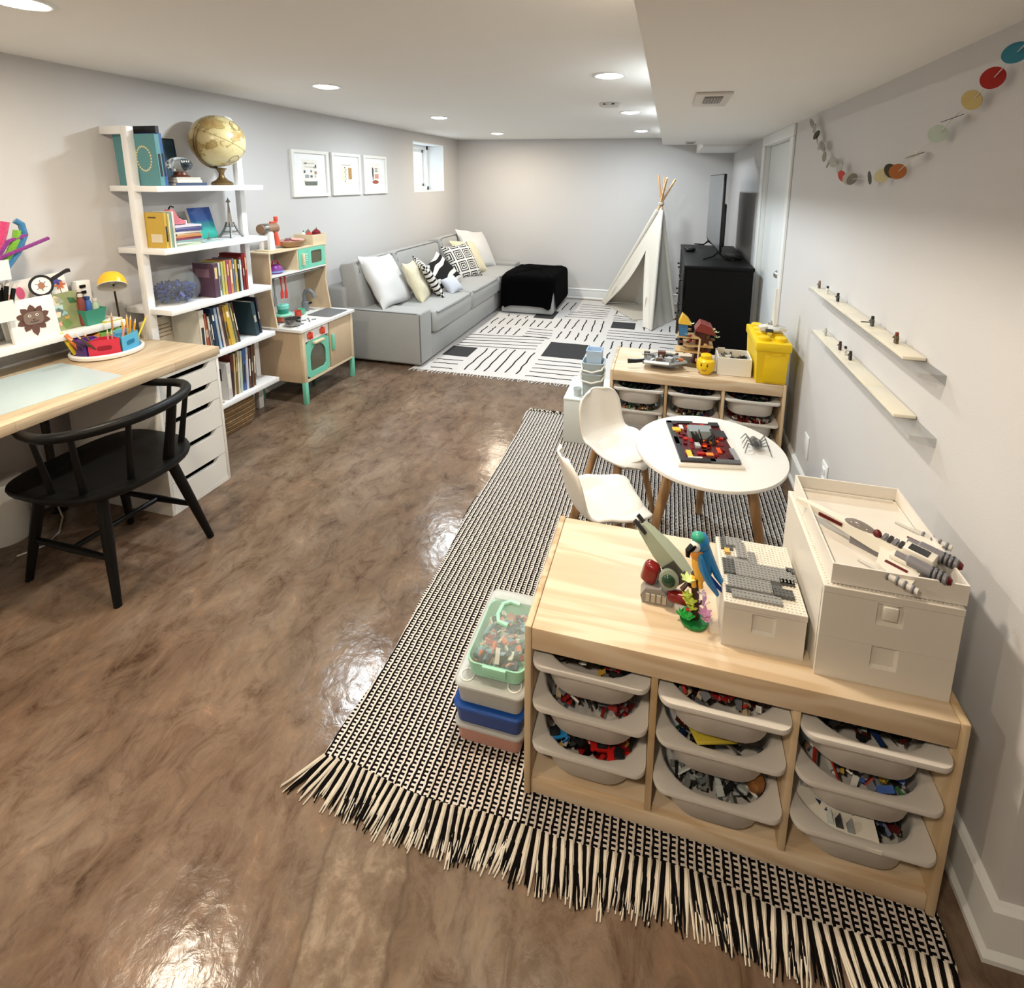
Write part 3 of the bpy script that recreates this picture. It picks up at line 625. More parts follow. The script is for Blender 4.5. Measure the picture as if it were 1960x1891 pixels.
for k in range(25):
    a = R(-118 + 236 * k / 24)
    rail.append((-2.125 + 0.205 * math.cos(a) - (0.06 if abs(math.degrees(a)) > 100 else 0) * (abs(math.degrees(a)) - 100) / 18, 1.462 + 0.268 * math.sin(a) * (1.0), 0.690 + 0.012 * math.cos(a)))
ob('top_rail', G().tube(rail, [0.012] + [0.017 + 0.004 * math.sin(math.pi * k / 22) for k in range(23)] + [0.012], 14), black_m, t)
for a, r_ in ((-103, 0.010), (-62, 0.011), (-20, 0.011), (20, 0.018), (60, 0.011), (103, 0.010)):
    k = (a + 118) / 236 * 24; p = rail[int(round(k))]
    q = (cxs + (p[0] - cxs) * 0.80 + 0.01, cys + (p[1] - cys) * 0.86, 0.446)
    ob('spindle', G().tube([q, tuple((u + v) / 2 for u, v in zip(p, q)), p], [r_ * 1.15, r_, r_ * 0.85], 10), black_m, t)
# white pipe stub and cord under the desk
t = thing('floor_pipe', 'white capped pipe standing on the floor under the desk', 'pipe', (-2.80, 1.43, 0))
ob('sleeve', G().lathe([(0.075, 0.0), (0.078, 0.02), (0.078, 0.27), (0.075, 0.28), (0.002, 0.282)], (-2.80, 1.42, 0), 28), mat('pipe_white', '#d5d6d2', 0.5), t)
solo('white_cable', G().tube([(-2.84, 1.60, 0.34), (-2.80, 1.60, 0.20), (-2.78, 1.60, 0.06), (-2.72, 1.58, 0.005), (-2.62, 1.50, 0.005), (-2.58, 1.42, 0.005), (-2.62, 1.34, 0.005)], 0.0035, 7), plastic('#d9d6cf'), 'thin white cord trailing on the floor under the desk', 'cord', (-2.72, 1.58, 0))
# ================================================================== ladder shelf and what stands on it
SX0, SX1, SY0, SY1 = -2.885, -2.567, 2.122, 2.845
shelf_white = mat('shelf_white', '#f1f2f3', 0.35)
t = thing('ladder_shelf', 'tall white ladder shelf against the left wall beside the desk', 'shelf', (-2.735, 2.48, 0))
SZ = [1.556, 1.225, 0.893, 0.572, 0.240]
for z in SZ: ob('shelf_board', G().box(SX0, SX1, SY0, SY1, z - 0.030, z, bev=0.0015), shelf_white, t)
for y, z1 in ((2.118, 1.86), (2.810, 1.86)):
    ob('upright', G().box(-2.757, -2.717, y - 0.001, y + 0.038, 0, z1, bev=0.0015), shelf_white, t)
    ob('wall_bracket', G().box(-2.899, -2.757, y, y + 0.037, z1 - 0.04, z1, bev=0.0015), shelf_white, t)
pages_m = mat('book_pages', '#e9e3d3', 0.8, var=0.08, vscale=120)
def vbook(xs, y, th, h, d, z, col, label, lean=0.0, yaw=0.0, group=None):
    """standing book; spine plane at x = xs facing the room, near side at y, thickness th"""
    t = thing('book', label, 'book', (xs, y, z), group=group, local=True)
    t.rotation_euler = (lean, 0, yaw)
    c = min(0.003, th * 0.18)
    g = G(); g.box(-d, 0, 0, c, 0, h); g.box(-d, 0, th - c, th, 0, h); g.box(-c, 0.001, 0, th, 0, h, bev=min(0.0015, c * .4), seg=1)
    ob('cover', g, paper(dull(col), 0.5), t)
    ob('pages', G().box(-d + 0.004, -c, c, th - c, 0.003, h - 0.004), pages_m, t)
    if th >= 0.0118:
        s_ = int(y * 997 + h * 311) % 5; z0, z1 = ((0.30, 0.72), (0.55, 0.88), (0.18, 0.62), (0.70, 0.84), (0.40, 0.60))[s_]
        ob('spine_title', G().box(0.001, 0.0016, th * .26, th * .74, h * z0, h * z1), paper(('#e6dfcf', '#d8c48a', '#2a2a2c', '#efe9dd', '#b9b2a4')[s_]), t)
    return t
def fbook(x0, x1, y0, y1, z, th, col, label, rz=0.0, group=None):
    cx, cy = (x0 + x1) / 2, (y0 + y1) / 2
    t = thing('book', label, 'book', (cx, cy, z), rz, group=group, local=True)
    w, d = (x1 - x0) / 2, (y1 - y0) / 2; c = min(0.002, th * .2)
    g = G(); g.box(-w, w, -d, d, 0, c); g.box(-w, w, -d, d, th - c, th); g.box(w - c, w + 0.0005, -d, d, 0, th)
    ob('cover', g, paper(dull(col), 0.5), t); ob('pages', G().box(-w + 0.004, w - c, -d + 0.003, d - 0.003, c, th - c), pages_m, t)
ORD = ['first', 'second', 'third', 'fourth', 'fifth', 'sixth', 'seventh', 'eighth', 'ninth', 'tenth', 'eleventh', 'twelfth', 'thirteenth', 'fourteenth', 'fifteenth', 'sixteenth']
E1 = 0.0006
# --- top shelf
zt = SZ[0] + E1
b = vbook(-2.585, 2.162, 0.026, 0.265, 0.275, zt, '#5aa0a8', 'large teal book with a gold wreath on its cover, top shelf', lean=R(2))
wr = G(); 
for k in range(24):
    a = 2 * math.pi * k / 24; wr.sph((-0.085 + 0.048 * math.cos(a), -0.001, 0.14 + 0.062 * math.sin(a)), (0.006, 0.0012, 0.006), 6, 4)
ob('wreath_print', wr, paper('#d8cf9f'), b)
vbook(-2.59, 2.190, 0.020, 0.27, 0.19, zt, '#2b5fa8', 'deep blue book next to the large teal one, top shelf', lean=R(2.5))
vbook(-2.63, 2.213, 0.020, 0.31, 0.22, zt, '#15151c', 'tall black book behind the blue one, top shelf', lean=R(2))
t = thing('dark_picture', 'small dark navy picture leaning on the wall, top shelf', 'picture', (-2.86, 2.45, zt))
Mp = frame((-2.85, 2.45, zt), 0, R(-6), 0)
ob('frame', G().box(-0.018, 0, -0.07, 0.07, 0, 0.27, M=Mp, bev=0.002), mat('navy_frame', '#16222c', 0.5), t)
ob('print', G().box(0, 0.001, -0.06, 0.06, 0.01, 0.26, M=Mp), mat('navy_print', '#1f3a48', 0.5, var=0.3, vscale=14), t)
g3 = 'books lying on the top shelf'
fbook(-2.74, -2.60, 2.27, 2.455, zt, 0.016, '#3c4c6c', 'dark blue book at the bottom of the flat top-shelf pile', R(-3), g3)
fbook(-2.73, -2.61, 2.275, 2.435, zt + 0.0165, 0.016, '#e4dfd3', 'cream book in the middle of the flat top-shelf pile', R(2), g3)
fbook(-2.725, -2.615, 2.285, 2.43, zt + 0.033, 0.013, '#d6d0c4', 'pale book on top of the flat top-shelf pile', R(-2), g3)
# glass football award on a wooden stand
t = thing('glass_ornament', 'clear glass ornament on a dark wooden stand, top shelf', 'ornament', (-2.68, 2.365, zt + 0.0465))
zz = zt + 0.0465
ob('stand', G().lathe([(0.046, 0), (0.046, 0.006), (0.036, 0.012), (0.032, 0.026), (0.036, 0.03), (0.002, 0.028)], (-2.68, 2.365, zz), 28), mat('mahogany', '#5a2c1c', 0.35), t)
gp = []
for k in range(13):
    u = -1 + 2 * k / 12; gp.append((max(0.003, 0.043 * (1 - abs(u) ** 2.2) ** 0.75), 0.082 * u))
glass_m = mat('clear_glass', '#f6fafa', 0.03, trans=1.0, ior=1.45)
ob('ball', G().lathe(gp, n=24, M=frame((-2.68, 2.365, zz + 0.068), R(90), 0, 0)), glass_m, t)
for k in range(4): ob('etched_mark', G().box(-2.642, -2.636, 2.342 + 0.014 * k, 2.346 + 0.014 * k, zz + 0.082, zz + 0.092), mat('etched_white', '#e6e6e2', 0.6), t)
# globe
def globe_mat():
    m = bpy.data.materials.new('antique_globe'); m.use_nodes = True; nt = m.node_tree; N = nt.nodes; L = nt.links; b = N['Principled BSDF']
    tc = N.new('ShaderNodeTexCoord'); n = N.new('ShaderNodeTexNoise'); n.inputs['Scale'].default_value = 9; n.inputs['Detail'].default_value = 7; n.inputs['Roughness'].default_value = 0.58
    L.new(tc.outputs['Object'], n.inputs['Vector'])
    rp = N.new('ShaderNodeValToRGB'); e = rp.color_ramp.elements; e[0].position = 0.52; e[0].color = (*lin('#c9b985'), 1); e[1].position = 0.53; e[1].color = (*lin('#97804f'), 1)
    k = e.new(0.57); k.color = (*lin('#b39d68'), 1); k = e.new(0.66); k.color = (*lin('#a5834f'), 1); k = e.new(0.40); k.color = (*lin('#d0c294'), 1)
    L.new(n.outputs['Fac'], rp.inputs['Fac']); L.new(rp.outputs['Color'], b.inputs['Base Color']); b.inputs['Roughness'].default_value = 0.25
    return m
gx, gy, gz, gr_ = -2.715, 2.672, 1.822, 0.153
t = thing('globe', 'antique-style tan globe on a bronze stand', 'globe', (gx, gy, zt))
bronze = mat('bronze', '#6f5a38', 0.35, 0.6)
Mg = frame((gx, gy, gz), R(-22), R(12), 0)
ob('sphere', G().sph((0, 0, 0), gr_, 40, 24, M=Mg), globe_mat(), t)
ob('equator_line', G().lathe([(gr_ + 0.0006, -0.001), (gr_ + 0.0012, 0), (gr_ + 0.0006, 0.001)], n=48, M=Mg, cap0=False, cap1=False), mat('map_ink', '#7c6a44', 0.5), t)
ob('pole_cap', G().lathe([(0.030, 0.150), (0.030, 0.155), (0.022, 0.162), (0.008, 0.165), (0.002, 0.165)], n=24, M=Mg), mat('cap_white', '#e9e9e6', 0.35), t)
arm = [Mg @ Vector((0, -(gr_ + 0.010) * math.sin(R(a)), -(gr_ + 0.010) * math.cos(R(a)))) for a in range(-25, 101, 9)]
ob('meridian_arm', G().tube([tuple(p) for p in arm], 0.008, 8), bronze, t)
zb = zt
ob('stand', G().lathe([(0.060, 0), (0.062, 0.010), (0.056, 0.018), (0.034, 0.030), (0.018, 0.048), (0.014, 0.070), (0.022, 0.090), (0.034, 0.102), (0.002, 0.106)], (gx + 0.005, gy, zb), 32), bronze, t)
for u, v in ((40, 30), (70, -20)):
    d = Vector((math.cos(R(u)) * math.cos(R(v)), -math.sin(R(u)) * math.cos(R(v)) * 0.2 + 0.2, math.sin(R(v)))).normalized()
    q = d.to_track_quat('Z', 'Y').to_matrix().to_4x4()
    ob('map_ring', G().lathe([(0.030, 0), (0.032, 0.001), (0.034, 0)], n=24, M=Matrix.Translation(Vector((gx, gy, gz)) + d * (gr_ - 0.0028)) @ q, cap0=False, cap1=False), mat('map_ink', '#7c6a44'), t)
# --- second shelf
z2 = SZ[1] + E1
g2 = 'books standing on the second shelf'
b = vbook(-2.60, 2.165, 0.018, 0.19, 0.13, z2, '#e0b53a', 'mustard yellow picture-cover book at the left end of the second shelf', yaw=R(3), group=g2)
ob('cover_print', G().box(-0.09, -0.02, -0.0012, 0, 0.03, 0.075), paper('#d8cdb4'), b); ob('title_print', G().box(-0.10, -0.05, -0.0012, 0, 0.160, 0.168), paper('#5b4a24'), b)
vbook(-2.595, 2.184, 0.010, 0.185, 0.13, z2, '#e4dc9c', 'pale yellow thin book right of the mustard one', group=g2)
vbook(-2.595, 2.195, 0.009, 0.19, 0.13, z2, '#7ab0a8', 'thin teal book right of the pale yellow one', group=g2)
vbook(-2.592, 2.205, 0.012, 0.195, 0.13, z2, '#e8e4da', 'thin white book at the end of the standing group', group=g2)
zf = z2; gf2 = 'books in the flat pile on the second shelf'
for k, (th, c, nm) in enumerate(((0.012, '#b9cfa9', 'sage green'), (0.010, '#d9e3d5', 'mint white'), (0.011, '#86b0b4', 'grey teal'), (0.013, '#9c3d5c', 'wine red'), (0.012, '#d98a4a', 'orange'), (0.010, '#e5b98c', 'peach'), (0.011, '#e9e3dc', 'cream'), (0.012, '#4a4c8c', 'indigo'), (0.010, '#7d80b4', 'lavender blue'), (0.010, '#e6e0ee', 'pale lilac'))):
    o = (k * 37 % 5 - 2) * 0.003
    fbook(-2.73 + o, -2.60 + o * .5, 2.222 + abs(o), 2.385 + o, zf, th, c, nm + ' book in the flat pile on the second shelf', R((k * 53 % 7) - 3), gf2); zf += th + 0.0004
# pink skate ornament
t = thing('skate_ornament', 'small pink lace-up boot ornament on the flat book pile', 'ornament', (-2.66, 2.27, zf))
Ms = frame((-2.66, 2.272, zf), 0, 0, R(0))
ob('boot', G().prism([(-0.030, 0.004), (0.060, 0.004), (0.062, 0.018), (0.045, 0.026), (0.018, 0.040), (0.002, 0.070), (-0.010, 0.088), (-0.034, 0.086), (-0.030, 0.04)], -0.018, 0.018, 'x', M=Ms), mat('pink_vinyl', '#c8747c', 0.4), t)
for k in range(5): ob('lace', G().cyl((-0.012, 0.048 - 0.014 * k, 0.03 + 0.0115 * k), (0.012, 0.048 - 0.014 * k, 0.03 + 0.0115 * k), 0.003, n=6, M=Ms), black_m, t)
ob('bow', G().tube([(0, -0.022, 0.086), (0.004, -0.018, 0.100), (0, -0.008, 0.104), (0, 0.010, 0.098)], 0.004, 6, M=Ms), black_m, t)
ob('toe_stop', G().box(-0.010, 0.010, 0.060, 0.074, 0, 0.022, M=Ms, bev=0.003), plastic('#eceae6'), t)
# seascape canvas
def ocean():
    m = bpy.data.materials.new('seascape_paint'); m.use_nodes = True; nt = m.node_tree; N = nt.nodes; L = nt.links; b = N['Principled BSDF']
    tc = N.new('ShaderNodeTexCoord'); sp = N.new('ShaderNodeSeparateXYZ'); L.new(tc.outputs['Generated'], sp.inputs[0])
    n = N.new('ShaderNodeTexNoise'); n.inputs['Scale'].default_value = 14; n.inputs['Detail'].default_value = 6; L.new(tc.outputs['Generated'], n.inputs['Vector'])
    a = N.new('ShaderNodeMath'); a.operation = 'MULTIPLY_ADD'; a.inputs[1].default_value = 0.16; L.new(n.outputs['Fac'], a.inputs[0]); L.new(sp.outputs['Z'], a.inputs[2])
    rp = N.new('ShaderNodeValToRGB'); e = rp.color_ramp.elements; e[0].position = 0.05; e[0].color = (*lin('#1d8f7c'), 1); e[1].position = 1.0; e[1].color = (*lin('#123f8c'), 1)
    for p, c in ((0.35, '#2aa295'), (0.58, '#1f8fa6'), (0.66, '#1657a0'), (0.80, '#1a4c9c')): k = e.new(p); k.color = (*lin(c), 1)
    L.new(a.outputs[0], rp.inputs['Fac']); L.new(rp.outputs['Color'], b.inputs['Base Color']); b.inputs['Roughness'].default_value = 0.5
    return m
t = thing('seascape_canvas', 'small blue-green seascape painting leaning on the second shelf', 'painting', (-2.78, 2.585, z2))
Mp = frame((-2.775, 2.585, z2 + 0.003), 0, R(-14), R(4))
ob('canvas', G().box(-0.016, 0, -0.085, 0.085, 0, 0.195, M=Mp), paper('#dcd9d2'), t)
ob('painting', G().box(0, 0.0012, -0.085, 0.085, 0, 0.195, M=Mp), ocean(), t)
# tower figurine and glass tray
pew = mat('pewter', '#8d8c8a', 0.4, 0.75, var=0.2, vscale=60)
def tower(x, y, z, H, name, label):
    t = thing(name, label, 'figurine', (x, y, z)); w = H * 0.19
    for sx in (-1, 1):
        for sy in (-1, 1):
            ob('leg', G().tube([(x + sx * w, y + sy * w, z), (x + sx * w * .72, y + sy * w * .72, z + H * .10), (x + sx * w * .48, y + sy * w * .48, z + H * .22), (x + sx * w * .27, y + sy * w * .27, z + H * .38)], [H * .035, H * .03, H * .024, H * .018], 4), pew, t)
    for h, k in ((0.13, 0.78), (0.26, 0.52)): ob('platform', G().box(x - w * k, x + w * k, y - w * k, y + w * k, z + H * h, z + H * (h + 0.02)), pew, t)
    ob('spire', G().tube([(x, y, z + H * .26), (x, y, z + H * .45), (x, y, z + H * .7), (x, y, z + H * .88)], [w * .5, w * .36, w * .2, w * .12], 4), pew, t)
    ob('cap', G().lathe([(w * .26, H * .87), (w * .26, H * .90), (w * .12, H * .93), (w * .05, H * .96), (0.0005, H)], (x, y, z), 8), pew, t)
tower(-2.715, 2.705, z2, 0.255, 'tower_figurine', 'grey metal lattice tower figurine on the second shelf')
t = thing('glass_tray', 'flat clear glass tray in front of the seascape', 'tray', (-2.65, 2.50, z2))
ob('dish', G().box(-2.70, -2.605, 2.41, 2.585, z2, z2 + 0.006, bev=0.002), clearm('tray_glass', '#cfe0df', 0.35), t)
tower(-2.645, 2.475, z2 + 0.0065, 0.052, 'miniature_tower', 'tiny metal tower charm standing on the glass tray')
# --- third shelf: glass bowl of blue bricks, row of books
z3 = SZ[2] + E1
bx, by = -2.72, 2.288
t = thing('glass_bowl', 'round clear bowl filled with blue toy bricks, third shelf', 'bowl', (bx, by, z3))
prof = [(0.070, 0.0), (0.095, 0.012), (0.118, 0.045), (0.124, 0.085), (0.117, 0.125), (0.098, 0.160), (0.078, 0.182), (0.074, 0.190), (0.080, 0.200), (0.084, 0.204)]
inn = [(r - 0.0035, z + (0.004 if i == 0 else 0)) for i, (r, z) in enumerate(prof)]
ob('vessel', G().lathe(prof + list(reversed(inn)), (bx, by, z3), 40, cap1=True), clearm('thin_glass', '#dfeaf0', 0.06, 0.02), t)
brick_me = {}
def brick_heap(name, label, cols, spots, size, seed, cat='toy bricks'):
    """loose toy bricks: far too many to count, one object of kind stuff with a slot per colour"""
    rnd = random.Random(seed); bm = bmesh.new()
    for (x, y, z) in spots:
        k = rnd.choice(((1, 1, .6), (2, 1, .6), (2, 1, .3), (3, 1, .3), (1.5, 1.5, .5), (2.4, .5, .4)))
        M = Matrix.Translation((x, y, z)) @ Euler((rnd.uniform(-1, 1), rnd.uniform(-1, 1), rnd.uniform(0, 6.3))).to_matrix().to_4x4() @ Matrix.Diagonal((size * k[0], size * k[1], size * k[2], 1))
        r = bmesh.ops.create_cube(bm, size=1.0, matrix=M); ci = rnd.randrange(len(cols))
        for f in {f for v in r['verts'] for f in v.link_faces}: f.material_index = ci
    me = bpy.data.meshes.new(name); bm.to_mesh(me); bm.free()
    for c in cols: me.materials.append(plastic(c))
    o = bpy.data.objects.new(name, me); COL.objects.link(o)
    o['label'] = label; o['category'] = cat; o['kind'] = 'stuff'
    return o
rnd = random.Random(8); sp = []
while len(sp) < 420:
    x, y, z = rnd.uniform(-.11, .11), rnd.uniform(-.11, .11), rnd.uniform(.014, .125)
    rm = 0.072 + 0.040 * min(1, z / 0.06) if z < 0.1 else 0.104
    if math.hypot(x, y) < rm - 0.012 and z < 0.118 - 0.15 * abs(y - 0.0): sp.append((bx + x, by + y, z3 + z))
brick_heap('blue_brick_pile', 'blue toy bricks filling the glass bowl', ['#1b2f78', '#22389a', '#101c4c', '#182660', '#2b3f9c', '#0d1224', '#1f3a8c', '#16245a', '#25409c', '#121a3c', '#1c3080', '#27449f', '#0f1a44', '#141f50'] , sp, 0.011, 3)
def row(xs, y, z, specs, where, group, lean=0.0):
    for k, (th, h, d, c, nm) in enumerate(specs):
        ln = lean(k) if callable(lean) else lean
        vbook(xs - (k * 29 % 5) * 0.003, y, th, h, d, z, c, f'{nm} book, {ORD[k]} from the left {where}', lean=ln, group=group)
        y += th / math.cos(ln) + 0.0010 + (0.0 if k == 0 else 0)
    return y
b = vbook(-2.60, 2.435, 0.034, 0.205, 0.15, z3, '#5f3f56', 'plum storybook facing the bowl, first from the left on the third shelf', group='books on the third shelf', yaw=R(0))
ob('cover_print', G().box(-0.13, -0.03, -0.001, 0, 0.12, 0.17), paper('#7d6070'), b)
row(-2.60, 2.4715, z3, [(0.012, .205, .15, '#d9e2dc', 'white-green'), (0.013, .20, .15, '#3f9ea3', 'teal'), (0.017, .205, .15, '#d8cf6a', 'lime yellow'), (0.016, .21, .15, '#e3c04e', 'yellow'), (0.018, .212, .15, '#b4506e', 'raspberry'), (0.018, .21, .15, '#e08a52', 'orange'), (0.012, .205, .15, '#efe9de', 'cream'), (0.013, .215, .15, '#6f7f95', 'slate'), (0.017, .205, .15, '#d5b54a', 'gold'), (0.012, .21, .15, '#2d2a2c', 'black'), (0.014, .20, .14, '#bcd9dc', 'pale aqua'), (0.014, .215, .16, '#a8302c', 'brick red'), (0.016, .235, .17, '#8c1f22', 'dark red'), (0.016, .235, .17, '#b13a30', 'red')],
    'after the plum storybook', 'books on the third shelf')
# --- fourth shelf
z4 = SZ[3] + E1
t = thing('framed_text', 'cream plaque with faint lettering leaning behind the desk end', 'plaque', (-2.80, 2.24, z4))
Mp = frame((-2.79, 2.25, z4), 0, R(-8), 0)
ob('board', G().box(-0.016, 0, -0.11, 0.11, 0, 0.235, M=Mp, bev=0.003), mat('plaque_cream', '#d6c9b4', 0.6), t)
for k in range(4): ob('script_line', G().box(0, 0.0008, -0.08, 0.05 + 0.01 * (k % 3), 0.185 - k * 0.022, 0.190 - k * 0.022, M=Mp), paper('#8a7658'), t)
vbook(-2.60, 2.305, 0.034, 0.27, 0.20, z4, '#e4dcc6', 'thick cream album on the fourth shelf next to the desk', group='books on the fourth shelf')
row(-2.60, 2.345, z4, [(0.016, .245, .19, '#b4552e', 'rust'), (0.018, .24, .19, '#8c3a22', 'dark orange'), (0.013, .22, .17, '#e0ddd2', 'white'), (0.012, .235, .19, '#26313c', 'charcoal'), (0.022, .265, .20, '#1f3d63', 'navy'), (0.015, .26, .20, '#a9c0cf', 'powder blue'), (0.018, .265, .20, '#24508c', 'royal blue'), (0.014, .26, .20, '#e4d5cb', 'blush'), (0.018, .27, .20, '#6d4a3a', 'brown'), (0.014, .255, .20, '#d9a63a', 'ochre'), (0.026, .26, .20, '#e5b92c', 'bright yellow'), (0.018, .27, .20, '#b9a88c', 'beige'), (0.016, .265, .20, '#7a7f52', 'olive'), (0.012, .27, .20, '#5a2320', 'maroon')],
    'of the leaning row on the fourth shelf', 'books on the fourth shelf', lean=lambda k: R(3 + 0.4 * k))
vbook(-2.60, 2.715, 0.030, 0.235, 0.18, z4, '#2c4a55', 'dark teal spiral-bound book near the right of the fourth shelf', lean=R(7), group='books on the fourth shelf')
vbook(-2.62, 2.775, 0.014, 0.25, 0.19, z4, '#2e3048', 'dark indigo book at the right end of the fourth shelf', lean=R(6), group='books on the fourth shelf')
# --- bottom shelf
z5 = SZ[4] + E1
b = vbook(-2.585, 2.44, 0.030, 0.235, 0.20, z5, '#d9d6d2', 'white binder with a dark picture at the left of the bottom shelf', yaw=R(0), group='books on the bottom shelf')
ob('cover_print', G().box(-0.14, -0.04, -0.001, 0, 0.12, 0.20), paper('#2a2626'), b)
row(-2.60, 2.474, z5, [(0.022, .275, .21, '#6e2418', 'oxblood'), (0.012, .28, .21, '#2f6b5a', 'green'), (0.012, .27, .21, '#d9c48c', 'straw'), (0.012, .275, .21, '#8c6a3a', 'tan'), (0.012, .28, .21, '#e9dfc0', 'ivory'), (0.016, .275, .21, '#bcd0cc', 'pale teal'), (0.014, .27, .21, '#d4cf6e', 'yellow-green'), (0.022, .285, .22, '#3f63ae', 'cobalt'), (0.018, .28, .22, '#c9cfe2', 'pale blue'), (0.016, .275, .21, '#6b3f38', 'chestnut'), (0.014, .28, .21, '#4a3a30', 'dark brown'), (0.014, .285, .21, '#c99a3e', 'honey'), (0.014, .285, .21, '#7c4a34', 'russet')],
    'after the white binder, bottom shelf', 'books on the bottom shelf', lean=R(-3))
solo('toy_pebble', G().sph((-2.585, 2.40, z5 + 0.006), 0.006, 10, 6), plastic('#b9a58c'), 'tiny tan pebble lying in front of the white binder', 'pebble', (-2.585, 2.40, z5))
# basket under the shelf
t = thing('woven_basket', 'brown woven seagrass basket on the floor under the shelf', 'basket', (-2.74, 2.52, 0))
straw = mat('seagrass', '#8f7350', 0.8, var=0.5, vscale=45, bump=0.6, bscale=120)
dark_straw = mat('seagrass_dark', '#6f5638', 0.85, var=0.4, vscale=45)
for k in range(12):
    z = 0.009 + k * 0.0158; s_ = 0.93 + 0.09 * math.sin(math.pi * k / 14)
    ring = [(x * s_ - 2.745, y * s_ + 2.53, z + 0.0016 * math.sin(9 * i)) for i, (x, y) in enumerate(rrect(0.27, 0.30, 0.06, 5))]
    ob('woven_band', G().tube(ring + [ring[0]], [0.009 + 0.0016 * math.sin(i * 2.1 + k) for i in range(len(ring) + 1)], 7), straw if k % 2 else dark_straw, t)
ob('bottom', G().prism([(x - 2.745, y + 2.53) for x, y in rrect(0.25, 0.28, 0.05, 4)], 0.001, 0.008), dark_straw, t)
# ================================================================== toy kitchen
ply = mat('birch_panel', '#cbb394', 0.55, var=0.10, vscale=14, stretch=(6, 6, 1))
ply_edge = mat('birch_edge', '#dcc9a8', 0.55, var=0.06)
mint = mat('mint_paint', '#79cdb2', 0.4)
red_m, steel = plastic('#d4543f'), mat('toy_steel', '#8e8d8b', 0.3, 0.9)
KY0, KY1, KX0, KX1, KZ = 2.935, 3.55, -2.868, -2.425, 0.560
t = thing('toy_kitchen', 'birch play kitchen with mint doors beside the shelf', 'play kitchen', (-2.65, 3.24, 0))
for x in (KX0 + 0.02, KX1 - 0.045):
    for y in (KY0 + 0.012, KY1 - 0.040):
        lg = ob('leg', G().box(x, x + 0.03, y, y + 0.03, 0, 0.165, bev=0.002), mint, t)
        if x > -2.6: ob('corner_post', G().box(x, x + 0.03, y, y + 0.03, 0.165, KZ - 0.02, bev=0.002), ply_edge, lg)
ob('side_panel', G().box(KX0 + 0.02, KX1 - 0.045, KY0 + 0.012, KY0 + 0.024, 0.165, KZ - 0.02), ply, t)
ob('side_panel', G().box(KX0 + 0.02, KX1 - 0.045, KY1 - 0.024, KY1 - 0.012, 0.165, KZ - 0.02), ply, t)
ob('base_rail', G().box(KX0 + 0.02, KX1 - 0.016, KY0 + 0.014, KY1 - 0.014, 0.160, 0.178), ply_edge, t)
ob('back_panel', G().box(KX0 + 0.004, KX0 + 0.012, KY0 + 0.012, KY1 - 0.012, 0.165, 1.08), mat('kitchen_back', '#cfd0ce', 0.6), t)
ob('divider', G().box(KX0 + 0.02, KX1 - 0.03, 3.235, 3.247, 0.178, KZ - 0.02), ply_edge, t)
ob('counter', G().prism([(x + (KX0 + KX1) / 2, y + (KY0 + KY1) / 2) for x, y in rrect(KX1 - KX0, KY1 - KY0 + 0.02, 0.012, 3)], KZ - 0.018, KZ), white_m, t)
# control strip, knobs, oven
ob('control_strip', G().box(KX1 - 0.032, KX1 - 0.020, KY0 + 0.042, 3.236, 0.455, KZ - 0.019), white_m, t)
for y in (3.03, 3.165):
    k = ob('knob', G().lathe([(0.030, 0), (0.030, 0.008), (0.016, 0.010), (0.014, 0.018), (0.002, 0.018)], n=6, M=frame((KX1 - 0.020, y, 0.495), 0, R(90), 0)), red_m, t, label='red-orange toy knob')
    ob('pointer', G().box(KX1 - 0.012, KX1 + 0.006, y - 0.005, y + 0.005, 0.472, 0.520, bev=0.002), red_m, k)
def arch(w, h, r, cy, cz, n=10):
    p = [(cy - w / 2 + 0.02, cz), (cy + w / 2 - 0.02, cz), (cy + w / 2, cz + 0.02)]
    for k in range(n + 1):
        a = math.pi * k / n; p.append((cy + w / 2 * math.cos(a), cz + h - w / 2 + w / 2 * math.sin(a)))
    return p + [(cy - w / 2, cz + 0.02)]
def framed(outer, inner, x0, x1):
    """flat panel with a hole: bridge an outer loop to an inner loop with the same number of points"""
    g = G(); A = lambda L_, x: [(x, a, b_) for a, b_ in L_]
    return g.loft([A(outer, x0), A(outer, x1), A(inner, x1), A(inner, x0), A(outer, x0)], cap0=False, cap1=False)
def expand(inner, cy, cz, hy, hz):
    out = []
    for a, b_ in inner:
        dy, dz = a - cy, b_ - cz; s_ = min(hy / max(abs(dy), 1e-6), hz / max(abs(dz), 1e-6)); out.append((cy + dy * s_, cz + dz * s_))
    return out
pane_m = clearm('smoky_pane', '#77735f', 0.55, 0.12)
oy, oz = 3.106, 0.3165
inn = arch(0.172, 0.190, 0.08, oy, 0.222)
d = ob('oven_door', framed(expand(inn, oy, oz, 0.127, 0.135), inn, KX1 - 0.032, KX1 - 0.018), mint, t, smooth=20)
ob('oven_pane', G().prism(inn, KX1 - 0.030, KX1 - 0.026, 'x'), pane_m, d)
ob('oven_rack', G().box(-2.75, KX1 - 0.04, oy - 0.09, oy + 0.09, 0.335, 0.342), steel, t)
ob('handle', G().box(KX1 - 0.018, KX1 + 0.008, oy - 0.055, oy + 0.055, 0.424, 0.442, bev=0.004), ply_edge, d)
d = ob('cupboard_door', G().box(KX1 - 0.032, KX1 - 0.018, 3.248, KY1 - 0.044, 0.182, KZ - 0.022, bev=0.001), ply, t)
ob('handle', G().box(KX1 - 0.018, KX1 + 0.002, 3.262, 3.282, 0.31, 0.435, bev=0.004), mint, d)
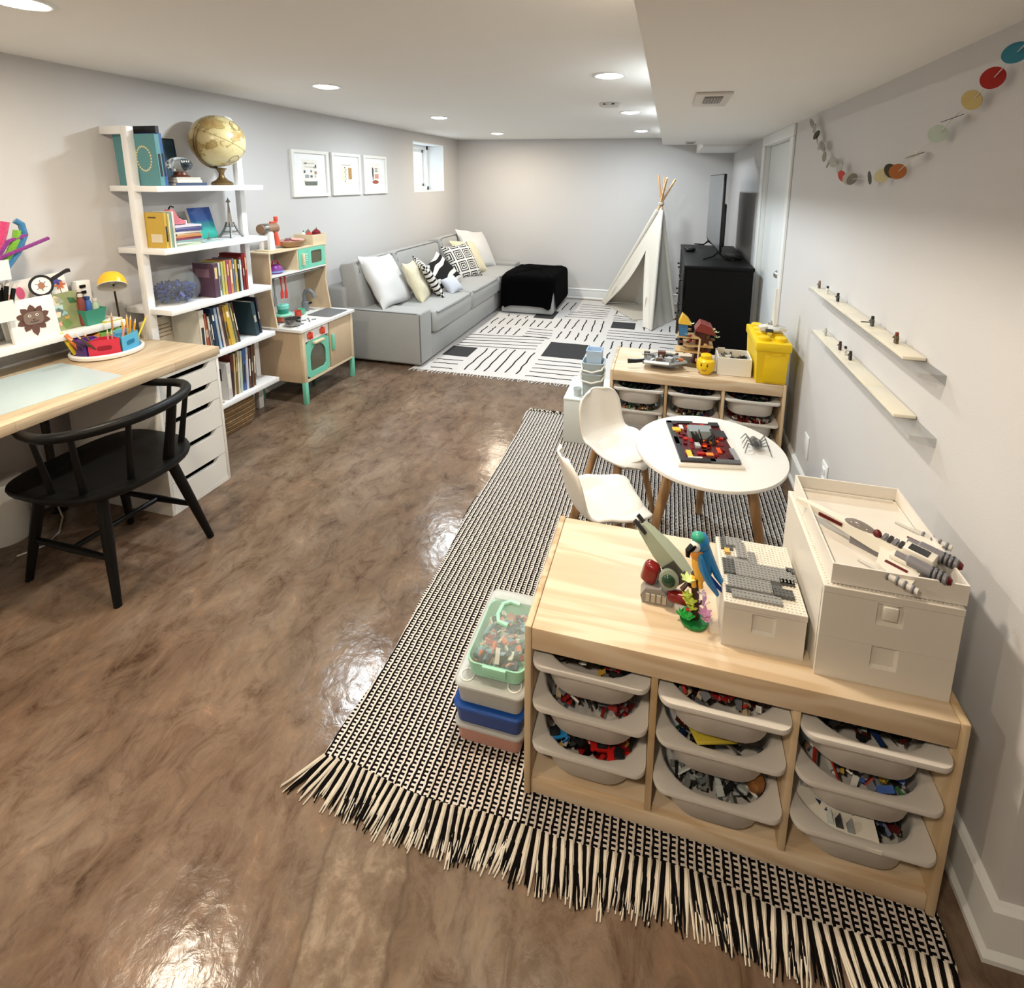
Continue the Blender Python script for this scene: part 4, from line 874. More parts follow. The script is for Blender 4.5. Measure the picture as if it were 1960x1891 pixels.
# hob, sink, tap
ob('hob_plate', G().box(KX0 + 0.06, KX1 - 0.06, 2.965, 3.235, KZ, KZ + 0.0025, bev=0.001), mat('hob_white', '#e3e4e4', 0.4), t)
for hx, hy in ((-2.55, 3.03), (-2.55, 3.165), (-2.70, 3.03), (-2.70, 3.165)):
    for a in range(4):
        dx, dy = math.cos(R(45 + 90 * a)), math.sin(R(45 + 90 * a))
        ob('burner_bar', G().tube([(hx + dx * 0.018, hy + dy * 0.018, KZ + 0.006), (hx + dx * 0.05, hy + dy * 0.05, KZ + 0.006)], 0.005, 8), mat('burner_grey', '#7c7b7a', 0.5), t)
s0 = [(x, y) for x, y in rrect(0.20, 0.225, 0.02, 4, -2.565, 3.405)]
g = G(); g.loft([[(x, y, KZ + 0.0015) for x, y in rrect(0.214, 0.239, 0.024, 4, -2.565, 3.405)], [(x, y, KZ + 0.0035) for x, y in s0], [(-2.565 + (x + 2.565) * .97, 3.405 + (y - 3.405) * .97, KZ + 0.0006) for x, y in s0]], cap0=False)
ob('sink_basin', g, mat('sink_grey', '#6b6d70', 0.4), t)
f = ob('tap', G().lathe([(0.026, 0), (0.026, 0.075), (0.022, 0.08), (0.002, 0.08)], (-2.765, 3.40, KZ), 18), mat('tap_grey', '#6f7377', 0.4), t)
ob('spout', G().tube([(-2.765, 3.40, KZ + 0.07), (-2.765, 3.40, KZ + 0.13), (-2.75, 3.40, KZ + 0.165), (-2.715, 3.40, KZ + 0.172), (-2.685, 3.40, KZ + 0.150), (-2.675, 3.40, KZ + 0.115)], 0.015, 10), mat('tap_grey', '#6f7377'), f)
ob('lever', G().tube([(-2.765, 3.42, KZ + 0.05), (-2.755, 3.465, KZ + 0.055)], 0.008, 8), black_m, f)
# upper unit
UX = -2.65
for y in (2.935, 3.530):
    pan = [(KX0 + 0.012, KZ), (UX + 0.02, KZ), (UX - 0.012, 0.80), (UX, 0.92), (UX, 1.088), (KX0 + 0.012, 1.088)]
    ob('upper_side', G().prism(pan, y, y + 0.012, 'y'), ply, t); ob('edge_band', G().tube([(UX + 0.02, y + 0.006, KZ), (UX - 0.012, y + 0.006, 0.80), (UX, y + 0.006, 0.92), (UX, y + 0.006, 1.088)], 0.0065, 4), ply_edge, t)
ob('top_board', G().box(KX0 + 0.012, UX + 0.004, 2.930, 3.548, 1.082, 1.094, bev=0.001), ply_edge, t)
ob('inner_shelf', G().box(KX0 + 0.012, UX + 0.002, 2.945, 3.532, 0.915, 0.927), white_m, t)
ob('cubby_wall', G().box(KX0 + 0.012, UX, 3.212, 3.222, 0.927, 1.082), ply_edge, t)
cy, cz = 3.426, 1.0045
inn = rrect(0.125, 0.098, 0.012, 3, cy, cz)
gm = framed(expand(inn, cy, cz, 0.100, 0.0765), inn, UX - 0.010, UX + 0.003); gm.box(UX - 0.010, UX + 0.003, 3.225, 3.328, 0.928, 1.081)
d = ob('microwave_door', gm, mint, t, smooth=20)
ob('microwave_pane', G().prism(inn, UX - 0.008, UX - 0.004, 'x'), pane_m, d)
ob('handle', G().box(UX + 0.003, UX + 0.020, 3.258, 3.276, 0.955, 1.045, bev=0.003), ply_edge, d)
for k in range(4): ob('button', G().box(UX + 0.003, UX + 0.006, 3.300, 3.322, 1.028 - 0.016 * k, 1.036 - 0.016 * k), mat('pale_mint', '#c4e8da', 0.5), d)
ob('hanging_rail', G().tube([(UX - 0.03, 2.95, 0.895), (UX - 0.03, 3.527, 0.895)], 0.006, 8), steel, t)
# utensils hanging from the rail
for y, c, lab, L_ in ((3.055, '#c63a33', 'red toy spatula hanging left on the kitchen rail', 0.16), (3.095, '#c63a33', 'red toy spoon hanging next to the red spatula', 0.165), (2.985, '#77777a', 'grey toy slice hanging at the far left of the rail', 0.20)):
    t = thing('toy_utensil', lab, 'utensil', (UX - 0.03, y, 0.905 - L_), group='utensils on the kitchen rail')
    ob('handle', G().tube([(UX - 0.022, y, 0.905), (UX - 0.02, y, 0.905 - L_ * .6)], [0.007, 0.005], 8), plastic(c), t)
    ob('head', G().prism([(y - 0.006, 0.905 - L_ * .6), (y + 0.006, 0.905 - L_ * .6), (y + 0.014, 0.905 - L_ * .75), (y + 0.013, 0.905 - L_), (y - 0.013, 0.905 - L_), (y - 0.014, 0.905 - L_ * .75)], UX - 0.023, UX - 0.018, 'x'), plastic(c), t)
# purple teapot in the cubby
t = thing('toy_kettle', 'purple and blue toy kettle in the kitchen cubby', 'toy kettle', (-2.72, 3.06, 0.927))
pur = plastic('#7b2f86'); c = (-2.72, 3.06, 0.9275)
ob('body', G().lathe([(0.045, 0), (0.056, 0.012), (0.055, 0.035), (0.040, 0.055), (0.018, 0.062), (0.002, 0.063)], c, 24), pur, t)
ob('band', G().lathe([(0.0565, 0.010), (0.0572, 0.016), (0.0565, 0.022)], c, 24, cap0=False, cap1=False), plastic('#7f9fd6'), t)
ob('spout', G().tube([(c[0], c[1] - 0.048, c[2] + 0.03), (c[0], c[1] - 0.068, c[2] + 0.045), (c[0], c[1] - 0.076, c[2] + 0.062)], [0.012, 0.009, 0.007], 10), pur, t)
ob('handle', G().tube([(c[0], c[1] - 0.03, c[2] + 0.05), (c[0], c[1] - 0.015, c[2] + 0.085), (c[0], c[1] + 0.03, c[2] + 0.085), (c[0], c[1] + 0.045, c[2] + 0.04)], 0.006, 8), plastic('#b02a4a'), t)
# pans and cups on the hob
t = thing('toy_saucepan', 'small steel toy saucepan on the hob', 'toy pan', (-2.56, 3.01, KZ + 0.012)); c = (-2.56, 3.01, KZ + 0.0115)
ob('pan', G().lathe([(0.052, 0), (0.054, 0.004), (0.055, 0.045), (0.058, 0.047), (0.052, 0.046), (0.050, 0.006), (0.002, 0.005)], c, 28, cap1=False), steel, t)
ob('handle', G().tube([(c[0] + 0.05, c[1] - 0.02, c[2] + 0.035), (c[0] + 0.10, c[1] - 0.05, c[2] + 0.045)], 0.006, 8), black_m, t)
t = thing('toy_pot', 'coral toy pot with a mint lid behind the saucepan', 'toy pot', (-2.70, 3.085, KZ + 0.012)); c = (-2.70, 3.085, KZ + 0.0115)
ob('pot', G().lathe([(0.045, 0), (0.052, 0.006), (0.054, 0.038), (0.002, 0.038)], c, 28), plastic('#cf6a52'), t); ob('lid', G().lathe([(0.060, 0.038), (0.062, 0.046), (0.058, 0.054), (0.002, 0.056)], c, 28), plastic('#8fd8bf'), t)
t = thing('toy_stacking_cup', 'teal toy cup standing on the mint pot lid', 'toy cup', (-2.70, 3.085, KZ + 0.068)); c = (-2.70, 3.085, KZ + 0.068)
ob('cup', G().lathe([(0.034, 0), (0.037, 0.004), (0.038, 0.034), (0.002, 0.034)], c, 24), plastic('#2f9a86'), t); ob('lid', G().lathe([(0.040, 0.034), (0.041, 0.060), (0.037, 0.064), (0.002, 0.065)], c, 24), plastic('#7fd6c6'), t)
for x, y, col, lab in ((-2.70, 3.235, '#c8473a', 'small red toy cup beside the sink tap'), (-2.72, 3.30, '#6cc3a2', 'small mint toy cup beside the sink tap')):
    t = thing('toy_cup', lab, 'toy cup', (x, y, KZ + 0.003))
    ob('cup', G().lathe([(0.020, 0), (0.022, 0.003), (0.024, 0.042), (0.026, 0.044), (0.022, 0.043), (0.019, 0.005), (0.002, 0.004)], (x, y, KZ + 0.0035), 20, cap1=False), plastic(col), t); ob('handle', G().tube([(x + 0.022, y, KZ + 0.036), (x + 0.036, y, KZ + 0.03), (x + 0.036, y, KZ + 0.016), (x + 0.022, y, KZ + 0.01)], 0.003, 6), plastic(col), t)
# on top of the kitchen
ZT = 1.0945
t = thing('toy_mixer', 'white and brown toy stand mixer with a red crank', 'toy mixer', (-2.74, 3.03, ZT))
ob('base', G().box(-2.80, -2.68, 2.975, 3.115, ZT, ZT + 0.008, bev=0.003), ply_edge, t)
for x in (-2.775, -2.705): ob('post', G().prism([(3.005, ZT + 0.008), (3.055, ZT + 0.008), (3.048, ZT + 0.12), (3.04, ZT + 0.135), (3.02, ZT + 0.135), (3.012, ZT + 0.12)], x - 0.011, x + 0.011, 'x'), white_m, t)
ob('drum', G().lathe([(0.002, -0.075), (0.034, -0.074), (0.036, -0.06), (0.036, 0.06), (0.034, 0.074), (0.002, 0.075)], n=24, M=frame((-2.74, 3.05, ZT + 0.155), R(90), 0, 0)), mat('toy_brown', '#8c6f58', 0.5), t)
ob('band', G().lathe([(0.0365, 0.02), (0.0375, 0.024), (0.0375, 0.06), (0.0365, 0.064)], n=24, M=frame((-2.74, 3.05, ZT + 0.155), R(90), 0, 0), cap0=False, cap1=False), steel, t)
cr = ob('crank', G().box(-2.75, -2.73, 3.075, 3.135, ZT + 0.190, ZT + 0.202, bev=0.002), red_m, t); ob('crank_knob', G().box(-2.752, -2.728, 3.12, 3.14, ZT + 0.202, ZT + 0.235, bev=0.003), red_m, cr)
ob('beater', G().cyl((-2.72, 3.105, ZT + 0.03), (-2.72, 3.098, ZT + 0.13), 0.022, 0.012, 12), red_m, t)
t = thing('wooden_toy_bowl', 'tan toy bowl with pink slices on the play kitchen', 'toy bowl', (-2.73, 3.26, ZT)); c = (-2.73, 3.26, ZT)
ob('bowl', G().lathe([(0.045, 0), (0.07, 0.012), (0.092, 0.042), (0.094, 0.050), (0.086, 0.046), (0.064, 0.018), (0.002, 0.012)], c, 32, sy=1.25, cap1=False), mat('wicker_tan', '#b08d68', 0.6, var=0.2, vscale=50), t)
for k in range(3): ob('slice', G().box(-0.05, 0.05, -0.03, 0.03, 0, 0.008, M=frame((c[0] + 0.01 * k, c[1] - 0.05 + 0.045 * k, c[2] + 0.038 + 0.006 * k), R(12), R(8), R(30 * k)), bev=0.003), plastic(('#c98a80', '#7c3f44', '#d6a398')[k]), t)
t = thing('wooden_crate', 'open birch crate of toy food on the play kitchen', 'crate', (-2.745, 3.49, ZT))
ob('crate', open_bin(-2.83, -2.66, 3.41, 3.575, ZT, ZT + 0.075, 0.009), ply_edge, t)
for x, y, r, c, lab in ((-2.72, 3.535, 0.035, '#7e1f2c', 'dark red toy fruit in the birch crate'), (-2.73, 3.46, 0.028, '#b8473f', 'red toy pepper in the birch crate'), (-2.77, 3.445, 0.026, '#e4ddd2', 'white toy onion in the birch crate'), (-2.77, 3.50, 0.03, '#6d7a6c', 'grey-green toy vegetable in the birch crate')):
    t = thing('toy_vegetable', lab, 'toy food', (x, y, ZT + 0.010), group='toy food in the crate')
    ob('flesh', G().lathe([(0.004, 0), (r * .7, 0.006), (r, r), (r * .9, r * 1.7 + 0.02), (r * .35, r * 2 + 0.028), (0.004, r * 2 + 0.03)], (x, y, ZT + 0.010), 18), plastic(c), t); ob('stem', G().cyl((x, y, ZT + r * 2 + 0.036), (x + 0.004, y, ZT + r * 2 + 0.052), 0.004, 0.003, 6), plastic('#4d6b3a'), t)
# pictures on the left wall
for y0, y1, lab, items in (
    (3.51, 3.962, 'white framed print with paddles and a canoe, nearest of three', 'a'), (4.012, 4.445, 'white framed print with a pelt and tan box, middle of three', 'b'), (4.498, 4.918, 'white framed print with a rust oval, farthest of three', 'c')):
    zc0, zc1 = 1.452, 1.826; yc, zc = (y0 + y1) / 2, (zc0 + zc1) / 2; w, h = (y1 - y0), (zc1 - zc0)
    t = thing('framed_print', lab, 'picture', (XL, yc, zc0), group='framed prints on the left wall')
    def rc(ww, hh): return [(yc - ww / 2, zc - hh / 2), (yc + ww / 2, zc - hh / 2), (yc + ww / 2, zc + hh / 2), (yc - ww / 2, zc + hh / 2)]
    ob('frame', framed(rc(w, h), rc(w - 0.055, h - 0.05), XL, XL + 0.022), white_m, t, smooth=10)
    ob('mount', G().prism(rc(w - 0.054, h - 0.049), XL, XL + 0.008, 'x'), paper('#f2f3f3'), t)
    pr = ob('print', G().prism(rc(w * .42, h * .60), XL + 0.008, XL + 0.0092, 'x'), paper('#eeebe4'), t)
    X0, X1 = XL + 0.0092, XL + 0.0104
    def it(nm, c, poly): ob(nm, G().prism([(yc + a * w, zc + b_ * h) for a, b_ in poly], X0, X1, 'x'), paper(c), pr)
    def rr(cx, cz, ww, hh): return [(cx - ww / 2, cz - hh / 2), (cx + ww / 2, cz - hh / 2), (cx + ww / 2, cz + hh / 2), (cx - ww / 2, cz + hh / 2)]
    def el(cx, cz, ww, hh, n=14): return [(cx + ww / 2 * math.cos(2 * math.pi * k / n), cz + hh / 2 * math.sin(2 * math.pi * k / n)) for k in range(n)]
    if items == 'a':
        for dz, s_ in ((0.22, 1), (0.14, -1)): it('paddle_shaft', '#b9b2a6', rr(-0.02 + .01 * s_, dz, 0.26, 0.012)); it('paddle_blade', '#b3aca0', el(-0.13 * s_, dz, 0.09, 0.05))
        it('canoe', '#6f746c', [(-0.17, -0.15), (-0.15, -0.17), (0.15, -0.17), (0.17, -0.15), (0.17, -0.25), (0.14, -0.26), (-0.14, -0.26), (-0.17, -0.24)])
        for cx, cz, ww, hh, c in ((0.14, 0.02, .06, .07, '#b08a78'), (-0.16, 0.04, .04, .06, '#4a5560'), (0.02, 0.05, .04, .05, '#7b7f88'), (-0.10, -0.06, .10, .07, '#9aa0a4'), (0.02, -0.06, .06, .05, '#6a6e74'), (0.15, 0.17, .03, .06, '#5e6066'), (0.13, -0.06, .04, .05, '#c6bfb0')): it('motif', c, rr(cx, cz, ww, hh))
    elif items == 'b':
        it('box_motif', '#b08a50', rr(0.13, 0.02, .12, .28)); it('pelt_motif', '#e4dcc8', [(-.19, .22), (-.12, .12), (-.02, .18), (-.02, -.18), (-.12, -.12), (-.19, -.24), (-.16, 0)])
        for k in range(7): it('motif', ('#8d8378', '#6f6a66', '#a9927a')[k % 3], rr(-0.05 + 0.035 * (k % 2), 0.16 - 0.055 * k, .025, .03))
        it('stick_motif', '#b7a894', rr(0.0, .22, .3, .015)); it('label_motif', '#dcd8cc', rr(0.08, -.22, .2, .05))
    else:
        it('oval_motif', '#a05540', el(0.01, -0.19, .27, .10)); it('square_motif', '#d69a86', rr(.07, -.04, .16, .12)); it('dark_motif', '#2c2c30', [(-.12, .18), (-.09, .20), (-.06, .14), (-.07, .02), (-.06, -.14), (-.08, -.14), (-.09, .0), (-.11, -.13), (-.12, .05)])
        for k in range(6): it('motif', ('#3a3c40', '#5b6066', '#8a8f94')[k % 3], rr(0.02 + 0.045 * (k % 3), 0.10 + 0.06 * (k // 3), .03, .03))
# ================================================================== lounge: sofa, cushions, footstool, rug, tent, media unit
def fabric(name, c, var=0.08, bs=300, bump=0.25):
    return mat(name, c, 0.92, var=var, vscale=160, bump=bump, bscale=bs, sheen=0.25, spec=0.25)
sofa_m = fabric('grey_weave', '#a3a3a1'); pipe_m = fabric('grey_piping', '#6c6c6b')
def cushion(x0, x1, y0, y1, z0, z1, puff=0.02, r=0.035, n=14):
    """boxy cushion with a crowned top and rounded edges"""
    g = G(); cx, cy = (x0 + x1) / 2, (y0 + y1) / 2; w, d = x1 - x0, y1 - y0
    rings = []
    def ring(ins, z, crown=0.0):
        out = []
        for a, b_ in rrect(w - 2 * ins, d - 2 * ins, max(0.03, r - ins * .2), 5, cx, cy):
            u, v = (a - cx) / (w / 2), (b_ - cy) / (d / 2)
            out.append((a, b_, z + crown * max(0, (1 - u * u)) * max(0, (1 - v * v))))
        return out
    rings.append(ring(r, z0)); rings.append(ring(r * .3, z0 + r * .3)); rings.append(ring(0, z0 + r)); rings.append(ring(0, z1 - r)); rings.append(ring(r * .3, z1 - r * .3)); rings.append(ring(r, z1))
    for k in range(1, 9): rings.append(ring(r + (min(w, d) / 2 - r - 0.01) * k / 8, z1, puff * (1 if k > 1 else .8)))
    return g.loft(rings)
t = thing('sofa', 'long light grey fabric sofa along the left wall', 'sofa', (-2.43, 5.3, 0))
ob('near_arm', G().box(-2.88, -1.985, 3.818, 4.042, 0.025, 0.488, bev=0.022, seg=4), sofa_m, t)
ob('far_arm', G().box(-2.88, -1.985, 6.615, 6.835, 0.025, 0.488, bev=0.022, seg=4), sofa_m, t)
ob('base', G().box(-2.86, -1.995, 4.042, 6.615, 0.025, 0.245, bev=0.008), sofa_m, t)
ob('back_frame', G().box(-2.888, -2.70, 3.83, 6.825, 0.03, 0.665, bev=0.03, seg=4), sofa_m, t)
for y, x in ((3.90, -2.05), (6.75, -2.05), (3.90, -2.82), (6.75, -2.82)): ob('foot', G().box(x - 0.03, x + 0.03, y - 0.03, y + 0.03, 0, 0.026), black_m, t)
for y0, y1 in ((4.047, 4.925), (4.930, 5.805), (5.810, 6.61)):
    c = ob('seat_cushion', cushion(-2.62, -1.945, y0, y1, 0.248, 0.452, 0.035, 0.045), sofa_m, t)
    ob('piping', G().tube([(-1.955, y0 + 0.03, 0.445), (-1.947, y0 + 0.05, 0.412 + 0.02), (-1.945, (y0 + y1) / 2, 0.425), (-1.947, y1 - 0.05, 0.432), (-1.955, y1 - 0.03, 0.445)], 0.0045, 6), pipe_m, c)
for y0, y1, dz in ((3.86, 4.50, 0.0), (4.52, 5.52, 0.0), (5.58, 6.22, 0.02)):
    g = cushion(-0.10, 0.10, y0, y1, 0.0, 0.46 + dz, 0.012, 0.045)
    bmesh.ops.transform(g.bm, matrix=frame((-2.615, 0, 0.43), 0, R(-10), 0), verts=g.bm.verts)
    c = ob('back_cushion', g, sofa_m, t)
    Mb = frame((-2.615, 0, 0.43), 0, R(-10), 0); zt_ = 0.45 + dz
    ob('piping', G().tube([(0.095, y0 + 0.03, zt_ - 0.1), (0.09, y0 + 0.03, zt_ - 0.01), (0.088, y0 + 0.07, zt_), (0.088, y1 - 0.07, zt_), (0.09, y1 - 0.03, zt_ - 0.01), (0.095, y1 - 0.03, zt_ - 0.1)], 0.005, 6, M=Mb), pipe_m, c)
for x0, x1 in ((-2.86, -2.0),):
    ob('arm_piping', G().tube([(-2.86, 3.822, 0.478), (-2.02, 3.822, 0.478), (-1.992, 3.824, 0.468), (-1.988, 3.824, 0.05)], 0.005, 6), pipe_m, t)
# scatter cushions
def pillow_mesh(w, h, th, n=22, pinch=0.10, rag=0.0, seed=1):
    g = G(); rnd = random.Random(seed); ph = rnd.random() * 6
    def P(i, j, s_):
        u, v = -1 + 2 * i / n, -1 + 2 * j / n
        k = ((1 - u ** 2) * (1 - v ** 2)); k = max(0, k) ** 0.42
        ex = 1 - pinch * (1 - abs(v) ** 2) * abs(u) ** 3; ey = 1 - pinch * (1 - abs(u) ** 2) * abs(v) ** 3
        wr = rag * (math.sin(5 * u + 3 * v + ph) + math.sin(-4 * v + 6 * u * v + ph)) * k
        return (u * w / 2 * ex, v * h / 2 * ey, s_ * (th / 2 * k) + wr)
    for s_ in (1, -1): g.grid(lambda a, b_, s_=s_: P(a * n, b_ * n, s_), n, n)
    bmesh.ops.remove_doubles(g.bm, verts=g.bm.verts, dist=1e-5)
    return g
def pmat(loc, yaw, tilt, roll):
    """pillow plane: local z = normal; yaw = compass heading of the normal (0 = +x), tilt = lean back, roll about the normal"""
    return Matrix.Translation(loc) @ Matrix.Rotation(R(yaw), 4, 'Z') @ Matrix.Rotation(R(90 - tilt), 4, 'Y') @ Matrix.Rotation(R(90 + roll), 4, 'Z')
def pillow(loc, w, h, th, yaw, tilt, roll, m, label, seed=1, rag=0.0):
    g = pillow_mesh(w, h, th, rag=rag, seed=seed)
    o = link('throw_pillow', g.mesh('throw_pillow', 60), m); o['label'] = label; o['category'] = 'pillow'; o['group'] = 'pillows on the sofa'
    o.matrix_world = pmat(loc, yaw, tilt, roll); return o
def pattern_mat(name, fn):
    m = bpy.data.materials.new(name); m.use_nodes = True; nt = m.node_tree; N = nt.nodes; L = nt.links; b = N['Principled BSDF']
    tc = N.new('ShaderNodeTexCoord'); b.inputs['Roughness'].default_value = 0.9; b.inputs['Specular IOR Level'].default_value = 0.2
    def mth(op, a, c=None, d=None):
        q = N.new('ShaderNodeMath'); q.operation = op
        for i, v in enumerate((a, c, d)):
            if v is None: continue
            if isinstance(v, (int, float)): q.inputs[i].default_value = v
            else: L.new(v, q.inputs[i])
        return q.outputs[0]
    sp = N.new('ShaderNodeSeparateXYZ'); L.new(tc.outputs['Object'], sp.inputs[0])
    fac = fn(N, L, mth, sp.outputs['X'], sp.outputs['Y'], tc)
    x = N.new('ShaderNodeMix'); x.data_type = 'RGBA'; x.inputs[6].default_value = (*lin('#dcd8d2'), 1); x.inputs[7].default_value = (*lin('#1c1b1c'), 1)
    L.new(fac, x.inputs[0]); L.new(x.outputs[2], b.inputs['Base Color']); return m
def squares(N, L, mth, X, Y, tc):
    p = 0.145
    ux = mth('ABSOLUTE', mth('SUBTRACT', mth('FRACT', mth('ADD', mth('DIVIDE', X, p), 20)), 0.5)); uy = mth('ABSOLUTE', mth('SUBTRACT', mth('FRACT', mth('ADD', mth('DIVIDE', Y, p), 20)), 0.5))
    r = mth('MAXIMUM', ux, uy); f = mth('FRACT', mth('MULTIPLY', r, 6.0))
    return mth('MULTIPLY', mth('LESS_THAN', f, 0.5), mth('LESS_THAN', r, 0.47))
def greek(N, L, mth, X, Y, tc):
    p = 0.05
    a = mth('LESS_THAN', mth('FRACT', mth('ADD', mth('DIVIDE', Y, p), 20)), 0.38); b_ = mth('LESS_THAN', mth('FRACT', mth('ADD', mth('DIVIDE', X, 0.075), 20)), 0.3)
    return mth('ABSOLUTE', mth('SUBTRACT', a, b_))
def leaves(N, L, mth, X, Y, tc):
    w = N.new('ShaderNodeTexWave'); w.wave_type = 'RINGS'; w.inputs['Scale'].default_value = 3.2; w.inputs['Distortion'].default_value = 5.5; w.inputs['Detail'].default_value = 0.5; w.inputs['Detail Scale'].default_value = 1.3
    L.new(tc.outputs['Object'], w.inputs['Vector']); return mth('GREATER_THAN', w.outputs['Fac'], 0.52)
linen = fabric('white_linen', '#cfcecd', 0.03, 200, 0.12); fluffy = fabric('cream_faux_fur', '#d9d0b2', 0.12, 120, 0.7); lilac = fabric('lilac_grey_linen', '#c3c6cf', 0.04)
pillow((-2.47, 4.13, 0.69), 0.53, 0.53, 0.17, 2, 30, -6, linen, 'big white linen pillow leaning at the near end of the sofa', 1, 0.006)
pillow((-2.31, 4.42, 0.63), 0.43, 0.43, 0.14, 18, 26, -6, fluffy, 'cream fluffy pillow right of the big white one', 2, 0.005)
pillow((-2.28, 4.60, 0.635), 0.44, 0.44, 0.11, 38, 30, 4, pattern_mat('greek_key_print', greek), 'pillow with a black key border, seen edge-on', 3)
pillow((-2.30, 4.97, 0.61), 0.46, 0.40, 0.13, -10, 38, 22, pattern_mat('leaf_print', leaves), 'black and white leaf-print pillow in the middle of the sofa', 4)
pillow((-2.12, 4.80, 0.535), 0.20, 0.20, 0.11, -20, 40, 10, lilac, 'small round grey pillow in front of the leaf-print one', 5)
pillow((-2.33, 5.58, 0.65), 0.46, 0.46, 0.14, -20, 30, 2, pattern_mat('nested_square_print', squares), 'pillow with nested black squares', 6)
pillow((-2.36, 5.88, 0.66), 0.48, 0.48, 0.14, -10, 36, -8, fluffy, 'cream fluffy pillow behind the nested-square one', 7, 0.006)
pillow((-2.40, 6.24, 0.71), 0.57, 0.57, 0.16, -12, 33, -10, linen, 'big white linen pillow at the far end of the sofa', 8, 0.008)
# footstool with black throw
OX0, OX1, OY0, OY1, OZ = -1.915, -1.275, 5.79, 6.70, 0.44
t = thing('footstool', 'light grey upholstered footstool in front of the far end of the sofa', 'footstool', (-1.6, 6.24, 0))
ob('body', G().box(OX0, OX1, OY0, OY1, 0.018, 0.28, bev=0.015, seg=3), sofa_m, t); ob('cushion', cushion(OX0, OX1, OY0, OY1, 0.28, OZ, 0.03, 0.04), sofa_m, t)
for x in (OX0 + 0.08, OX1 - 0.08):
    for y in (OY0 + 0.08, OY1 - 0.08): ob('foot', G().box(x - 0.03, x + 0.03, y - 0.03, y + 0.03, 0, 0.02), black_m, t)
velvet = mat('black_velvet', '#040405', 1.0, var=0.5, vscale=30, spec=0.05)
g = G(); cx, cy = (OX0 + OX1) / 2, (OY0 + OY1) / 2; hw, hd = (OX1 - OX0) / 2 + 0.022, (OY1 - OY0) / 2 + 0.022; NN = 96
def hem(a):
    d = math.degrees(a) % 360       # 270 = towards the viewer, 0 = right side
    base = 0.085 + 0.018 * math.sin(3 * a) + 0.012 * math.sin(11 * a)
    if 300 < d < 345: base = 0.085 + 0.22 * math.sin(math.pi * (d - 300) / 45)
    return base
rings = []
def sq(a, k=1.0, e=0.22):
    c, s_ = math.cos(a), math.sin(a); return (cx + hw * k * math.copysign(abs(c) ** e, c), cy + hd * k * math.copysign(abs(s_) ** e, s_))
for k in (0.02, 0.3, 0.6, 0.85, 0.95): rings.append([(*sq(2 * math.pi * i / NN, k, 0.35), OZ + 0.050 - 0.022 * k ** 3 + 0.004 * math.sin(9 * i / NN * 6.28 + 4 * k)) for i in range(NN)])
rings.append([(*sq(2 * math.pi * i / NN, 0.99, 0.26), OZ + 0.008) for i in range(NN)])
for f_ in (0.0, 0.25, 0.5, 0.75, 1.0):
    ring = []
    for i in range(NN):
        a = 2 * math.pi * i / NN; h = hem(a); x, y = sq(a, 1.0 + 0.012 * f_ * (1 + math.sin(13 * a)) + 0.006 * f_)
        ring.append((x, y, (OZ - 0.03) * (1 - f_) + h * f_))
    rings.append(ring)
inner = [[(cx + (x - cx) * 0.985, cy + (y - cy) * 0.985, z) for x, y, z in rings[-1]], [(cx + (x - cx) * 0.985, cy + (y - cy) * 0.985, z) for x, y, z in rings[6]]]
g.loft(rings + inner, cap1=False)
solo('throw_blanket', g, velvet, 'black velvety blanket draped over the footstool', 'blanket', (cx, cy, OZ), smooth=60)
# white rug with woven black lines
RX0, RX1, RY0, RY1 = -2.07, 0.40, 3.80, 6.72
rug_white = mat('rug_cotton', '#cfcac6', 0.95, var=0.05, vscale=60, bump=0.35, bscale=260, spec=0.1)
rug_black = mat('rug_black_yarn', '#262526', 0.95, var=0.15, vscale=80, spec=0.1)
rug_dark = mat('rug_speckled_patch', '#3d3c3d', 0.95, var=0.55, vscale=240, spec=0.1)
t = thing('line_rug', 'large white rug with short black lines and dark squares', 'rug', ((RX0 + RX1) / 2, (RY0 + RY1) / 2, 0))
ob('weave', G().box(RX0, RX1, RY0, RY1, 0.0005, 0.008, bev=0.002), rug_white, t)
ZR = 0.0085
rl = random.Random(5)
def line(p, q, w=0.013):
    p, q = Vector((*p, 0)), Vector((*q, 0)); d = (q - p); n_ = Vector((-d.y, d.x, 0)).normalized(); g = G(); L_, Rr = [], []
    for k in range(7):
        u = k / 6; c = p + d * u + n_ * rl.uniform(-.006, .006)
        L_.append(c + n_ * w / 2); Rr.append(c - n_ * w / 2)
    g.loft([[(a.x, a.y, 0.0075), (a.x, a.y, ZR + 0.001), (b_.x, b_.y, ZR + 0.001), (b_.x, b_.y, 0.0075)] for a, b_ in zip(L_, Rr)])
    ob('woven_line', g, rug_black, t, smooth=0)
def patch(x0, x1, y0, y1): ob('dark_square', G().box(x0, x1, y0, y1, 0.007, ZR + 0.0012), rug_dark, t)
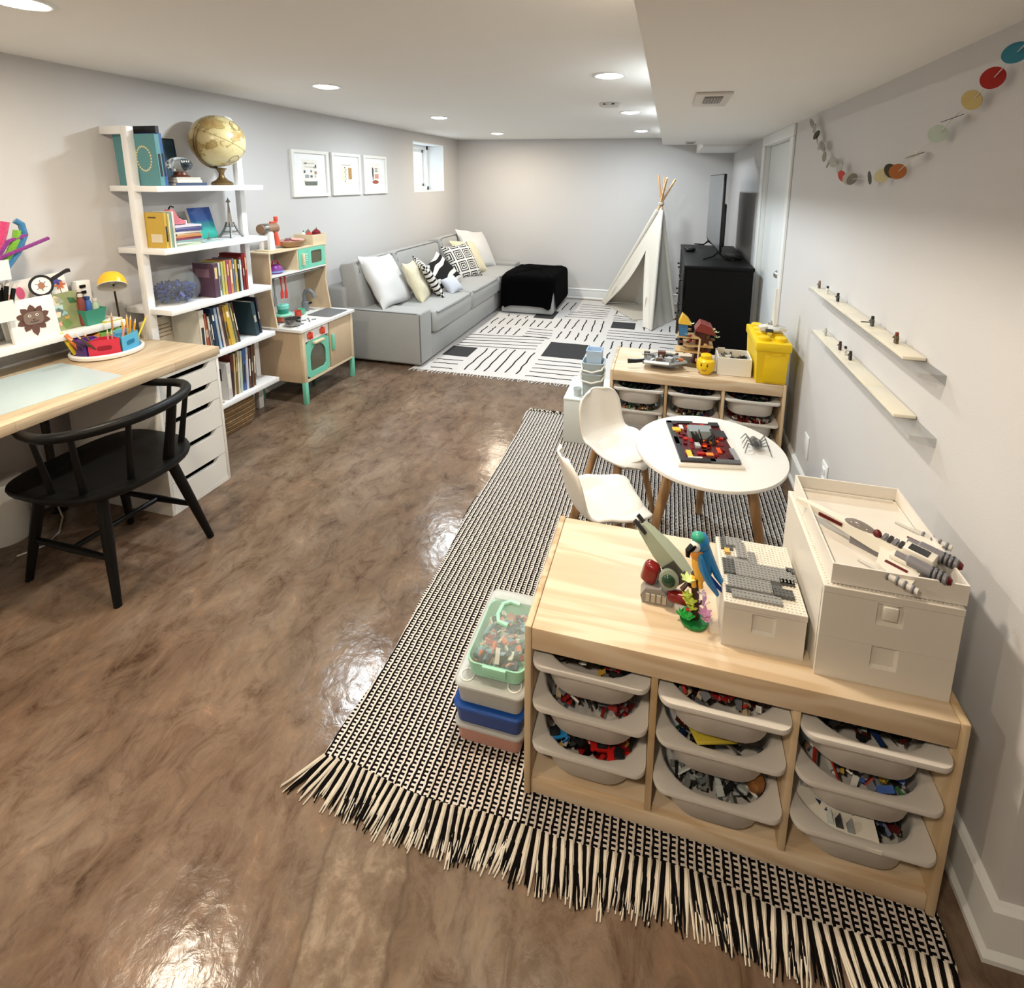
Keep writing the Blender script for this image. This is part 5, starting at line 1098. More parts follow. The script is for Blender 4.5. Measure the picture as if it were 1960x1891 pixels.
for p, q in (((-1.92, 3.86), (-1.72, 3.87)), ((-1.95, 3.97), (-1.72, 3.99)), ((-1.96, 4.07), (-1.71, 4.08)), ((-1.62, 3.88), (-1.61, 4.46)), ((-1.53, 3.89), (-1.52, 4.47)), ((-1.44, 3.89), (-1.43, 4.48)), ((-1.35, 3.9), (-1.35, 4.49)), ((-1.26, 3.91), (-1.24, 4.47)), ((-1.16, 3.9), (-1.15, 4.46)), ((-1.94, 4.48), (-1.16, 4.56)), ((-1.94, 4.56), (-1.17, 4.66)), ((-1.95, 4.66), (-1.15, 4.75)), ((-1.95, 4.74), (-1.15, 4.85)), ((-1.95, 4.84), (-1.14, 4.95)), ((-1.87, 4.92), (-1.87, 5.18)), ((-1.78, 4.94), (-1.78, 5.19)), ((-1.68, 4.94), (-1.69, 5.19)), ((-1.6, 4.94), (-1.6, 5.19)), ((-1.5, 4.94), (-1.5, 5.18)), ((-1.88, 5.29), (-1.87, 5.54)), ((-1.79, 5.3), (-1.78, 5.54)), ((-1.69, 5.31), (-1.69, 5.55)), ((-1.59, 5.3), (-1.6, 5.56)), ((-1.51, 5.3), (-1.51, 5.56)), ((-1.42, 5.29), (-1.42, 5.56)), ((-1.33, 5.3), (-1.33, 5.56)), ((-1.24, 5.29), (-1.23, 5.55)), ((-1.4, 4.94), (-1.11, 4.92)), ((-1.4, 5.04), (-1.11, 5.02)), ((-1.4, 5.11), (-1.12, 5.1)), ((-1.4, 5.21), (-1.14, 5.21)), ((-1.14, 5.32), (-1.14, 5.7)), ((-1.04, 5.32), (-1.04, 5.71)), ((-0.95, 5.33), (-0.94, 5.72)), ((-0.84, 5.3), (-0.85, 5.74)), ((-0.74, 5.29), (-0.75, 5.75)), ((-0.64, 5.29), (-0.65, 5.74)), ((-1.04, 4.95), (-1.04, 5.2)), ((-0.95, 4.97), (-0.95, 5.24)), ((-0.85, 4.94), (-0.85, 5.2)), ((-0.75, 4.93), (-0.75, 5.19)), ((-0.66, 4.95), (-0.65, 5.2)), ((-1.07, 4.29), (-0.63, 4.28)), ((-1.07, 4.18), (-0.66, 4.19)), ((-1.07, 4.08), (-0.66, 4.09)), ((-1.07, 3.99), (-0.66, 3.99)), ((-1.08, 3.89), (-0.69, 3.89)), ((-1.13, 5.82), (-0.66, 5.84)), ((-1.11, 5.93), (-0.64, 5.94)), ((-1.11, 6.04), (-0.64, 6.03)), ((-1.03, 6.11), (-0.64, 6.12)), ((-1.02, 6.23), (-0.64, 6.22)), ((-1.03, 6.35), (-0.64, 6.35)), ((-1.03, 6.47), (-0.65, 6.45)), ((-1.23, 6.11), (-1.22, 6.51)), ((-1.13, 6.13), (-1.12, 6.54)), ((-0.55, 6.09), (-0.54, 6.47)), ((-0.57, 6.02), (-0.28, 5.98)), ((-0.56, 5.92), (-0.28, 5.89)), ((-0.56, 5.82), (-0.28, 5.84)), ((-0.56, 5.39), (0.14, 5.38)), ((-0.56, 5.29), (0.14, 5.3)), ((-0.56, 5.19), (0.14, 5.2)), ((-0.55, 5.09), (0.15, 5.08)), ((-0.09, 5.09), (0.12, 5.07)), ((-0.01, 4.95), (0.12, 4.94)), ((-0.57, 4.77), (-0.56, 5.0)), ((-0.47, 4.77), (-0.47, 5.01)), ((-0.38, 4.82), (-0.38, 5.02)), ((-0.29, 4.83), (-0.29, 5.03)), ((-0.2, 4.86), (-0.19, 5.03)), ((-0.11, 4.85), (-0.1, 5.04)), ((-0.48, 4.49), (-0.47, 4.66)), ((-0.19, 5.49), (-0.2, 5.86)), ((-0.01, 5.49), (-0.0, 5.58)), ((0.08, 5.5), (0.09, 5.73)), ((-1.78, 5.64), (-1.79, 5.73)), ((-1.67, 5.63), (-1.67, 5.73)), ((-1.56, 5.61), (-1.56, 5.71))): line(p, q)
patch(-1.96, -1.71, 4.18, 4.45)
patch(-1.07, -0.68, 4.39, 4.82)
patch(-0.55, -0.29, 5.49, 5.75)
patch(-1.48, -1.24, 5.66, 6.02)
# tassels
tassel_me = G().tube([(0, 0, 0.004), (0.002, -0.018, 0.006), (-0.002, -0.036, 0.004), (0.004, -0.052, 0.003)], [0.004, 0.0045, 0.004, 0.0025], 5).mesh('tassel')
for k in range(84):
    o = link('tassel', tassel_me, rug_white, t); o.location = (RX0 + 0.012 + k * (RX1 - RX0 - 0.024) / 83 - t.location.x, RY0 - t.location.y + 0.003, 0.0); o.rotation_euler = (0, 0, rl.uniform(-.5, .5))
# play tent
canvas_m = fabric('tent_canvas', '#d8d3c8', 0.05, 160, 0.15); canvas_in = canvas_m
apex = Vector((-0.085, 6.16, 1.30)); tipz = 1.62
cor = {'a': Vector((-0.78, 6.64, 0.012)), 'b': Vector((-0.115, 5.50, 0.012)), 'c': Vector((0.135, 6.03, 0.012)), 'd': Vector((-0.36, 6.78, 0.012))}
t = thing('play_tent', 'off-white canvas play tent with four wooden poles', 'tent', (-0.1, 6.2, 0))
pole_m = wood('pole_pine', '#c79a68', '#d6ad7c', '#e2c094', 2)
ap2 = apex + Vector((0, 0, 0.04))
for k, c in cor.items():
    d = (ap2 - c).normalized(); off = Vector(((ap2 - c).y, -(ap2 - c).x, 0)).normalized() * 0.012
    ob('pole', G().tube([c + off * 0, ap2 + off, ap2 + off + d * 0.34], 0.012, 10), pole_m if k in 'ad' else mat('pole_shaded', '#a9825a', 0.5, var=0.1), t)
for k, c in cor.items(): ob('pole_sleeve', G().tube([c.lerp(ap2 + Vector(((ap2 - c).y, -(ap2 - c).x, 0)).normalized() * 0.012, q) for q in (.008, .5, .95)], [.020, .021, .023], 10), canvas_m, t)
def tri_panel(p, q, top, sag=0.02, n=14, keep=None, wave=0.0):
    g = G(); nrm = (q - p).cross(top - p).normalized()
    tq = (top - (p + q) / 2).normalized(); wd = 0.02
    def fn(u, v):
        a = p.lerp(q, u); b_ = top + (q - p).normalized() * (u - 0.5) * wd * 2
        c = a.lerp(b_, v); s_ = -sag * math.sin(math.pi * u) * math.sin(math.pi * min(1, v * 1.2) if v < .83 else 0)
        return c + nrm * s_ + nrm * wave * math.sin(u * 17) * (1 - v)
    return g.grid(fn, n, n)
ob('canvas_panel', tri_panel(cor['b'], cor['c'], apex, 0.03, wave=0.008), canvas_m, t, smooth=80)
ob('canvas_panel', tri_panel(cor['c'], cor['d'], apex, 0.02), canvas_m, t, smooth=80)
ob('canvas_panel', tri_panel(cor['d'], cor['a'], apex, 0.02), canvas_m, t, smooth=80)
# open front between poles a and b: upper gable and two tied-back flaps
A, B = cor['a'], cor['b']; nrm = (B - A).cross(apex - A).normalized()
if nrm.y > 0: nrm = -nrm
def on_face(u, h): return A.lerp(B, u).lerp(apex, h)
def patch_grid(fn, n=12): return G().grid(fn, n, n)
ob('front_gable', patch_grid(lambda u, v: on_face(u, 0.62 + 0.38 * v) + nrm * 0.004), canvas_m, t, smooth=80)
def flap_l(u, v):      # hangs from pole a, folded back
    h = 0.62 * (1 - v); w = 0.50 * (1 - v) ** 1.4 + 0.13 * math.sin(math.pi * min(1, v)) * 0.6 + 0.10 * v
    return on_face(0.0 + u * w, h) + nrm * (0.006 + 0.025 * math.sin(u * 9) * v * u)
def flap_r(u, v):
    h = 0.62 * (1 - v); w = 0.50 * (1 - v) ** 1.6 + 0.16 * v * (0.6 + 0.4 * math.sin(3 * v))
    return on_face(1.0 - u * w, h) + nrm * (0.010 + 0.035 * math.sin(u * 8 + 1) * v * u)
ob('door_flap', patch_grid(flap_l, 18), canvas_m, t, smooth=80)
ob('door_flap', patch_grid(flap_r, 18), canvas_m, t, smooth=80)
for k, (a, b_) in enumerate((('a', 'b'), ('b', 'c'))):
    pass
ob('seam', G().tube([cor['b'] + Vector((0.0, -0.012, 0)), cor['b'].lerp(apex, .5) + Vector((0, -0.014, 0)), apex + Vector((0, -0.012, 0))], 0.010, 8), canvas_m, t)
ob('floor_mat', G().prism([tuple(cor['a'].lerp(apex, .02))[:2], tuple(B.lerp(A, .32))[:2], (-0.13, 5.98), (0.10, 6.03), (-0.34, 6.70)], 0.0095, 0.016), fabric('tent_floor', '#b9b0a2'), t)
ob('cord', G().tube([apex + Vector((0.03 * math.cos(a), 0.03 * math.sin(a), 0.035 + 0.002 * a)) for a in [k * 0.7 for k in range(20)]], 0.006, 6), canvas_m, t)
for u, h in ((0.115, 0.21), (0.875, 0.24)): ob('tie', G().tube([on_face(u, h) + nrm * 0.02, on_face(u, h - 0.03) + nrm * 0.03, on_face(u, h - 0.11) + nrm * 0.02], 0.007, 6), canvas_m, t)
# media chest and television
MX0, MX1, MY0, MY1, MZ = 0.155, 0.70, 4.42, 5.90, 0.915
t = thing('media_chest', 'black media chest against the far right wall', 'chest', ((MX0 + MX1) / 2, 5.4, 0))
bw = mat('black_wood', '#040404', 0.5, var=0.2, spec=0.2)
ob('carcass', G().box(MX0 + 0.02, MX1, MY0, MY1, 0.04, MZ - 0.03), bw, t); ob('top', G().box(MX0, MX1 + 0.01, MY0 - 0.012, MY1 + 0.012, MZ - 0.03, MZ, bev=0.004), bw, t); ob('plinth', G().box(MX0 + 0.04, MX1 - 0.02, MY0 + 0.02, MY1 - 0.02, 0, 0.04), bw, t)
for j in range(3):
    for i in range(2):
        y0, y1 = MY0 + 0.02 + i * 0.725, MY0 + 0.715 + i * 0.725; z0, z1 = 0.06 + j * 0.275, 0.06 + j * 0.275 + 0.262
        d = ob('drawer_front', G().box(MX0, MX0 + 0.02, y0, y1, z0, z1, bev=0.002), bw, t)
        for yy in (y0 + 0.22, y1 - 0.22): ob('knob', G().lathe([(0.008, 0), (0.006, 0.012), (0.013, 0.02), (0.011, 0.028), (0.002, 0.03)], n=14, M=frame((MX0, yy, (z0 + z1) / 2), 0, R(-90), 0)), mat('dark_knob', '#2a2a2c', 0.3, 0.6), d)
t = thing('television', 'flat television seen edge-on, standing on the black chest', 'television', (0.46, 5.0, MZ))
Mt = frame((0.447, 5.36, MZ), 0, 0, R(1.2))
ob('screen_housing', G().box(-0.008, 0.014, -0.62, 0.62, 0.075, 0.76, M=Mt, bev=0.004), mat('tv_black', '#0b0b0d', 0.3), t)
ob('rear_bulge', G().box(0.014, 0.055, -0.45, 0.45, 0.10, 0.50, M=Mt, bev=0.02), mat('tv_black', '#0b0b0d'), t)
ob('screen', G().box(-0.0095, -0.0075, -0.61, 0.61, 0.088, 0.75, M=Mt), mat('tv_glass', '#5d6064', 0.22, spec=0.8), t)
for y in (-0.46, 0.46):
    for sx in (-1, 1): ob('foot', G().tube([(0.0, y, 0.10), (0.0, y, 0.055), (sx * 0.05, y - 0.05, 0.022), (sx * 0.13, y - 0.12 * (1 if y < 0 else -1), 0.007)], [0.012, 0.010, 0.008, 0.007], 8, M=Mt), black_m, t)
t = thing('electronic_box', 'flat black box with a cable behind the television', 'electronics', (0.60, 4.95, MZ))
ob('case', G().box(0.54, 0.67, 4.86, 5.06, MZ + 0.0005, MZ + 0.032, bev=0.003), black_m, t); ob('cable', G().tube([(0.60, 4.87, MZ + 0.02), (0.56, 4.80, MZ + 0.012), (0.50, 4.83, MZ + 0.007), (0.46, 4.95, MZ + 0.10), (0.45, 5.0, MZ + 0.25)], 0.004, 6), black_m, t)
t = thing('small_gadget', 'small black gadget lying at the front edge of the chest top', 'electronics', (0.25, 5.35, MZ))
ob('shell', G().sph((0.25, 5.35, MZ + 0.022), (0.04, 0.075, 0.022), 18, 8), black_m, t)
for y in (5.29, 5.41): ob('grip', G().sph((0.225, y, MZ + 0.018), (0.045, 0.022, 0.018), 12, 8), black_m, t)
# ================================================================== play corner on the right
pine = wood('pine_x', '#c8ae8d', '#d0b897', '#dac6aa', 0, 1.0, 0.45); pine_v = wood('pine_z', '#b2956c', '#c4aa84', '#d2bb98', 2, 1.0, 0.5); pine_y = wood('pine_y', '#c8ae8d', '#d0b897', '#dac6aa', 1, 1.0, 0.45)
# ---- black and white woven rug
def weave_mat():
    m = bpy.data.materials.new('basket_weave'); m.use_nodes = True; nt = m.node_tree; N = nt.nodes; L = nt.links; b = N['Principled BSDF']
    tc = N.new('ShaderNodeTexCoord'); sp = N.new('ShaderNodeSeparateXYZ'); L.new(tc.outputs['Object'], sp.inputs[0])
    wn = N.new('ShaderNodeTexNoise'); wn.inputs['Scale'].default_value = 60; wn.inputs['Detail'].default_value = 1; L.new(tc.outputs['Object'], wn.inputs['Vector'])
    ws = N.new('ShaderNodeSeparateColor'); L.new(wn.outputs['Color'], ws.inputs[0])
    def mth(op, a, c=None):
        q = N.new('ShaderNodeMath'); q.operation = op
        for i, v in enumerate((a, c)):
            if v is None: continue
            if isinstance(v, (int, float)): q.inputs[i].default_value = v
            else: L.new(v, q.inputs[i])
        return q.outputs[0]
    X = mth('ADD', sp.outputs['X'], mth('MULTIPLY', mth('SUBTRACT', ws.outputs[0], 0.5), 0.006)); Y = mth('ADD', sp.outputs['Y'], mth('MULTIPLY', mth('SUBTRACT', ws.outputs[1], 0.5), 0.004))
    u = mth('FRACT', mth('ADD', mth('DIVIDE', X, 0.0205), 100)); v = mth('FRACT', mth('ADD', mth('DIVIDE', Y, 0.0108), 300))
    bl = mth('MAXIMUM', mth('LESS_THAN', u, 0.29), mth('MULTIPLY', mth('LESS_THAN', u, 0.76), mth('LESS_THAN', v, 0.52)))
    x = N.new('ShaderNodeMix'); x.data_type = 'RGBA'; x.inputs[6].default_value = (*lin('#d6cdc4'), 1); x.inputs[7].default_value = (*lin('#0e0b0b'), 1)
    L.new(bl, x.inputs[0]); L.new(x.outputs[2], b.inputs['Base Color']); b.inputs['Roughness'].default_value = 0.95; b.inputs['Specular IOR Level'].default_value = 0.1
    hv = mth('SINE', mth('MULTIPLY', u, 3.1416)); bp = N.new('ShaderNodeBump'); bp.inputs['Strength'].default_value = 0.6; bp.inputs['Distance'].default_value = 0.004; L.new(hv, bp.inputs['Height']); L.new(bp.outputs['Normal'], b.inputs['Normal'])
    return m
t = thing('woven_rug', 'black and white basket-weave rug with long fringe', 'rug', (-0.1, 2.1, 0))
def rug_edge_l(y): return -0.845 - 0.016 * (y - 1) + 0.010 * math.sin(5.2 * y) + 0.006 * math.sin(11 * y)
def rug_edge_n(x): return 0.985 + 0.008 * math.sin(6.5 * x + 1) + 0.006 * math.sin(14 * x)
def rug_z(x, y): return 0.0095 + 0.002 * math.sin(5 * y + 3 * x) * math.exp(-(x + 0.85) * 4 if x > -0.85 else 0)
g = G()
def rfn(u, v):
    y = 0.985 + v * (3.262 - 0.985); x0 = rug_edge_l(y); x = x0 + u * (0.665 - x0)
    if v < 0.1: y += (rug_edge_n(x) - 0.985) * (1 - v / 0.1)
    return (x, y, rug_z(x, y))
g.grid(rfn, 40, 60)
r_ = bmesh.ops.extrude_face_region(g.bm, geom=g.bm.faces[:])
for v in [e for e in r_['geom'] if isinstance(e, bmesh.types.BMVert)]: v.co.z = 0.0006
ob('weave', g, weave_mat(), t, smooth=60)
cream_y, black_y = mat('cream_yarn', '#d9d0c0', 0.95, var=0.1, vscale=90, spec=0.1), mat('black_yarn', '#0f0c0c', 0.95, var=0.2, vscale=90, spec=0.1)
ob('bound_edge', G().tube([(rug_edge_l(0.985) + 0.003 + u * (0.66 - rug_edge_l(0.985)), rug_edge_n(rug_edge_l(0.985) + u * (0.66 - rug_edge_l(0.985))) - 0.002, 0.0085) for u in [k / 60 for k in range(61)]], 0.0052, 6), cream_y, t)
tm = {}
rt = random.Random(11)
for c in (0, 1):
    for q in range(5):
        g = G()
        for s_ in range(4):
            x = (s_ - 1.5) * 0.0030; pts = []; dx = rt.uniform(-.006, .006); L_ = rt.uniform(.088, .112)
            for k in range(6):
                u = k / 5; pts.append((x * (1 + 0.6 * u) + dx * u * u + rt.uniform(-.0022, .0022) * u, -L_ * u, 0.0075 * (1 - u) + 0.0028 + 0.003 * rt.random() * (1 - u) + 0.0016 * (s_ % 3)))
            g.tube(pts, [0.0031, 0.0033, 0.0031, 0.0029, 0.0025, 0.0014], 4)
        tm[c, q] = g.mesh('tassel'); tm[c, q].materials.append(black_y if c else cream_y)
NT = 146
for k in range(NT):
    x = rug_edge_l(0.985) + 0.006 + (0.66 - rug_edge_l(0.985) - 0.012) * k / (NT - 1)
    o = link('tassel', tm[k % 2, rt.randrange(5)], None, t); o.location = (x + 0.1, rug_edge_n(x) - 2.1, 0.0)
    o.rotation_euler = (0, 0, rt.uniform(-.10, .10) + (-0.55 * max(0, 1 - (k / 14)) ) + 0.14 * math.sin(k * 0.21)); sc = rt.uniform(.9, 1.1); o.scale = (1, sc, 1)
for k in range(NT):
    x = -0.875 + (0.66 + 0.875) * k / (NT - 1)
    o = link('tassel', tm[k % 2, rt.randrange(5)], None, t); o.location = (x + 0.1, 3.262 - 2.1, 0.0); o.rotation_euler = (0, 0, math.pi + rt.uniform(-.8, .8)); o.scale = (1, 0.55, 1)
# ---- pine storage frames with pull-out bins
bin_m = mat('bin_grey_white', '#d6d1ca', 0.45, sss=0.0)
def bin_mesh():
    """white pull-out bin: flat flange, round-cornered tub; origin = centre of the rim, front at -y"""
    W_, D_ = 0.289, 0.415
    def rg(w, d, r, z, dy=0): return [(x, y + dy, z) for x, y in rrect(w, d, r, 7)]
    g = G(); op = 0.0
    g.loft([rg(0.222, 0.340, 0.070, -0.100), rg(0.238, 0.358, 0.082, -0.094), rg(0.254, 0.388, 0.096, -0.020), rg(0.258, 0.392, 0.098, -0.013),
            rg(W_, D_, 0.030, -0.013), rg(W_ + 0.003, D_ + 0.003, 0.031, -0.006), rg(W_, D_, 0.030, 0.0), rg(0.268, 0.396, 0.100, 0.0005), rg(0.258, 0.384, 0.098, -0.003), rg(0.248, 0.380, 0.094, -0.020), rg(0.224, 0.346, 0.080, -0.092), rg(0.206, 0.326, 0.066, -0.096)])
    return g.mesh('tub', 50)
bin_me = bin_mesh()
brick_cols = {'mix': ['#d8d5cf', '#2b2a2b', '#7b7e83', '#a9332b', '#2c57a8', '#c9a23a', '#3a7a46', '#1b1b1c', '#dcdad4', '#8d6b4a'], 'red': ['#8e1f1c', '#c23a2b', '#2b2a2b', '#d8d5cf', '#b9a78c', '#777a80', '#5a1512'],
              'dark': ['#171718', '#222325', '#1b2f58', '#4c1614', '#1f3d2a', '#8a867f', '#111112', '#0e0e0f'], 'cars': ['#b4201d', '#1a1a1c', '#2d7fc0', '#d8d5cf', '#caa23c', '#111112', '#8a1714'], 'grey': ['#8f9594', '#a9b0ae', '#6d7373', '#c3c8c5', '#1c1d1e', '#7d8280']}
def storage(X0, X1, Y0, Y1, H, name, label, rows, bayfill, depthshift, which):
    t = thing(name, label, 'storage unit', ((X0 + X1) / 2, (Y0 + Y1) / 2, 0)); T = 0.018
    for x in (X0, X1 - T): ob('side_panel', G().box(x, x + T, Y0, Y1, 0.0122, H, bev=0.004), pine_v, t)
    ob('top_panel', G().box(X0 + T, X1 - T, Y0 + 0.004, Y1 - 0.004, H - 0.026, H - 0.003, bev=0.003), pine, t)
    ob('top_rail', G().box(X0 + T, X1 - T, Y0 + 0.002, Y0 + 0.020, H - 0.066, H - 0.0035, bev=0.003), pine, t)
    ob('bottom_panel', G().box(X0 + T, X1 - T, Y0 + 0.02, Y1 - 0.01, 0.050, 0.064), pine, t)
    ob('bottom_rail', G().box(X0 + T, X1 - T, Y0 + 0.006, Y0 + 0.022, 0.014, 0.058, bev=0.003), pine, t)
    ob('back_rail', G().box(X0 + T, X1 - T, Y1 - 0.02, Y1 - 0.004, H - 0.09, H - 0.027), pine, t)
    bw_ = (X1 - X0 - 2 * T - 2 * 0.016) / 3; cs = []
    for i in range(3):
        a = X0 + T + i * (bw_ + 0.016); cs.append(a + bw_ / 2)
        if i: ob('divider', G().box(a - 0.016, a, Y0 + 0.006, Y1 - 0.01, 0.064, H - 0.066, bev=0.002), pine_v, t)
        for z in rows:
            for xx in (a, a + bw_ - 0.006): ob('runner', G().box(xx, xx + 0.006, Y0 + 0.02, Y1 - 0.03, z - 0.020, z - 0.014), pine_y, t)
    for i, col in enumerate(('left', 'middle', 'right')):
        for j, (z, lev) in enumerate(zip(rows, ('top', 'second', 'third'))):
            if bayfill[i][j] is None: continue
            fill, lab = bayfill[i][j]; cy = Y0 + 0.2075 - 0.012 + depthshift[i][j]; zz = z
            b = thing('storage_bin', f'white pull-out bin, {lev} in the {col} column of the {which} pine unit', 'bin', (cs[i], cy, zz), group='white bins in the pine units', local=True)
            link('tub', bin_me, bin_m, b)
            rr_ = random.Random(i * 7 + j * 3 + int(X0 * 100) + int(Y0 * 10)); sp = []
            for _ in range(150): sp.append((cs[i] + rr_.uniform(-.098, .098), cy + rr_.uniform(-.152, .140), zz - 0.058 + 0.040 * rr_.random()))
            for _ in range(60): sp.append((cs[i] + rr_.uniform(-.090, .090), cy + rr_.uniform(-.150, -.03), zz - 0.024 + 0.012 * rr_.random()))
            brick_heap('toy_brick_heap', lab, brick_cols[fill], sp, 0.013 if fill != 'cars' else 0.019, rr_.randrange(999))
    return t
rows1 = (0.432, 0.310, 0.186)
F1 = [[('mix', 'white and multicoloured bricks in the top left bin'), ('red', 'red and tan bricks in the second left bin'), ('cars', 'red, black and blue toy cars in the lowest left bin')],
      [('red', 'mixed red and blue bricks in the top middle bin'), ('dark', 'black pieces and a yellow plate in the second middle bin'), ('grey', 'grey translucent bricks in the lowest middle bin')],
      [('dark', 'dark bricks in the top right bin'), ('mix', 'mixed bricks with orange in the second right bin'), ('dark', 'dark bricks around the white plate in the lowest right bin')]]
storage(-0.290, 0.655, 1.05, 1.49, 0.527, 'pine_storage_unit', 'low pine storage unit with nine white bins, nearest the viewer', rows1, F1, [[0, 0, 0], [-.012, -.004, -.014], [-.008, -.004, -.010]], 'nearer')
F2 = [[('dark', 'dark bricks in the top left bin of the farther unit'), ('mix', 'mixed bricks in the second left bin of the farther unit'), None], [('dark', 'dark bricks in the top middle bin of the farther unit'), ('mix', 'mixed bricks in the second middle bin of the farther unit'), None], [('dark', 'dark bricks in the top right bin of the farther unit'), ('red', 'red and orange bricks in the second right bin of the farther unit'), ('grey', 'grey bricks in the lowest right bin of the farther unit')]]
storage(-0.280, 0.674, 2.865, 3.305, 0.525, 'pine_storage_unit', 'low pine storage unit behind the round table', (0.420, 0.290, 0.172), F2, [[0, 0, 0]] * 3, 'farther')
# extra things in the bins
solo('yellow_plate', G().box(-0.05, 0.05, -0.04, 0.04, 0, 0.008, M=frame((0.165, 1.10, 0.296), R(-14), R(6), R(20)), bev=0.001), plastic('#c9b440'), 'yellow plate lying in the second middle bin', 'toy plate', (0.165, 1.10, 0.296))
solo('cork_block', G().lathe([(0.016, 0), (0.019, 0.004), (0.019, 0.030), (0.016, 0.034)], n=8, M=frame((0.275, 1.10, 0.168), R(12), R(10), 0)), mat('cork_brown', '#8a5a2c', 0.7, var=0.2, vscale=60), 'brown cork-like block in the lowest middle bin', 'toy block', (0.275, 1.10, 0.168))
for x, y, rz, c, lab in ((-0.215, 1.09, 20, '#2d86c6', 'blue toy car at the left of the lowest left bin'), (-0.165, 1.10, -30, '#1a1a1b', 'black toy car in the lowest left bin'), (-0.09, 1.09, 10, '#a81d1a', 'dark red toy car in the lowest left bin'), (-0.045, 1.075, 12, '#c4201c', 'bright red toy car at the front of the lowest left bin')):
    t = thing('toy_car', lab, 'toy car', (x, y, 0.168), R(rz), 'toy cars in the lowest left bin', local=True)
    ob('body', G().box(-0.032, 0.032, -0.013, 0.013, 0.004, 0.014, bev=0.004), plastic(c, 0.2), t); ob('cabin', G().box(-0.016, 0.012, -0.011, 0.011, 0.014, 0.023, bev=0.004), plastic('#1c1e22', 0.15), t)
    for wx in (-0.02, 0.02):
        for wy in (-0.012, 0.012): ob('wheel', G().cyl((wx, wy - 0.003, 0.005), (wx, wy + 0.003, 0.005), 0.006, n=10), black_m, t)
t = thing('white_base_plate', 'white studded plate with grey bricks in the lowest right bin', 'toy plate', (0.46, 1.12, 0.18))
Mw = frame((0.455, 1.135, 0.176), R(2), R(-3), R(-4))
ob('plate', G().box(-0.090, 0.075, -0.105, 0.10, 0, 0.008, M=Mw), plastic('#e3ded2'), t)
for x, y, w, c in ((0.0, -0.075, .016, '#2f3336'), (0.022, -0.078, .016, '#8f9394'), (-0.018, -0.072, .014, '#c3cdcb'), (-0.062, -0.01, .018, '#9a9c9e')): ob('brick', G().prism([(x - w / 2, 0.008), (x + w / 2, 0.008), (x + w * .1, 0.03)], y - 0.008, y + 0.008, 'y', M=Mw), plastic(c), t)
# ================================================================== things on and around the play furniture
box_white = mat('toybox_white', '#dcd6cb', 0.4)
def studs(x0, x1, y0, y1, z, pitch=0.008, r=0.0024, h=0.0016, skip=None, M=None):
    g = G(); nx, ny = int((x1 - x0) / pitch), int((y1 - y0) / pitch)
    for i in range(nx):
        for j in range(ny):
            x, y = x0 + (i + .5) * (x1 - x0) / nx, y0 + (j + .5) * (y1 - y0) / ny
            if skip and skip(x, y): continue
            g.loft([[(x + r * math.cos(a * math.pi / 3), y + r * math.sin(a * math.pi / 3), z) for a in range(6)], [(x + r * math.cos(a * math.pi / 3), y + r * math.sin(a * math.pi / 3), z + h) for a in range(6)]], cap0=False, M=M)
    return g
def stud_part(g, m, t, nm='studs'):
    o = ob(nm, g, m, t, smooth=0); o['kind'] = 'stuff'; return o
def recess_front(x0, x1, y, z0, z1, nx0, nx1, nz0, nz1, d=0.008):
    """front wall (facing -y) with a recessed square finger grip"""
    g = G(); O = lambda yy: [(x0, yy, z0), (x1, yy, z0), (x1, yy, z1), (x0, yy, z1)]
    I = lambda yy, e=0.0: [(nx0 + e, yy, nz0 + e), (nx1 - e, yy, nz0 + e), (nx1 - e, yy, nz1 - e), (nx0 + e, yy, nz1 - e)]
    return g.loft([O(y + 0.012), O(y), I(y), I(y + d, 0.004)], cap0=False)
def toybox(x0, x1, y0, y1, z0, z1, name, label, lid=True, clasp=False, open_grip=False):
    t = thing(name, label, 'toy box', ((x0 + x1) / 2, (y0 + y1) / 2, z0)); w = 0.006
    zl = z1 - 0.017 if lid else z1; xc = (x0 + x1) / 2; hg = 0.026; gz1 = zl - 0.004 if not open_grip else zl - 0.0005
    ob('walls', open_bin(x0, x1, y0 + 0.010, y1, z0, zl, w), box_white, t)
    ob('front_wall', recess_front(x0, x1, y0, z0, zl, xc - hg, xc + hg, zl - 0.056, gz1), box_white, t, smooth=15)
    if lid: ob('lid', G().box(x0 - 0.001, x1 + 0.001, y0 - 0.001, y1 + 0.001, zl + 0.0004, z1, bev=0.0012, seg=1), box_white, t)
    if clasp: ob('clasp', G().box(xc - 0.016, xc + 0.012, y0 - 0.006, y0 + 0.010, zl - 0.038, zl - 0.006, bev=0.002), plastic('#e6e0d4'), t)
    return t
ZP = 0.5245
toybox(0.372, 0.634, 1.096, 1.450, ZP, 0.626, 'white_toy_box', 'large white box at the bottom of the near stack', lid=False, open_grip=True)
t = toybox(0.372, 0.634, 1.096, 1.450, 0.6265, 0.752, 'white_toy_box', 'large white box with studded lid and clasp under the tray', clasp=True)
stud_part(studs(0.376, 0.630, 1.100, 1.446, 0.7519, skip=lambda x, y: x > 0.400 and y > 1.125), box_white, t)
t = thing('white_tray', 'upturned white box lid holding the toy spacecraft', 'tray', (0.51, 1.27, 0.754))
TX0, TX1, TY0, TY1, TZ = 0.386, 0.640, 1.105, 1.455, 0.7545
ob('tray', open_bin(TX0, TX1, TY0, TY1, TZ, TZ + 0.046, 0.004), mat('tray_white', '#e3ddd3', 0.35), t)
fr = G()
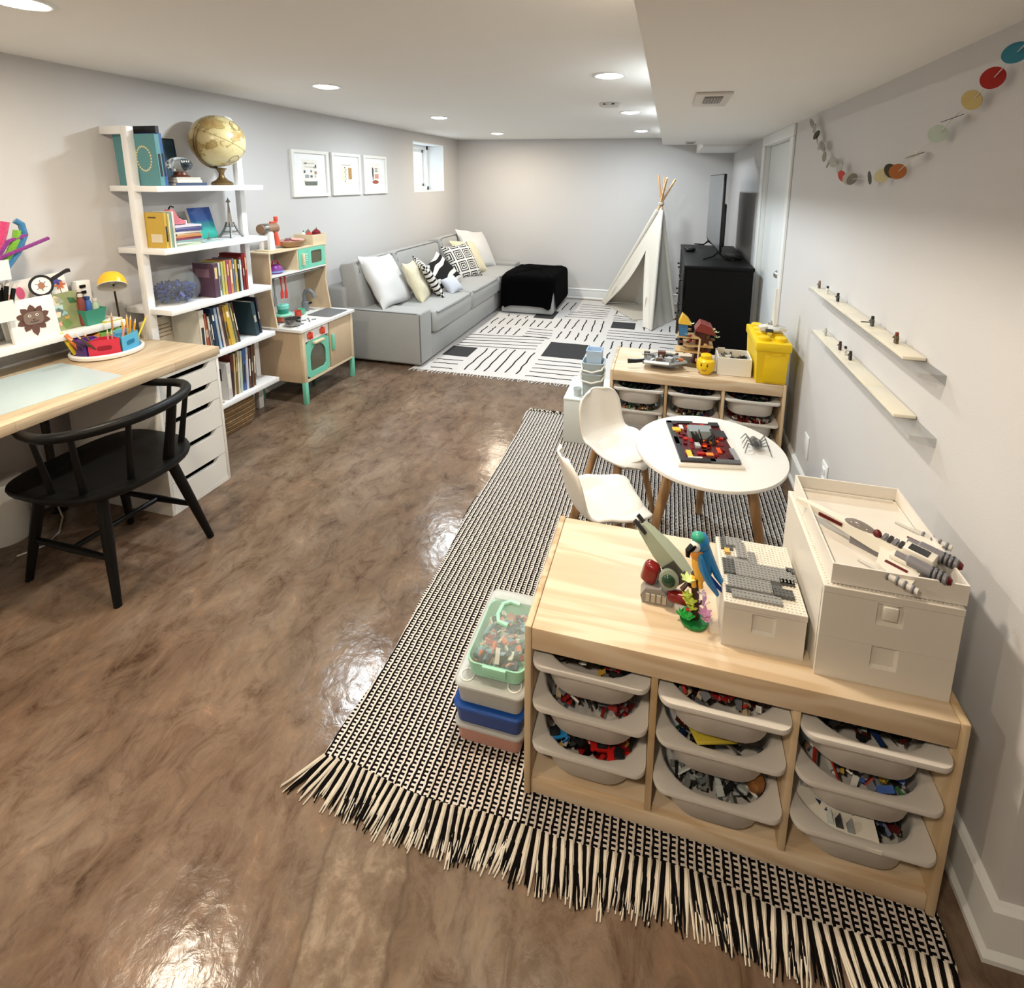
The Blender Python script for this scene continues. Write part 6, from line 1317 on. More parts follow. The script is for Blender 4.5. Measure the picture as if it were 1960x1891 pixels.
for a in ((TX0 + 0.006, TX0 + 0.010, TY0 + 0.006, TY1 - 0.006), (TX1 - 0.010, TX1 - 0.006, TY0 + 0.006, TY1 - 0.006), (TX0 + 0.006, TX1 - 0.006, TY0 + 0.006, TY0 + 0.010), (TX0 + 0.006, TX1 - 0.006, TY1 - 0.010, TY1 - 0.006)): fr.box(*a, TZ + 0.004, TZ + 0.012)
ob('inner_lip', fr, mat('tray_white', '#e3ddd3'), t)
# white toy spacecraft (plain stand-in)
t = thing('toy_spacecraft', 'white brick-built toy spacecraft with grey engines in the tray', 'toy spacecraft', (0.50, 1.23, TZ + 0.0045), R(0), local=True)
nose, tail = Vector((0.368, 1.345, 0)), Vector((0.590, 1.165, 0)); hd = (nose - tail); Lc = hd.length; t.rotation_euler = (0, 0, math.atan2(hd.y, hd.x)); t.location = (tail.x, tail.y, TZ + 0.0045)
wb, gm, dm, dr = plastic('#e4dfd2'), plastic('#77757a'), plastic('#2a2a2d'), plastic('#5c1416')
ob('fuselage', G().loft([[(x, -w, z0), (x, w, z0), (x, w * .8, z1), (x, -w * .8, z1)] for x, w, z0, z1 in ((0.0, .022, .016, .046), (.10, .021, .016, .046), (.16, .016, .020, .042), (Lc - .02, .009, .030, .043), (Lc, .006, .032, .040))], M=None), wb, t, smooth=20)
ob('canopy', G().sph((0.135, 0, 0.043), (0.036, 0.013, 0.014), 14, 8), clearm('smoky_canopy', '#7a706c', 0.7, 0.1), t)
for s_ in (-1, 1):
    ob('side_stripe', G().box(0.17, 0.225, s_ * 0.0125, s_ * 0.0155, 0.030, 0.038), dr, t)
    w = ob('wing', G().prism([(0.0, s_ * .018), (0.085, s_ * .018), (0.070, s_ * .085), (0.020, s_ * .105), (0.0, s_ * .10)], 0.026, 0.034, 'z'), wb, t)
    ob('wing_panel', G().box(0.018, 0.060, s_ * .060, s_ * .068, 0.034, 0.0355), dr, w); ob('wing_block', G().box(0.005, 0.060, s_ * .022, s_ * .048, 0.034, 0.044, bev=0.003), wb, w)
    e = ob('engine', G().lathe([(0.008, -.045), (0.012, -.042), (0.013, -.03), (0.013, .025), (0.009, .03), (0.009, .05), (0.002, .051)], n=16, M=frame((0.0, s_ * .036, 0.043), 0, R(90), 0)), gm, t)
    for k in range(3): ob('engine_ring', G().lathe([(0.0132, -.002), (0.0142, 0), (0.0132, .002)], n=16, M=frame((-0.018 - .008 * k, s_ * .036, 0.043), 0, R(90), 0), cap0=False, cap1=False), dm, e)
    ob('nozzle', G().lathe([(0.010, 0), (0.006, -.006), (0.002, -.006)], n=14, M=frame((-0.045, s_ * .036, 0.043), 0, R(90), 0)), dr, e)
    b_ = ob('wing_tube', G().tube([(-.015, s_ * .106, .032), (.055, s_ * .106, .032), (.056, s_ * .106, .032), (.098, s_ * .106, .032)], [.007, .007, .0045, .0035], 12), plastic('#c9c6be'), t)
    for x in (-.006, .008, .022, .040): ob('tube_ring', G().lathe([(0.0075, -.003), (0.0095, 0), (0.0075, .003)], n=14, M=frame((x, s_ * .106, .032), 0, R(90), 0)), gm, b_)
ob('engine_block', G().box(-0.012, 0.045, -0.018, 0.018, 0.030, 0.056, bev=0.002), wb, t); ob('hatch', G().box(0.0, 0.036, -0.012, 0.012, 0.056, 0.0575), dm, t)
for k in range(4): ob('deck_slat', G().box(0.048 + .011 * k, 0.055 + .011 * k, -0.012, 0.012, 0.046, 0.052), gm if k % 2 else dm, t)
ob('dome', G().sph((0.098, 0.006, 0.050), (0.009, 0.009, 0.011), 12, 8), dr, t); ob('belly_stand', G().box(0.01, 0.15, -0.015, 0.015, 0, 0.017), gm, t)
# small white box with the grey mosaic lid
t = toybox(0.176, 0.355, 1.122, 1.350, ZP, 0.643, 'white_toy_box', 'small white box with a grey brick mosaic on its lid')
stud_part(studs(0.178, 0.353, 1.124, 1.348, 0.6431), plastic('#e3dccb'), t)
mos = [(.185, .215, 1.30, 1.345, 'd'), (.20, .24, 1.315, 1.348, 'g'), (.222, .245, 1.27, 1.33, 'g'), (.195, .25, 1.235, 1.275, 'g'), (.183, .212, 1.21, 1.262, 'd'), (.212, .345, 1.205, 1.255, 'g'), (.245, .262, 1.225, 1.265, 'd'), (.250, .268, 1.255, 1.30, 'g'), (.335, .353, 1.245, 1.262, 'd'), (.258, .315, 1.185, 1.215, 'd'), (.19, .29, 1.165, 1.205, 'g'), (.292, .335, 1.160, 1.185, 'd'), (.183, .222, 1.150, 1.170, 'd'), (.195, .305, 1.135, 1.158, 'g'), (.312, .345, 1.205, 1.22, 'd'), (.30, .353, 1.222, 1.245, 'g')]
for k, (a, b_, c, d, m_) in enumerate(mos):
    hh = 0.6475 + 0.0022 * (k % 3); p = ob('mosaic_plate', G().box(a, b_, c, d, 0.6432, hh), plastic('#8f8f8d' if m_ == 'g' else '#5b5c5b'), t)
    stud_part(studs(a, b_, c, d, hh), plastic('#8f8f8d' if m_ == 'g' else '#5b5c5b'), p)
ob('gold_tile', G().box(.192, .205, 1.282, 1.298, 0.6445, 0.652), plastic('#d9ae5c'), t)
# parrot model
bx_, by_ = 0.117, 1.175
t = thing('brick_parrot', 'blue and yellow brick-built parrot perched on a brown stump', 'toy parrot', (bx_, by_, ZP))
grn, lime, brn, blue, blue2, yel, teal, pink, wht = plastic('#1f7a3c'), plastic('#cfe05a'), plastic('#3a2017'), plastic('#2381c4'), plastic('#153f9c'), plastic('#f0b544'), plastic('#35a184'), plastic('#e0a0c4'), plastic('#eeebe2')
ob('base', G().lathe([(0.034, 0), (0.035, 0.002), (0.035, 0.008), (0.002, 0.008)], (bx_, by_, ZP), 28), grn, t)
ob('stump', G().tube([(bx_, by_ + .004, ZP + .006), (bx_ + .001, by_ + .006, ZP + .05), (bx_ - .003, by_ + .008, ZP + .10), (bx_ - .002, by_ + .01, ZP + .125)], [.014, .009, .010, .012], 8), brn, t)
br_ = ob('branch', G().tube([(bx_ - .004, by_ + .008, ZP + .085), (bx_ - .022, by_ + .006, ZP + .095), (bx_ - .034, by_, ZP + .08)], .006, 7), brn, t)
ob('twig', G().tube([(bx_ + .004, by_, ZP + .045), (bx_ + .014, by_, ZP + .052), (bx_ + .014, by_, ZP + .06)], .0025, 6), brn, br_)
def leafcluster(c, m_, n=5, r=.016, nm='leaf', tz=.5):
    for k in range(n):
        a = 2 * math.pi * k / n + c[0] * 40; d = Vector((math.cos(a), math.sin(a), tz)); p = Vector(c); s_ = Vector((-math.sin(a), math.cos(a), 0)) * r * .3
        ob(nm, G().loft([[tuple(p + s_ * .3), tuple(p - s_ * .3), tuple(p - s_ * .3 + Vector((0, 0, .002))), tuple(p + s_ * .3 + Vector((0, 0, .002)))], [tuple(p + d * r * .6 + s_), tuple(p + d * r * .6 - s_), tuple(p + d * r * .6 - s_ + Vector((0, 0, .002))), tuple(p + d * r * .6 + s_ + Vector((0, 0, .002)))], [tuple(p + d * r + s_ * .2), tuple(p + d * r - s_ * .2), tuple(p + d * r - s_ * .2 + Vector((0, 0, .002))), tuple(p + d * r + s_ * .2 + Vector((0, 0, .002)))]]), m_, t, smooth=0)
leafcluster((bx_ - .018, by_ - .012, ZP + .012), plastic('#2fae4a'), 6, .020, 'grass_leaf', .7); leafcluster((bx_ - .034, by_ - .006, ZP + .012), plastic('#2fae4a'), 4, .012, 'grass_leaf', .8)
leafcluster((bx_ - .014, by_ - .008, ZP + .055), lime, 6, .018); leafcluster((bx_ - .022, by_ - .006, ZP + .07), lime, 5, .014); leafcluster((bx_ - .008, by_ - .010, ZP + .04), lime, 4, .014); leafcluster((bx_ - .022, by_ - .004, ZP + .112), plastic('#c6d98a'), 6, .018)
leafcluster((bx_ + .024, by_ - .004, ZP + .024), pink, 6, .018, 'petal', .6); leafcluster((bx_ + .028, by_ - .014, ZP + .018), plastic('#e7b4d2'), 5, .014, 'petal', .6); leafcluster((bx_ + .020, by_ + .006, ZP + .040), plastic('#d9a8d6'), 3, .018, 'petal', 1.4); leafcluster((bx_ + .014, by_ - .002, ZP + .080), plastic('#e5cfd6'), 3, .012, 'petal', .3)
ob('red_bud', G().box(bx_ - .024, bx_ - .010, by_ - .020, by_ - .014, ZP + .040, ZP + .045, bev=.001), plastic('#b3392c'), t)
ax = Vector((-.10, -.05, 1)).normalized(); Mb = Matrix.Translation((bx_ + .004, by_ + .004, ZP + .165)) @ Euler((R(-6), R(-8), 0)).to_matrix().to_4x4()
ob('belly', G().lathe([(.004, -.052), (.016, -.040), (.021, -.012), (.020, .014), (.014, .034), (.004, .040)], n=14, M=Mb, sx=.95, sy=.9), yel, t)
ob('back', G().lathe([(.004, -.048), (.016, -.036), (.0215, -.008), (.0205, .02), (.016, .040), (.004, .048)], n=14, M=Mb @ Matrix.Translation((.010, .006, .003)), sx=1.0, sy=.95), blue, t)
hdm = Matrix.Translation((bx_ - .002, by_ - .002, ZP + .220)) @ Matrix.Scale(1.22, 4)
h_ = ob('head', G().sph((.004, .004, 0), (.017, .016, .020), 14, 10, M=hdm), blue, t)
ob('crown', G().sph((-.002, .0, .012), (.014, .013, .011), 12, 8, M=hdm), teal, h_); ob('cheek', G().sph((-.007, -.008, -.003), (.011, .010, .012), 12, 8, M=hdm), wht, h_)
ob('beak', G().tube([(-.012, -.012, -.002), (-.021, -.019, -.008), (-.021, -.020, -.018), (-.017, -.016, -.024)], [.0075, .006, .004, .001], 8, M=hdm), black_m, h_)
ob('eye', G().sph((-.008, -.0175, .002), .0028, 8, 6, M=hdm), black_m, h_); ob('throat', G().sph((-.003, -.002, -.024), (.013, .012, .012), 12, 8, M=hdm), plastic('#ef9a3c'), h_)
for s_, off in ((-1, (-.004, -.014, 0)), (1, (.016, .014, 0))):
    base = Vector((bx_ + .006 + off[0], by_ + .002 + off[1], ZP + .195))
    segs = [(base, .013), (base + Vector((.008, -.002, -.03)), .0195), (base + Vector((.024, -.003, -.062)), .016), (base + Vector((.046, -.004, -.095)), .008)]
    w = ob('wing', G().tube([p for p, _ in segs], [r for _, r in segs], 8, sq=(1, .55)), blue, t)
    ob('wing_coverts', G().tube([segs[0][0] + Vector((0, -.003, .004)), segs[1][0] + Vector((-.001, -.004, .004))], [.009, .012], 8, sq=(1, .5)), plastic('#3fa3d3'), w)
ob('tail', G().tube([(bx_ + .020, by_ + .004, ZP + .135), (bx_ + .046, by_ + .002, ZP + .110), (bx_ + .078, by_, ZP + .082)], [.011, .009, .004], 6, sq=(1, .5)), blue2, t)
for dx in (-.006, .010): ob('foot', G().tube([(bx_ + dx, by_, ZP + .125), (bx_ + dx - .002, by_ - .004, ZP + .112), (bx_ + dx, by_ - .004, ZP + .100)], .0065, 7), yel, t)
# green, grey and red brick craft behind the parrot (plain stand-in)
t = thing('toy_rocket', 'grey-green brick craft with dark red pods beside the parrot', 'toy spacecraft', (0.03, 1.25, ZP))
sage, dkg, redm, grym = plastic('#a3ad98'), plastic('#3b4a3c'), plastic('#7c1716', 0.25), plastic('#8d8a86')
p0, p1 = Vector((0.085, 1.23, ZP + .080)), Vector((-0.024, 1.262, ZP + .180)); dv = (p1 - p0).normalized(); Q = dv.to_track_quat('Z', 'Y').to_matrix().to_4x4(); Mr = Matrix.Translation(p0) @ Q; Lr = (p1 - p0).length
ob('hull', G().loft([[(x * w, y * w2, z) for x, y in ((-1, -1), (1, -1), (1, 1), (-1, 1))] for w, w2, z in ((.018, .020, -.01), (.022, .024, .03), (.020, .022, .08), (.013, .016, .13), (.010, .012, Lr))], M=Mr), sage, t, smooth=20)
ob('spine_panel', G().box(-.023, -.016, -.014, .014, .02, .075, M=Mr), dkg, t); ob('spine_panel', G().box(-.021, -.012, -.012, .012, .085, .125, M=Mr), plastic('#b7bdb0'), t); ob('hull_panel', G().box(-.014, .010, -.026, -.020, .005, .055, M=Mr), plastic('#4a4a44'), t); ob('hull_panel', G().box(.012, .025, -.022, .022, -.01, .045, M=Mr), plastic('#3f403b'), t)
for k_, (a_, b_, z_, c_) in enumerate(((-.018, -.004, .010, '#6f7a66'), (.002, .016, .030, '#c2c8b8'), (-.012, .004, .060, '#5b6656'), (-.010, .010, .095, '#c9cdc2'), (-.008, .006, .120, '#3b4a3c'))): ob('hull_tile', G().box(a_, b_, -.0275 + .0035 * (k_ > 1) + .004 * (k_ > 2), -.018, z_, z_ + .018, M=Mr), plastic(c_), t)
for s_ in (-1, 1): ob('tip_blaster', G().cyl((s_ * .012, 0, Lr - .02), (s_ * .013, 0, Lr + .022), .006, n=8, M=Mr), dm, t)
for k, z in enumerate((.06, .045)): ob('red_stud', G().cyl((-.025, .008 - .02 * k, z), (-.030, .008 - .02 * k, z), .005, n=10, M=Mr), redm, t)
for c, r, an in (((0.006, 1.228, ZP + .070), (.020, .016, .030), 12), ((0.080, 1.200, ZP + .036), (.030, .015, .015), -8)):
    Mpd = frame(c, 0, R(an), R(-15)); pd = ob('red_pod', G().box(-r[0], r[0], -r[1], r[1], -r[2], r[2], M=Mpd, bev=.012, seg=3), redm, t); ob('pod_shell', G().box(-r[0] - .003, r[0] + .003, -r[1] + .006, r[1] + .003, -r[2] - .003, r[2] - .010, M=Mpd, bev=.010, seg=3), grym, pd)
wh = ob('round_turret', G().lathe([(.004, -.010), (.024, -.008), (.026, 0), (.024, .008), (.004, .012)], n=24, M=Matrix.Translation((0.052, 1.205, ZP + .078)) @ Euler((R(70), R(20), 0)).to_matrix().to_4x4()), plastic('#8f9789'), t)
ob('turret_cap', G().sph((0.050, 1.197, ZP + .078), (.018, .010, .018), 14, 8), plastic('#26442f', .2), wh)
ob('tail_block', G().prism([(-.012, ZP), (.062, ZP), (.066, ZP + .018), (.035, ZP + .045), (-.006, ZP + .042), (-.018, ZP + .02)], 1.20, 1.235, 'y'), grym, t)
for k in range(4): ob('tail_slat', G().box(-.004 + .014 * k, .006 + .014 * k, 1.196, 1.20, ZP + .008, ZP + .030), plastic('#b5aea0'), t)
ob('support', G().cyl((.04, 1.24, ZP), (.05, 1.24, ZP + .07), .012, n=8), grym, t)
# ---- stack of see-through boxes left of the near unit
def tub_box(x0, x1, y0, y1, z0, z1, name, label, body_m, lid_m, fill=None, lid_h=0.012):
    t = thing(name, label, 'box', ((x0 + x1) / 2, (y0 + y1) / 2, z0)); xc, yc = (x0 + x1) / 2, (y0 + y1) / 2; w, d = x1 - x0, y1 - y0
    def rg(ins, z, r): return [(x, y, z) for x, y in rrect(w - 2 * ins, d - 2 * ins, r, 5, xc, yc)]
    zb = z1 - lid_h
    ob('tub', G().loft([rg(.014, z0, .018), rg(.010, z0 + .004, .020), rg(.005, zb, .022), rg(.008, zb, .020), rg(.013, z0 + .006, .018)]), body_m, t)
    ob('lid', G().loft([rg(.002, zb + .0005, .022), rg(0, zb + .002, .024), rg(0, z1 - .004, .024), rg(.004, z1, .021), rg(.008, z1, .018), rg(.012, z1 - .002, .016)]), lid_m, t)
    if fill:
        f = fill
        for k in range(f[1]):
            a = x0 + .018 + k * (w - .036) / f[1]; ob('contents', G().box(a, a + (w - .036) / f[1] - .006, y0 + .018, y1 - .02, z0 + .008, zb - .008 - .004 * (k % 2), bev=.008), f[0], t)
    return t
frost = clearm('frosted_plastic', '#d2d3cf', 0.5, 0.35); frost_lid = clearm('frosted_lid', '#d2d5d2', 0.6, 0.35)
tub_box(-0.522, -0.314, 1.122, 1.480, 0.0125, 0.078, 'coral_box', 'frosted box with coral contents at the bottom of the stack', clearm('coral_frost', '#d9a596', 0.55, 0.4), frost_lid, (plastic('#c0705c'), 3))
tub_box(-0.524, -0.313, 1.120, 1.482, 0.0785, 0.142, 'blue_box', 'dark blue translucent box second from the bottom of the stack', mat('blue_tub', '#153c86', 0.3), mat('blue_lid', '#2152a4', 0.35))
t = tub_box(-0.520, -0.312, 1.124, 1.480, 0.1425, 0.212, 'clear_box', 'frosted clear box with two round marks on its lid', frost, frost_lid, (mat('box_contents', '#a39f90', 0.7, var=0.4, vscale=60), 2))
for x in (-0.487, -0.347): ob('lid_ring', G().lathe([(0.017, 0), (0.018, .0015), (0.020, .0015), (0.021, 0)], (x, 1.158, 0.2112), 24, cap0=False, cap1=False), plastic('#e8e8e4'), t)
t = thing('mint_carry_box', 'mint green carry box with clear lid on top of the stack', 'box', (-0.405, 1.27, 0.2125)); mintp = mat('mint_plastic', '#9fd8bd', 0.4)
mx0, mx1, my0, my1 = -0.492, -0.318, 1.150, 1.382; xc, yc = (mx0 + mx1) / 2, (my0 + my1) / 2
def rg(ins, z, r=.028): return [(x, y, z) for x, y in rrect(mx1 - mx0 - 2 * ins, my1 - my0 - 2 * ins, r, 5, xc, yc)]
ob('tub', G().loft([rg(.012, .2127), rg(.006, .218), rg(0, .258), rg(0, .264), rg(.004, .264), rg(.010, .220)]), mintp, t)
ob('front_latch', G().box(xc - .035, xc + .035, my0 - .006, my0 + .002, .238, .264, bev=.002), mintp, t)
ob('lid', G().loft([rg(.001, .2645), rg(.001, .268), rg(.012, .294), rg(.016, .298)], cap0=False), clearm('clear_lid', '#dceee6', 0.22), t)
ob('hinge', G().box(mx0 + .01, mx1 - .01, my1 - .004, my1 + .028, .262, .270, bev=.002), frost_lid, t)
ob('handle', G().tube([(xc + .020, yc + .075, .2985), (xc - .010, yc + .076, .302), (xc - .030, yc + .06, .302), (xc - .034, yc + .02, .302), (xc - .024, yc - .005, .302), (xc + .006, yc - .008, .2985)], .0065, 8), mat('mint_light', '#a9e5cb', 0.35), t)
rb = random.Random(3); brick_heap('small_toy_heap', 'small coloured toys inside the mint carry box', ['#23262e', '#4a5a74', '#e0733e', '#a23a3a', '#d9d5cc', '#6f8fa6', '#c6c9b8', '#d8a08c', '#2b2d33', '#7fb0c4'], [(xc + rb.uniform(-.066, .066), yc + rb.uniform(-.095, .085), .226 + .038 * rb.random()) for _ in range(170)], 0.013, 6, 'toys')
# ---- round table
TC, TR, TZt = (0.222, 2.118), 0.307, 0.500
tw = wood('table_beech', '#8f6a42', '#a67f54', '#b89268', 2, 1.2, .5)
t = thing('round_kids_table', 'round white kids table on three wooden legs', 'table', (*TC, 0))
ob('table_top', G().lathe([(TR - .010, TZt - .018), (TR - .001, TZt - .014), (TR, TZt - .008), (TR - .002, TZt - .001), (TR - .006, TZt), (.002, TZt)], (*TC, 0), 72), mat('table_white', '#e9e6df', 0.3), t)
for a in (90, 210, 330):
    c, s_ = math.cos(R(a)), math.sin(R(a)); ob('leg', G().tube([(TC[0] + .275 * c, TC[1] + .275 * s_, 0.010), (TC[0] + .17 * c, TC[1] + .17 * s_, TZt - .018)], [.015, .025], 14), tw, t)
ob('spider_frame', G().lathe([(.19, TZt - .030), (.19, TZt - .018), (.12, TZt - .018), (.12, TZt - .030)], (*TC, 0), 30), white_m, t)
# lava build on the table
t = thing('lava_build', 'flat brick model of red lava on a white base, on the round table', 'toy model', (0.187, 2.13, TZt), R(10), local=True)
ob('base', G().box(-0.128, 0.128, -0.178, 0.178, 0.0005, 0.016, bev=.002), plastic('#eae5da'), t)
ob('lava_plate', G().box(-0.118, 0.112, -0.168, 0.168, 0.016, 0.020), plastic('#4a1014'), t)
rv = random.Random(21); cols = ['#8e1a18', '#5a1015', '#b8281c', '#6e1216', '#d9541f', '#3c0c10', '#a51d1a', '#701014']
for k in range(60):
    x, y = rv.uniform(-.10, .095), rv.uniform(-.145, .15); w, d = rv.choice((.016, .024, .032)), rv.choice((.016, .024, .04)); ob('lava_brick', G().box(x - w / 2, x + w / 2, y - d / 2, y + d / 2, .020, .0225 + .0022 * (k % 3)), plastic(cols[k % 8], .25), t)
for x0, x1, y0, y1, c in ((-.118, -.095, -.15, .168, '#232324'), (-.118, .02, -.170, -.150, '#232324'), (.0, .115, -.172, -.150, '#5a5b5c'), (-.118, .0, .150, .170, '#2a2a2b'), (.07, .112, .135, .168, '#2a2a2b'), (.075, .118, .03, .09, '#303132'), (.098, .118, -.15, -.06, '#8f9090'), (-.112, -.09, -.04, .02, '#1f1f20')): ob('border_plate', G().box(x0, x1, y0, y1, .020, .027), plastic(c), t)
for x0, x1, y0, y1, c in ((-.105, -.07, .07, .10, '#f0b93e'), (-.085, -.065, -.145, -.095, '#f2bf48'), (-.008, .02, -.13, -.11, '#f08a3c'), (.03, .05, -.02, .0, '#f0a04c'), (-.07, -.055, .09, .125, '#efe6da'), (-.085, -.03, -.152, -.146, '#f2eadd'), (-.035, -.015, -.06, -.03, '#b9bcbd'), (.03, .06, .11, .12, '#efe6da')): ob('bright_plate', G().box(x0, x1, y0, y1, .020, .0305), plastic(c, .25), t)
ob('grey_throne', G().prism([(.02, .020), (.07, .020), (.072, .058), (.03, .050)], -.045, .055, 'x'), plastic('#8c9496'), t)
for k in range(9): a = rv.uniform(0, 6.3); ob('dark_spike', G().tube([(.005 + .03 * math.cos(a), .0 + .02 * math.sin(a), .022), (.005 + .05 * math.cos(a), .0 + .036 * math.sin(a), .045 + .02 * rv.random())], [.010, .002], 6), plastic('#2b2c2c', .25), t)
ob('dark_arch', G().tube([(.045, -.03, .02), (.05, -.01, .05), (.05, .03, .058), (.052, .06, .04)], .008, 8), plastic('#231416', .25), t)
# transparent spider
t = thing('clear_spider', 'smoky transparent toy spider on the round table', 'toy spider', (0.412, 2.165, TZt))
sm = clearm('smoky_crystal', '#5a5a5c', 0.55); c = (0.412, 2.165, TZt)
ob('body', G().sph((c[0], c[1], c[2] + .024), (.024, .040, .018), 9, 6), sm, t, smooth=0); ob('head', G().sph((c[0] - .004, c[1] + .044, c[2] + .020), (.015, .017, .012), 8, 5), sm, t, smooth=0); ob('core', G().sph((c[0], c[1] - .004, c[2] + .022), (.013, .022, .010), 8, 5), plastic('#1c1c1e', .15), t, smooth=0)
for k in range(8):
    s_ = -1 if k % 2 else 1; y = .035 - .022 * (k // 2)
    ob('leg', G().tube([(c[0] + s_ * .016, c[1] + y * .6, c[2] + .022), (c[0] + s_ * .038, c[1] + y * 1.3, c[2] + .040), (c[0] + s_ * .052, c[1] + y * 2.0, c[2] + .004)], [.004, .0035, .002], 5), sm, t)
# ---- kids chairs
shell_m = mat('chair_shell_white', '#e6e1d8', 0.35)
def kids_chair(loc, head, label):
    t = thing('kids_chair', label, 'chair', loc, R(head), 'white kids chairs at the round table', local=True)
    prof = [(.158, .300, .040), (.157, .308, .085), (.152, .318, .116), (.140, .329, .136), (.110, .334, .150), (.05, .331, .156), (-.02, .329, .157), (-.08, .333, .154), (-.118, .346, .148), (-.142, .372, .142), (-.156, .41, .140), (-.168, .46, .141), (-.180, .51, .136), (-.190, .548, .118), (-.196, .570, .085), (-.198, .578, .045)]
    def fn(u, v):
        k = u * (len(prof) - 1); i = min(int(k), len(prof) - 2); f = k - i; a, b_ = prof[i], prof[i + 1]
        x, z, w = (a[q] + (b_[q] - a[q]) * f for q in range(3)); s_ = (v - .5) * 2; sb = max(0, min(1, (u - .42) / .12))
        up = .020 * abs(s_) ** 2.4 * (1 - sb); fw = .030 * abs(s_) ** 2.2 * sb; edge = .045 * math.exp(-((u - .47) / .10) ** 2) * abs(s_) ** 2
        return (x + fw + edge * .5, s_ * w, z + up + edge * .55)
    g = G().grid(fn, 39, 20)
    sh = ob('shell', g, shell_m, t, smooth=70); md = sh.modifiers.new('thickness', 'SOLIDIFY'); md.thickness = .010; md.offset = -1
    pad = G().lathe([(.002, .337), (.10, .336), (.128, .338), (.134, .343), (.126, .349), (.08, .352), (.002, .353)], (.022, 0, 0), 36, sx=.95, sy=1.0)
    ob('seat_pad', pad, mat('pad_white', '#e4e1d6', 0.6), t)
    for sx, sy in ((1, 1), (1, -1), (-1, 1), (-1, -1)): ob('leg', G().tube([(sx * .135 - .01, sy * .125, .011), (sx * .075 - .005, sy * .075, .322)], [.012, .019], 12), tw, t)
    ob('under_frame', G().box(-.085, .075, -.08, .08, .308, .322, bev=.004), mat('chair_frame_white', '#d3d0c8', .5), t)
    return t
kids_chair((-0.17, 2.32, 0), -40, 'white kids chair at the far side of the round table')
kids_chair((-0.185, 1.865, 0), 27, 'white kids chair behind the near pine unit')
# ---- white cube box with buckets
t = thing('white_cube_box', 'plain white cube box beside the far pine unit', 'box', (-0.43, 3.08, 0)); cm = mat('cube_white', '#d3d8d5', 0.5)
ob('body', G().box(-0.560, -0.300, 2.900, 3.270, 0.011, 0.285, bev=.003), cm, t); ob('lid', G().box(-0.562, -0.298, 2.898, 3.272, 0.2855, 0.298, bev=.003), mat('cube_lid', '#e2ebe9', 0.35), t)
def bucket(c, w, d, h, name, label, m_, handles=True):
    t = thing(name, label, 'bucket', c); x, y, z = c
    def rg(k, zz, ins=0): return [(x + a, y + b_, zz) for a, b_ in rrect(w * k - 2 * ins, d * k - 2 * ins, .028, 5)]
    ob('tub', G().loft([rg(.84, z), rg(.86, z + .004), rg(1.0, z + h - .010), rg(1.05, z + h - .010), rg(1.05, z + h), rg(1.0, z + h), rg(.97, z + h, .001), rg(.84, z + .006, .002)]), m_, t)
    if handles:
        ob('handle', G().tube([(x - w * .53, y - d * .2, z + h - .02), (x - w * .45, y - d * .62, z + h - .040), (x, y - d * .68, z + h - .048), (x + w * .45, y - d * .62, z + h - .030), (x + w * .53, y - d * .2, z + h - .012)], .006, 8), plastic('#dedcd0'), t)
        ob('pivot', G().cyl((x + w * .5, y - d * .2, z + h - .012), (x + w * .56, y - d * .2, z + h - .012), .009, n=12), plastic('#c9cfcd'), t)
bk = mat('bucket_grey', '#aeb9ba', 0.5)
bucket((-0.395, 3.00, 0.2985), .135, .135, .155, 'grey_bucket', 'grey bucket with white handle, lower of the nested pair', bk)
bucket((-0.395, 3.00, 0.3600), .130, .130, .160, 'grey_bucket', 'grey bucket with white handle, upper of the nested pair', mat('bucket_grey_blue', '#a9b6bd', 0.5))
t = thing('blue_tub', 'pale blue square tub standing in the upper grey bucket', 'tub', (-0.39, 3.0, 0.45)); ob('tub', open_bin(-0.437, -0.343, 2.955, 3.045, 0.372, 0.592, .003, .008), mat('pale_blue', '#b9d2ea', 0.4), t); ob('rim', G().tube([(-0.437, 2.955, .592), (-0.343, 2.955, .592), (-0.343, 3.045, .592), (-0.437, 3.045, .592), (-0.437, 2.955, .592)], .003, 6), mat('pale_blue', '#b9d2ea'), t)
bucket((-0.485, 2.955, 0.2985), .05, .05, .05, 'small_clear_cup', 'small pale cup beside the grey buckets', clearm('pale_cup', '#cdd6d6', 0.7), False)
# ---- on the farther unit
t = thing('grey_toy_ship', 'flat grey brick-built toy ship with a black nose', 'toy spacecraft', (-0.02, 2.99, ZP)); rs = random.Random(9)
ob('hull', G().prism([(-.10, 2.93), (.06, 2.90), (.13, 2.96), (.12, 3.03), (.02, 3.09), (-.09, 3.05)], ZP + .030, ZP + .050), plastic('#6c6d6d'), t)
for x in (-.03, .05): ob('landing_foot', G().tube([(x, 2.99, ZP + .032), (x, 2.985, ZP)], [.012, .018], 8), plastic('#5b5c5c'), t)
ob('nose', G().tube([(-.09, 2.945, ZP + .045), (-.14, 2.925, ZP + .042), (-.185, 2.915, ZP + .042)], [.010, .012, .014], 10), plastic('#151516', .25), t)
for k in range(34):
    x, y = rs.uniform(-.10, .12), rs.uniform(2.93, 3.06); w, d, h = rs.choice((.012, .02, .035)), rs.choice((.012, .022, .04)), rs.uniform(.006, .026); ob('deck_brick', G().box(-w / 2, w / 2, -d / 2, d / 2, 0, h, M=frame((x, y, ZP + .049), 0, 0, rs.uniform(-.5, .5))), plastic(rs.choice(('#8b8c8b', '#4b4c4d', '#2a2b2c', '#c9c8c4', '#a3a4a2', '#6f5a4a'))), t)
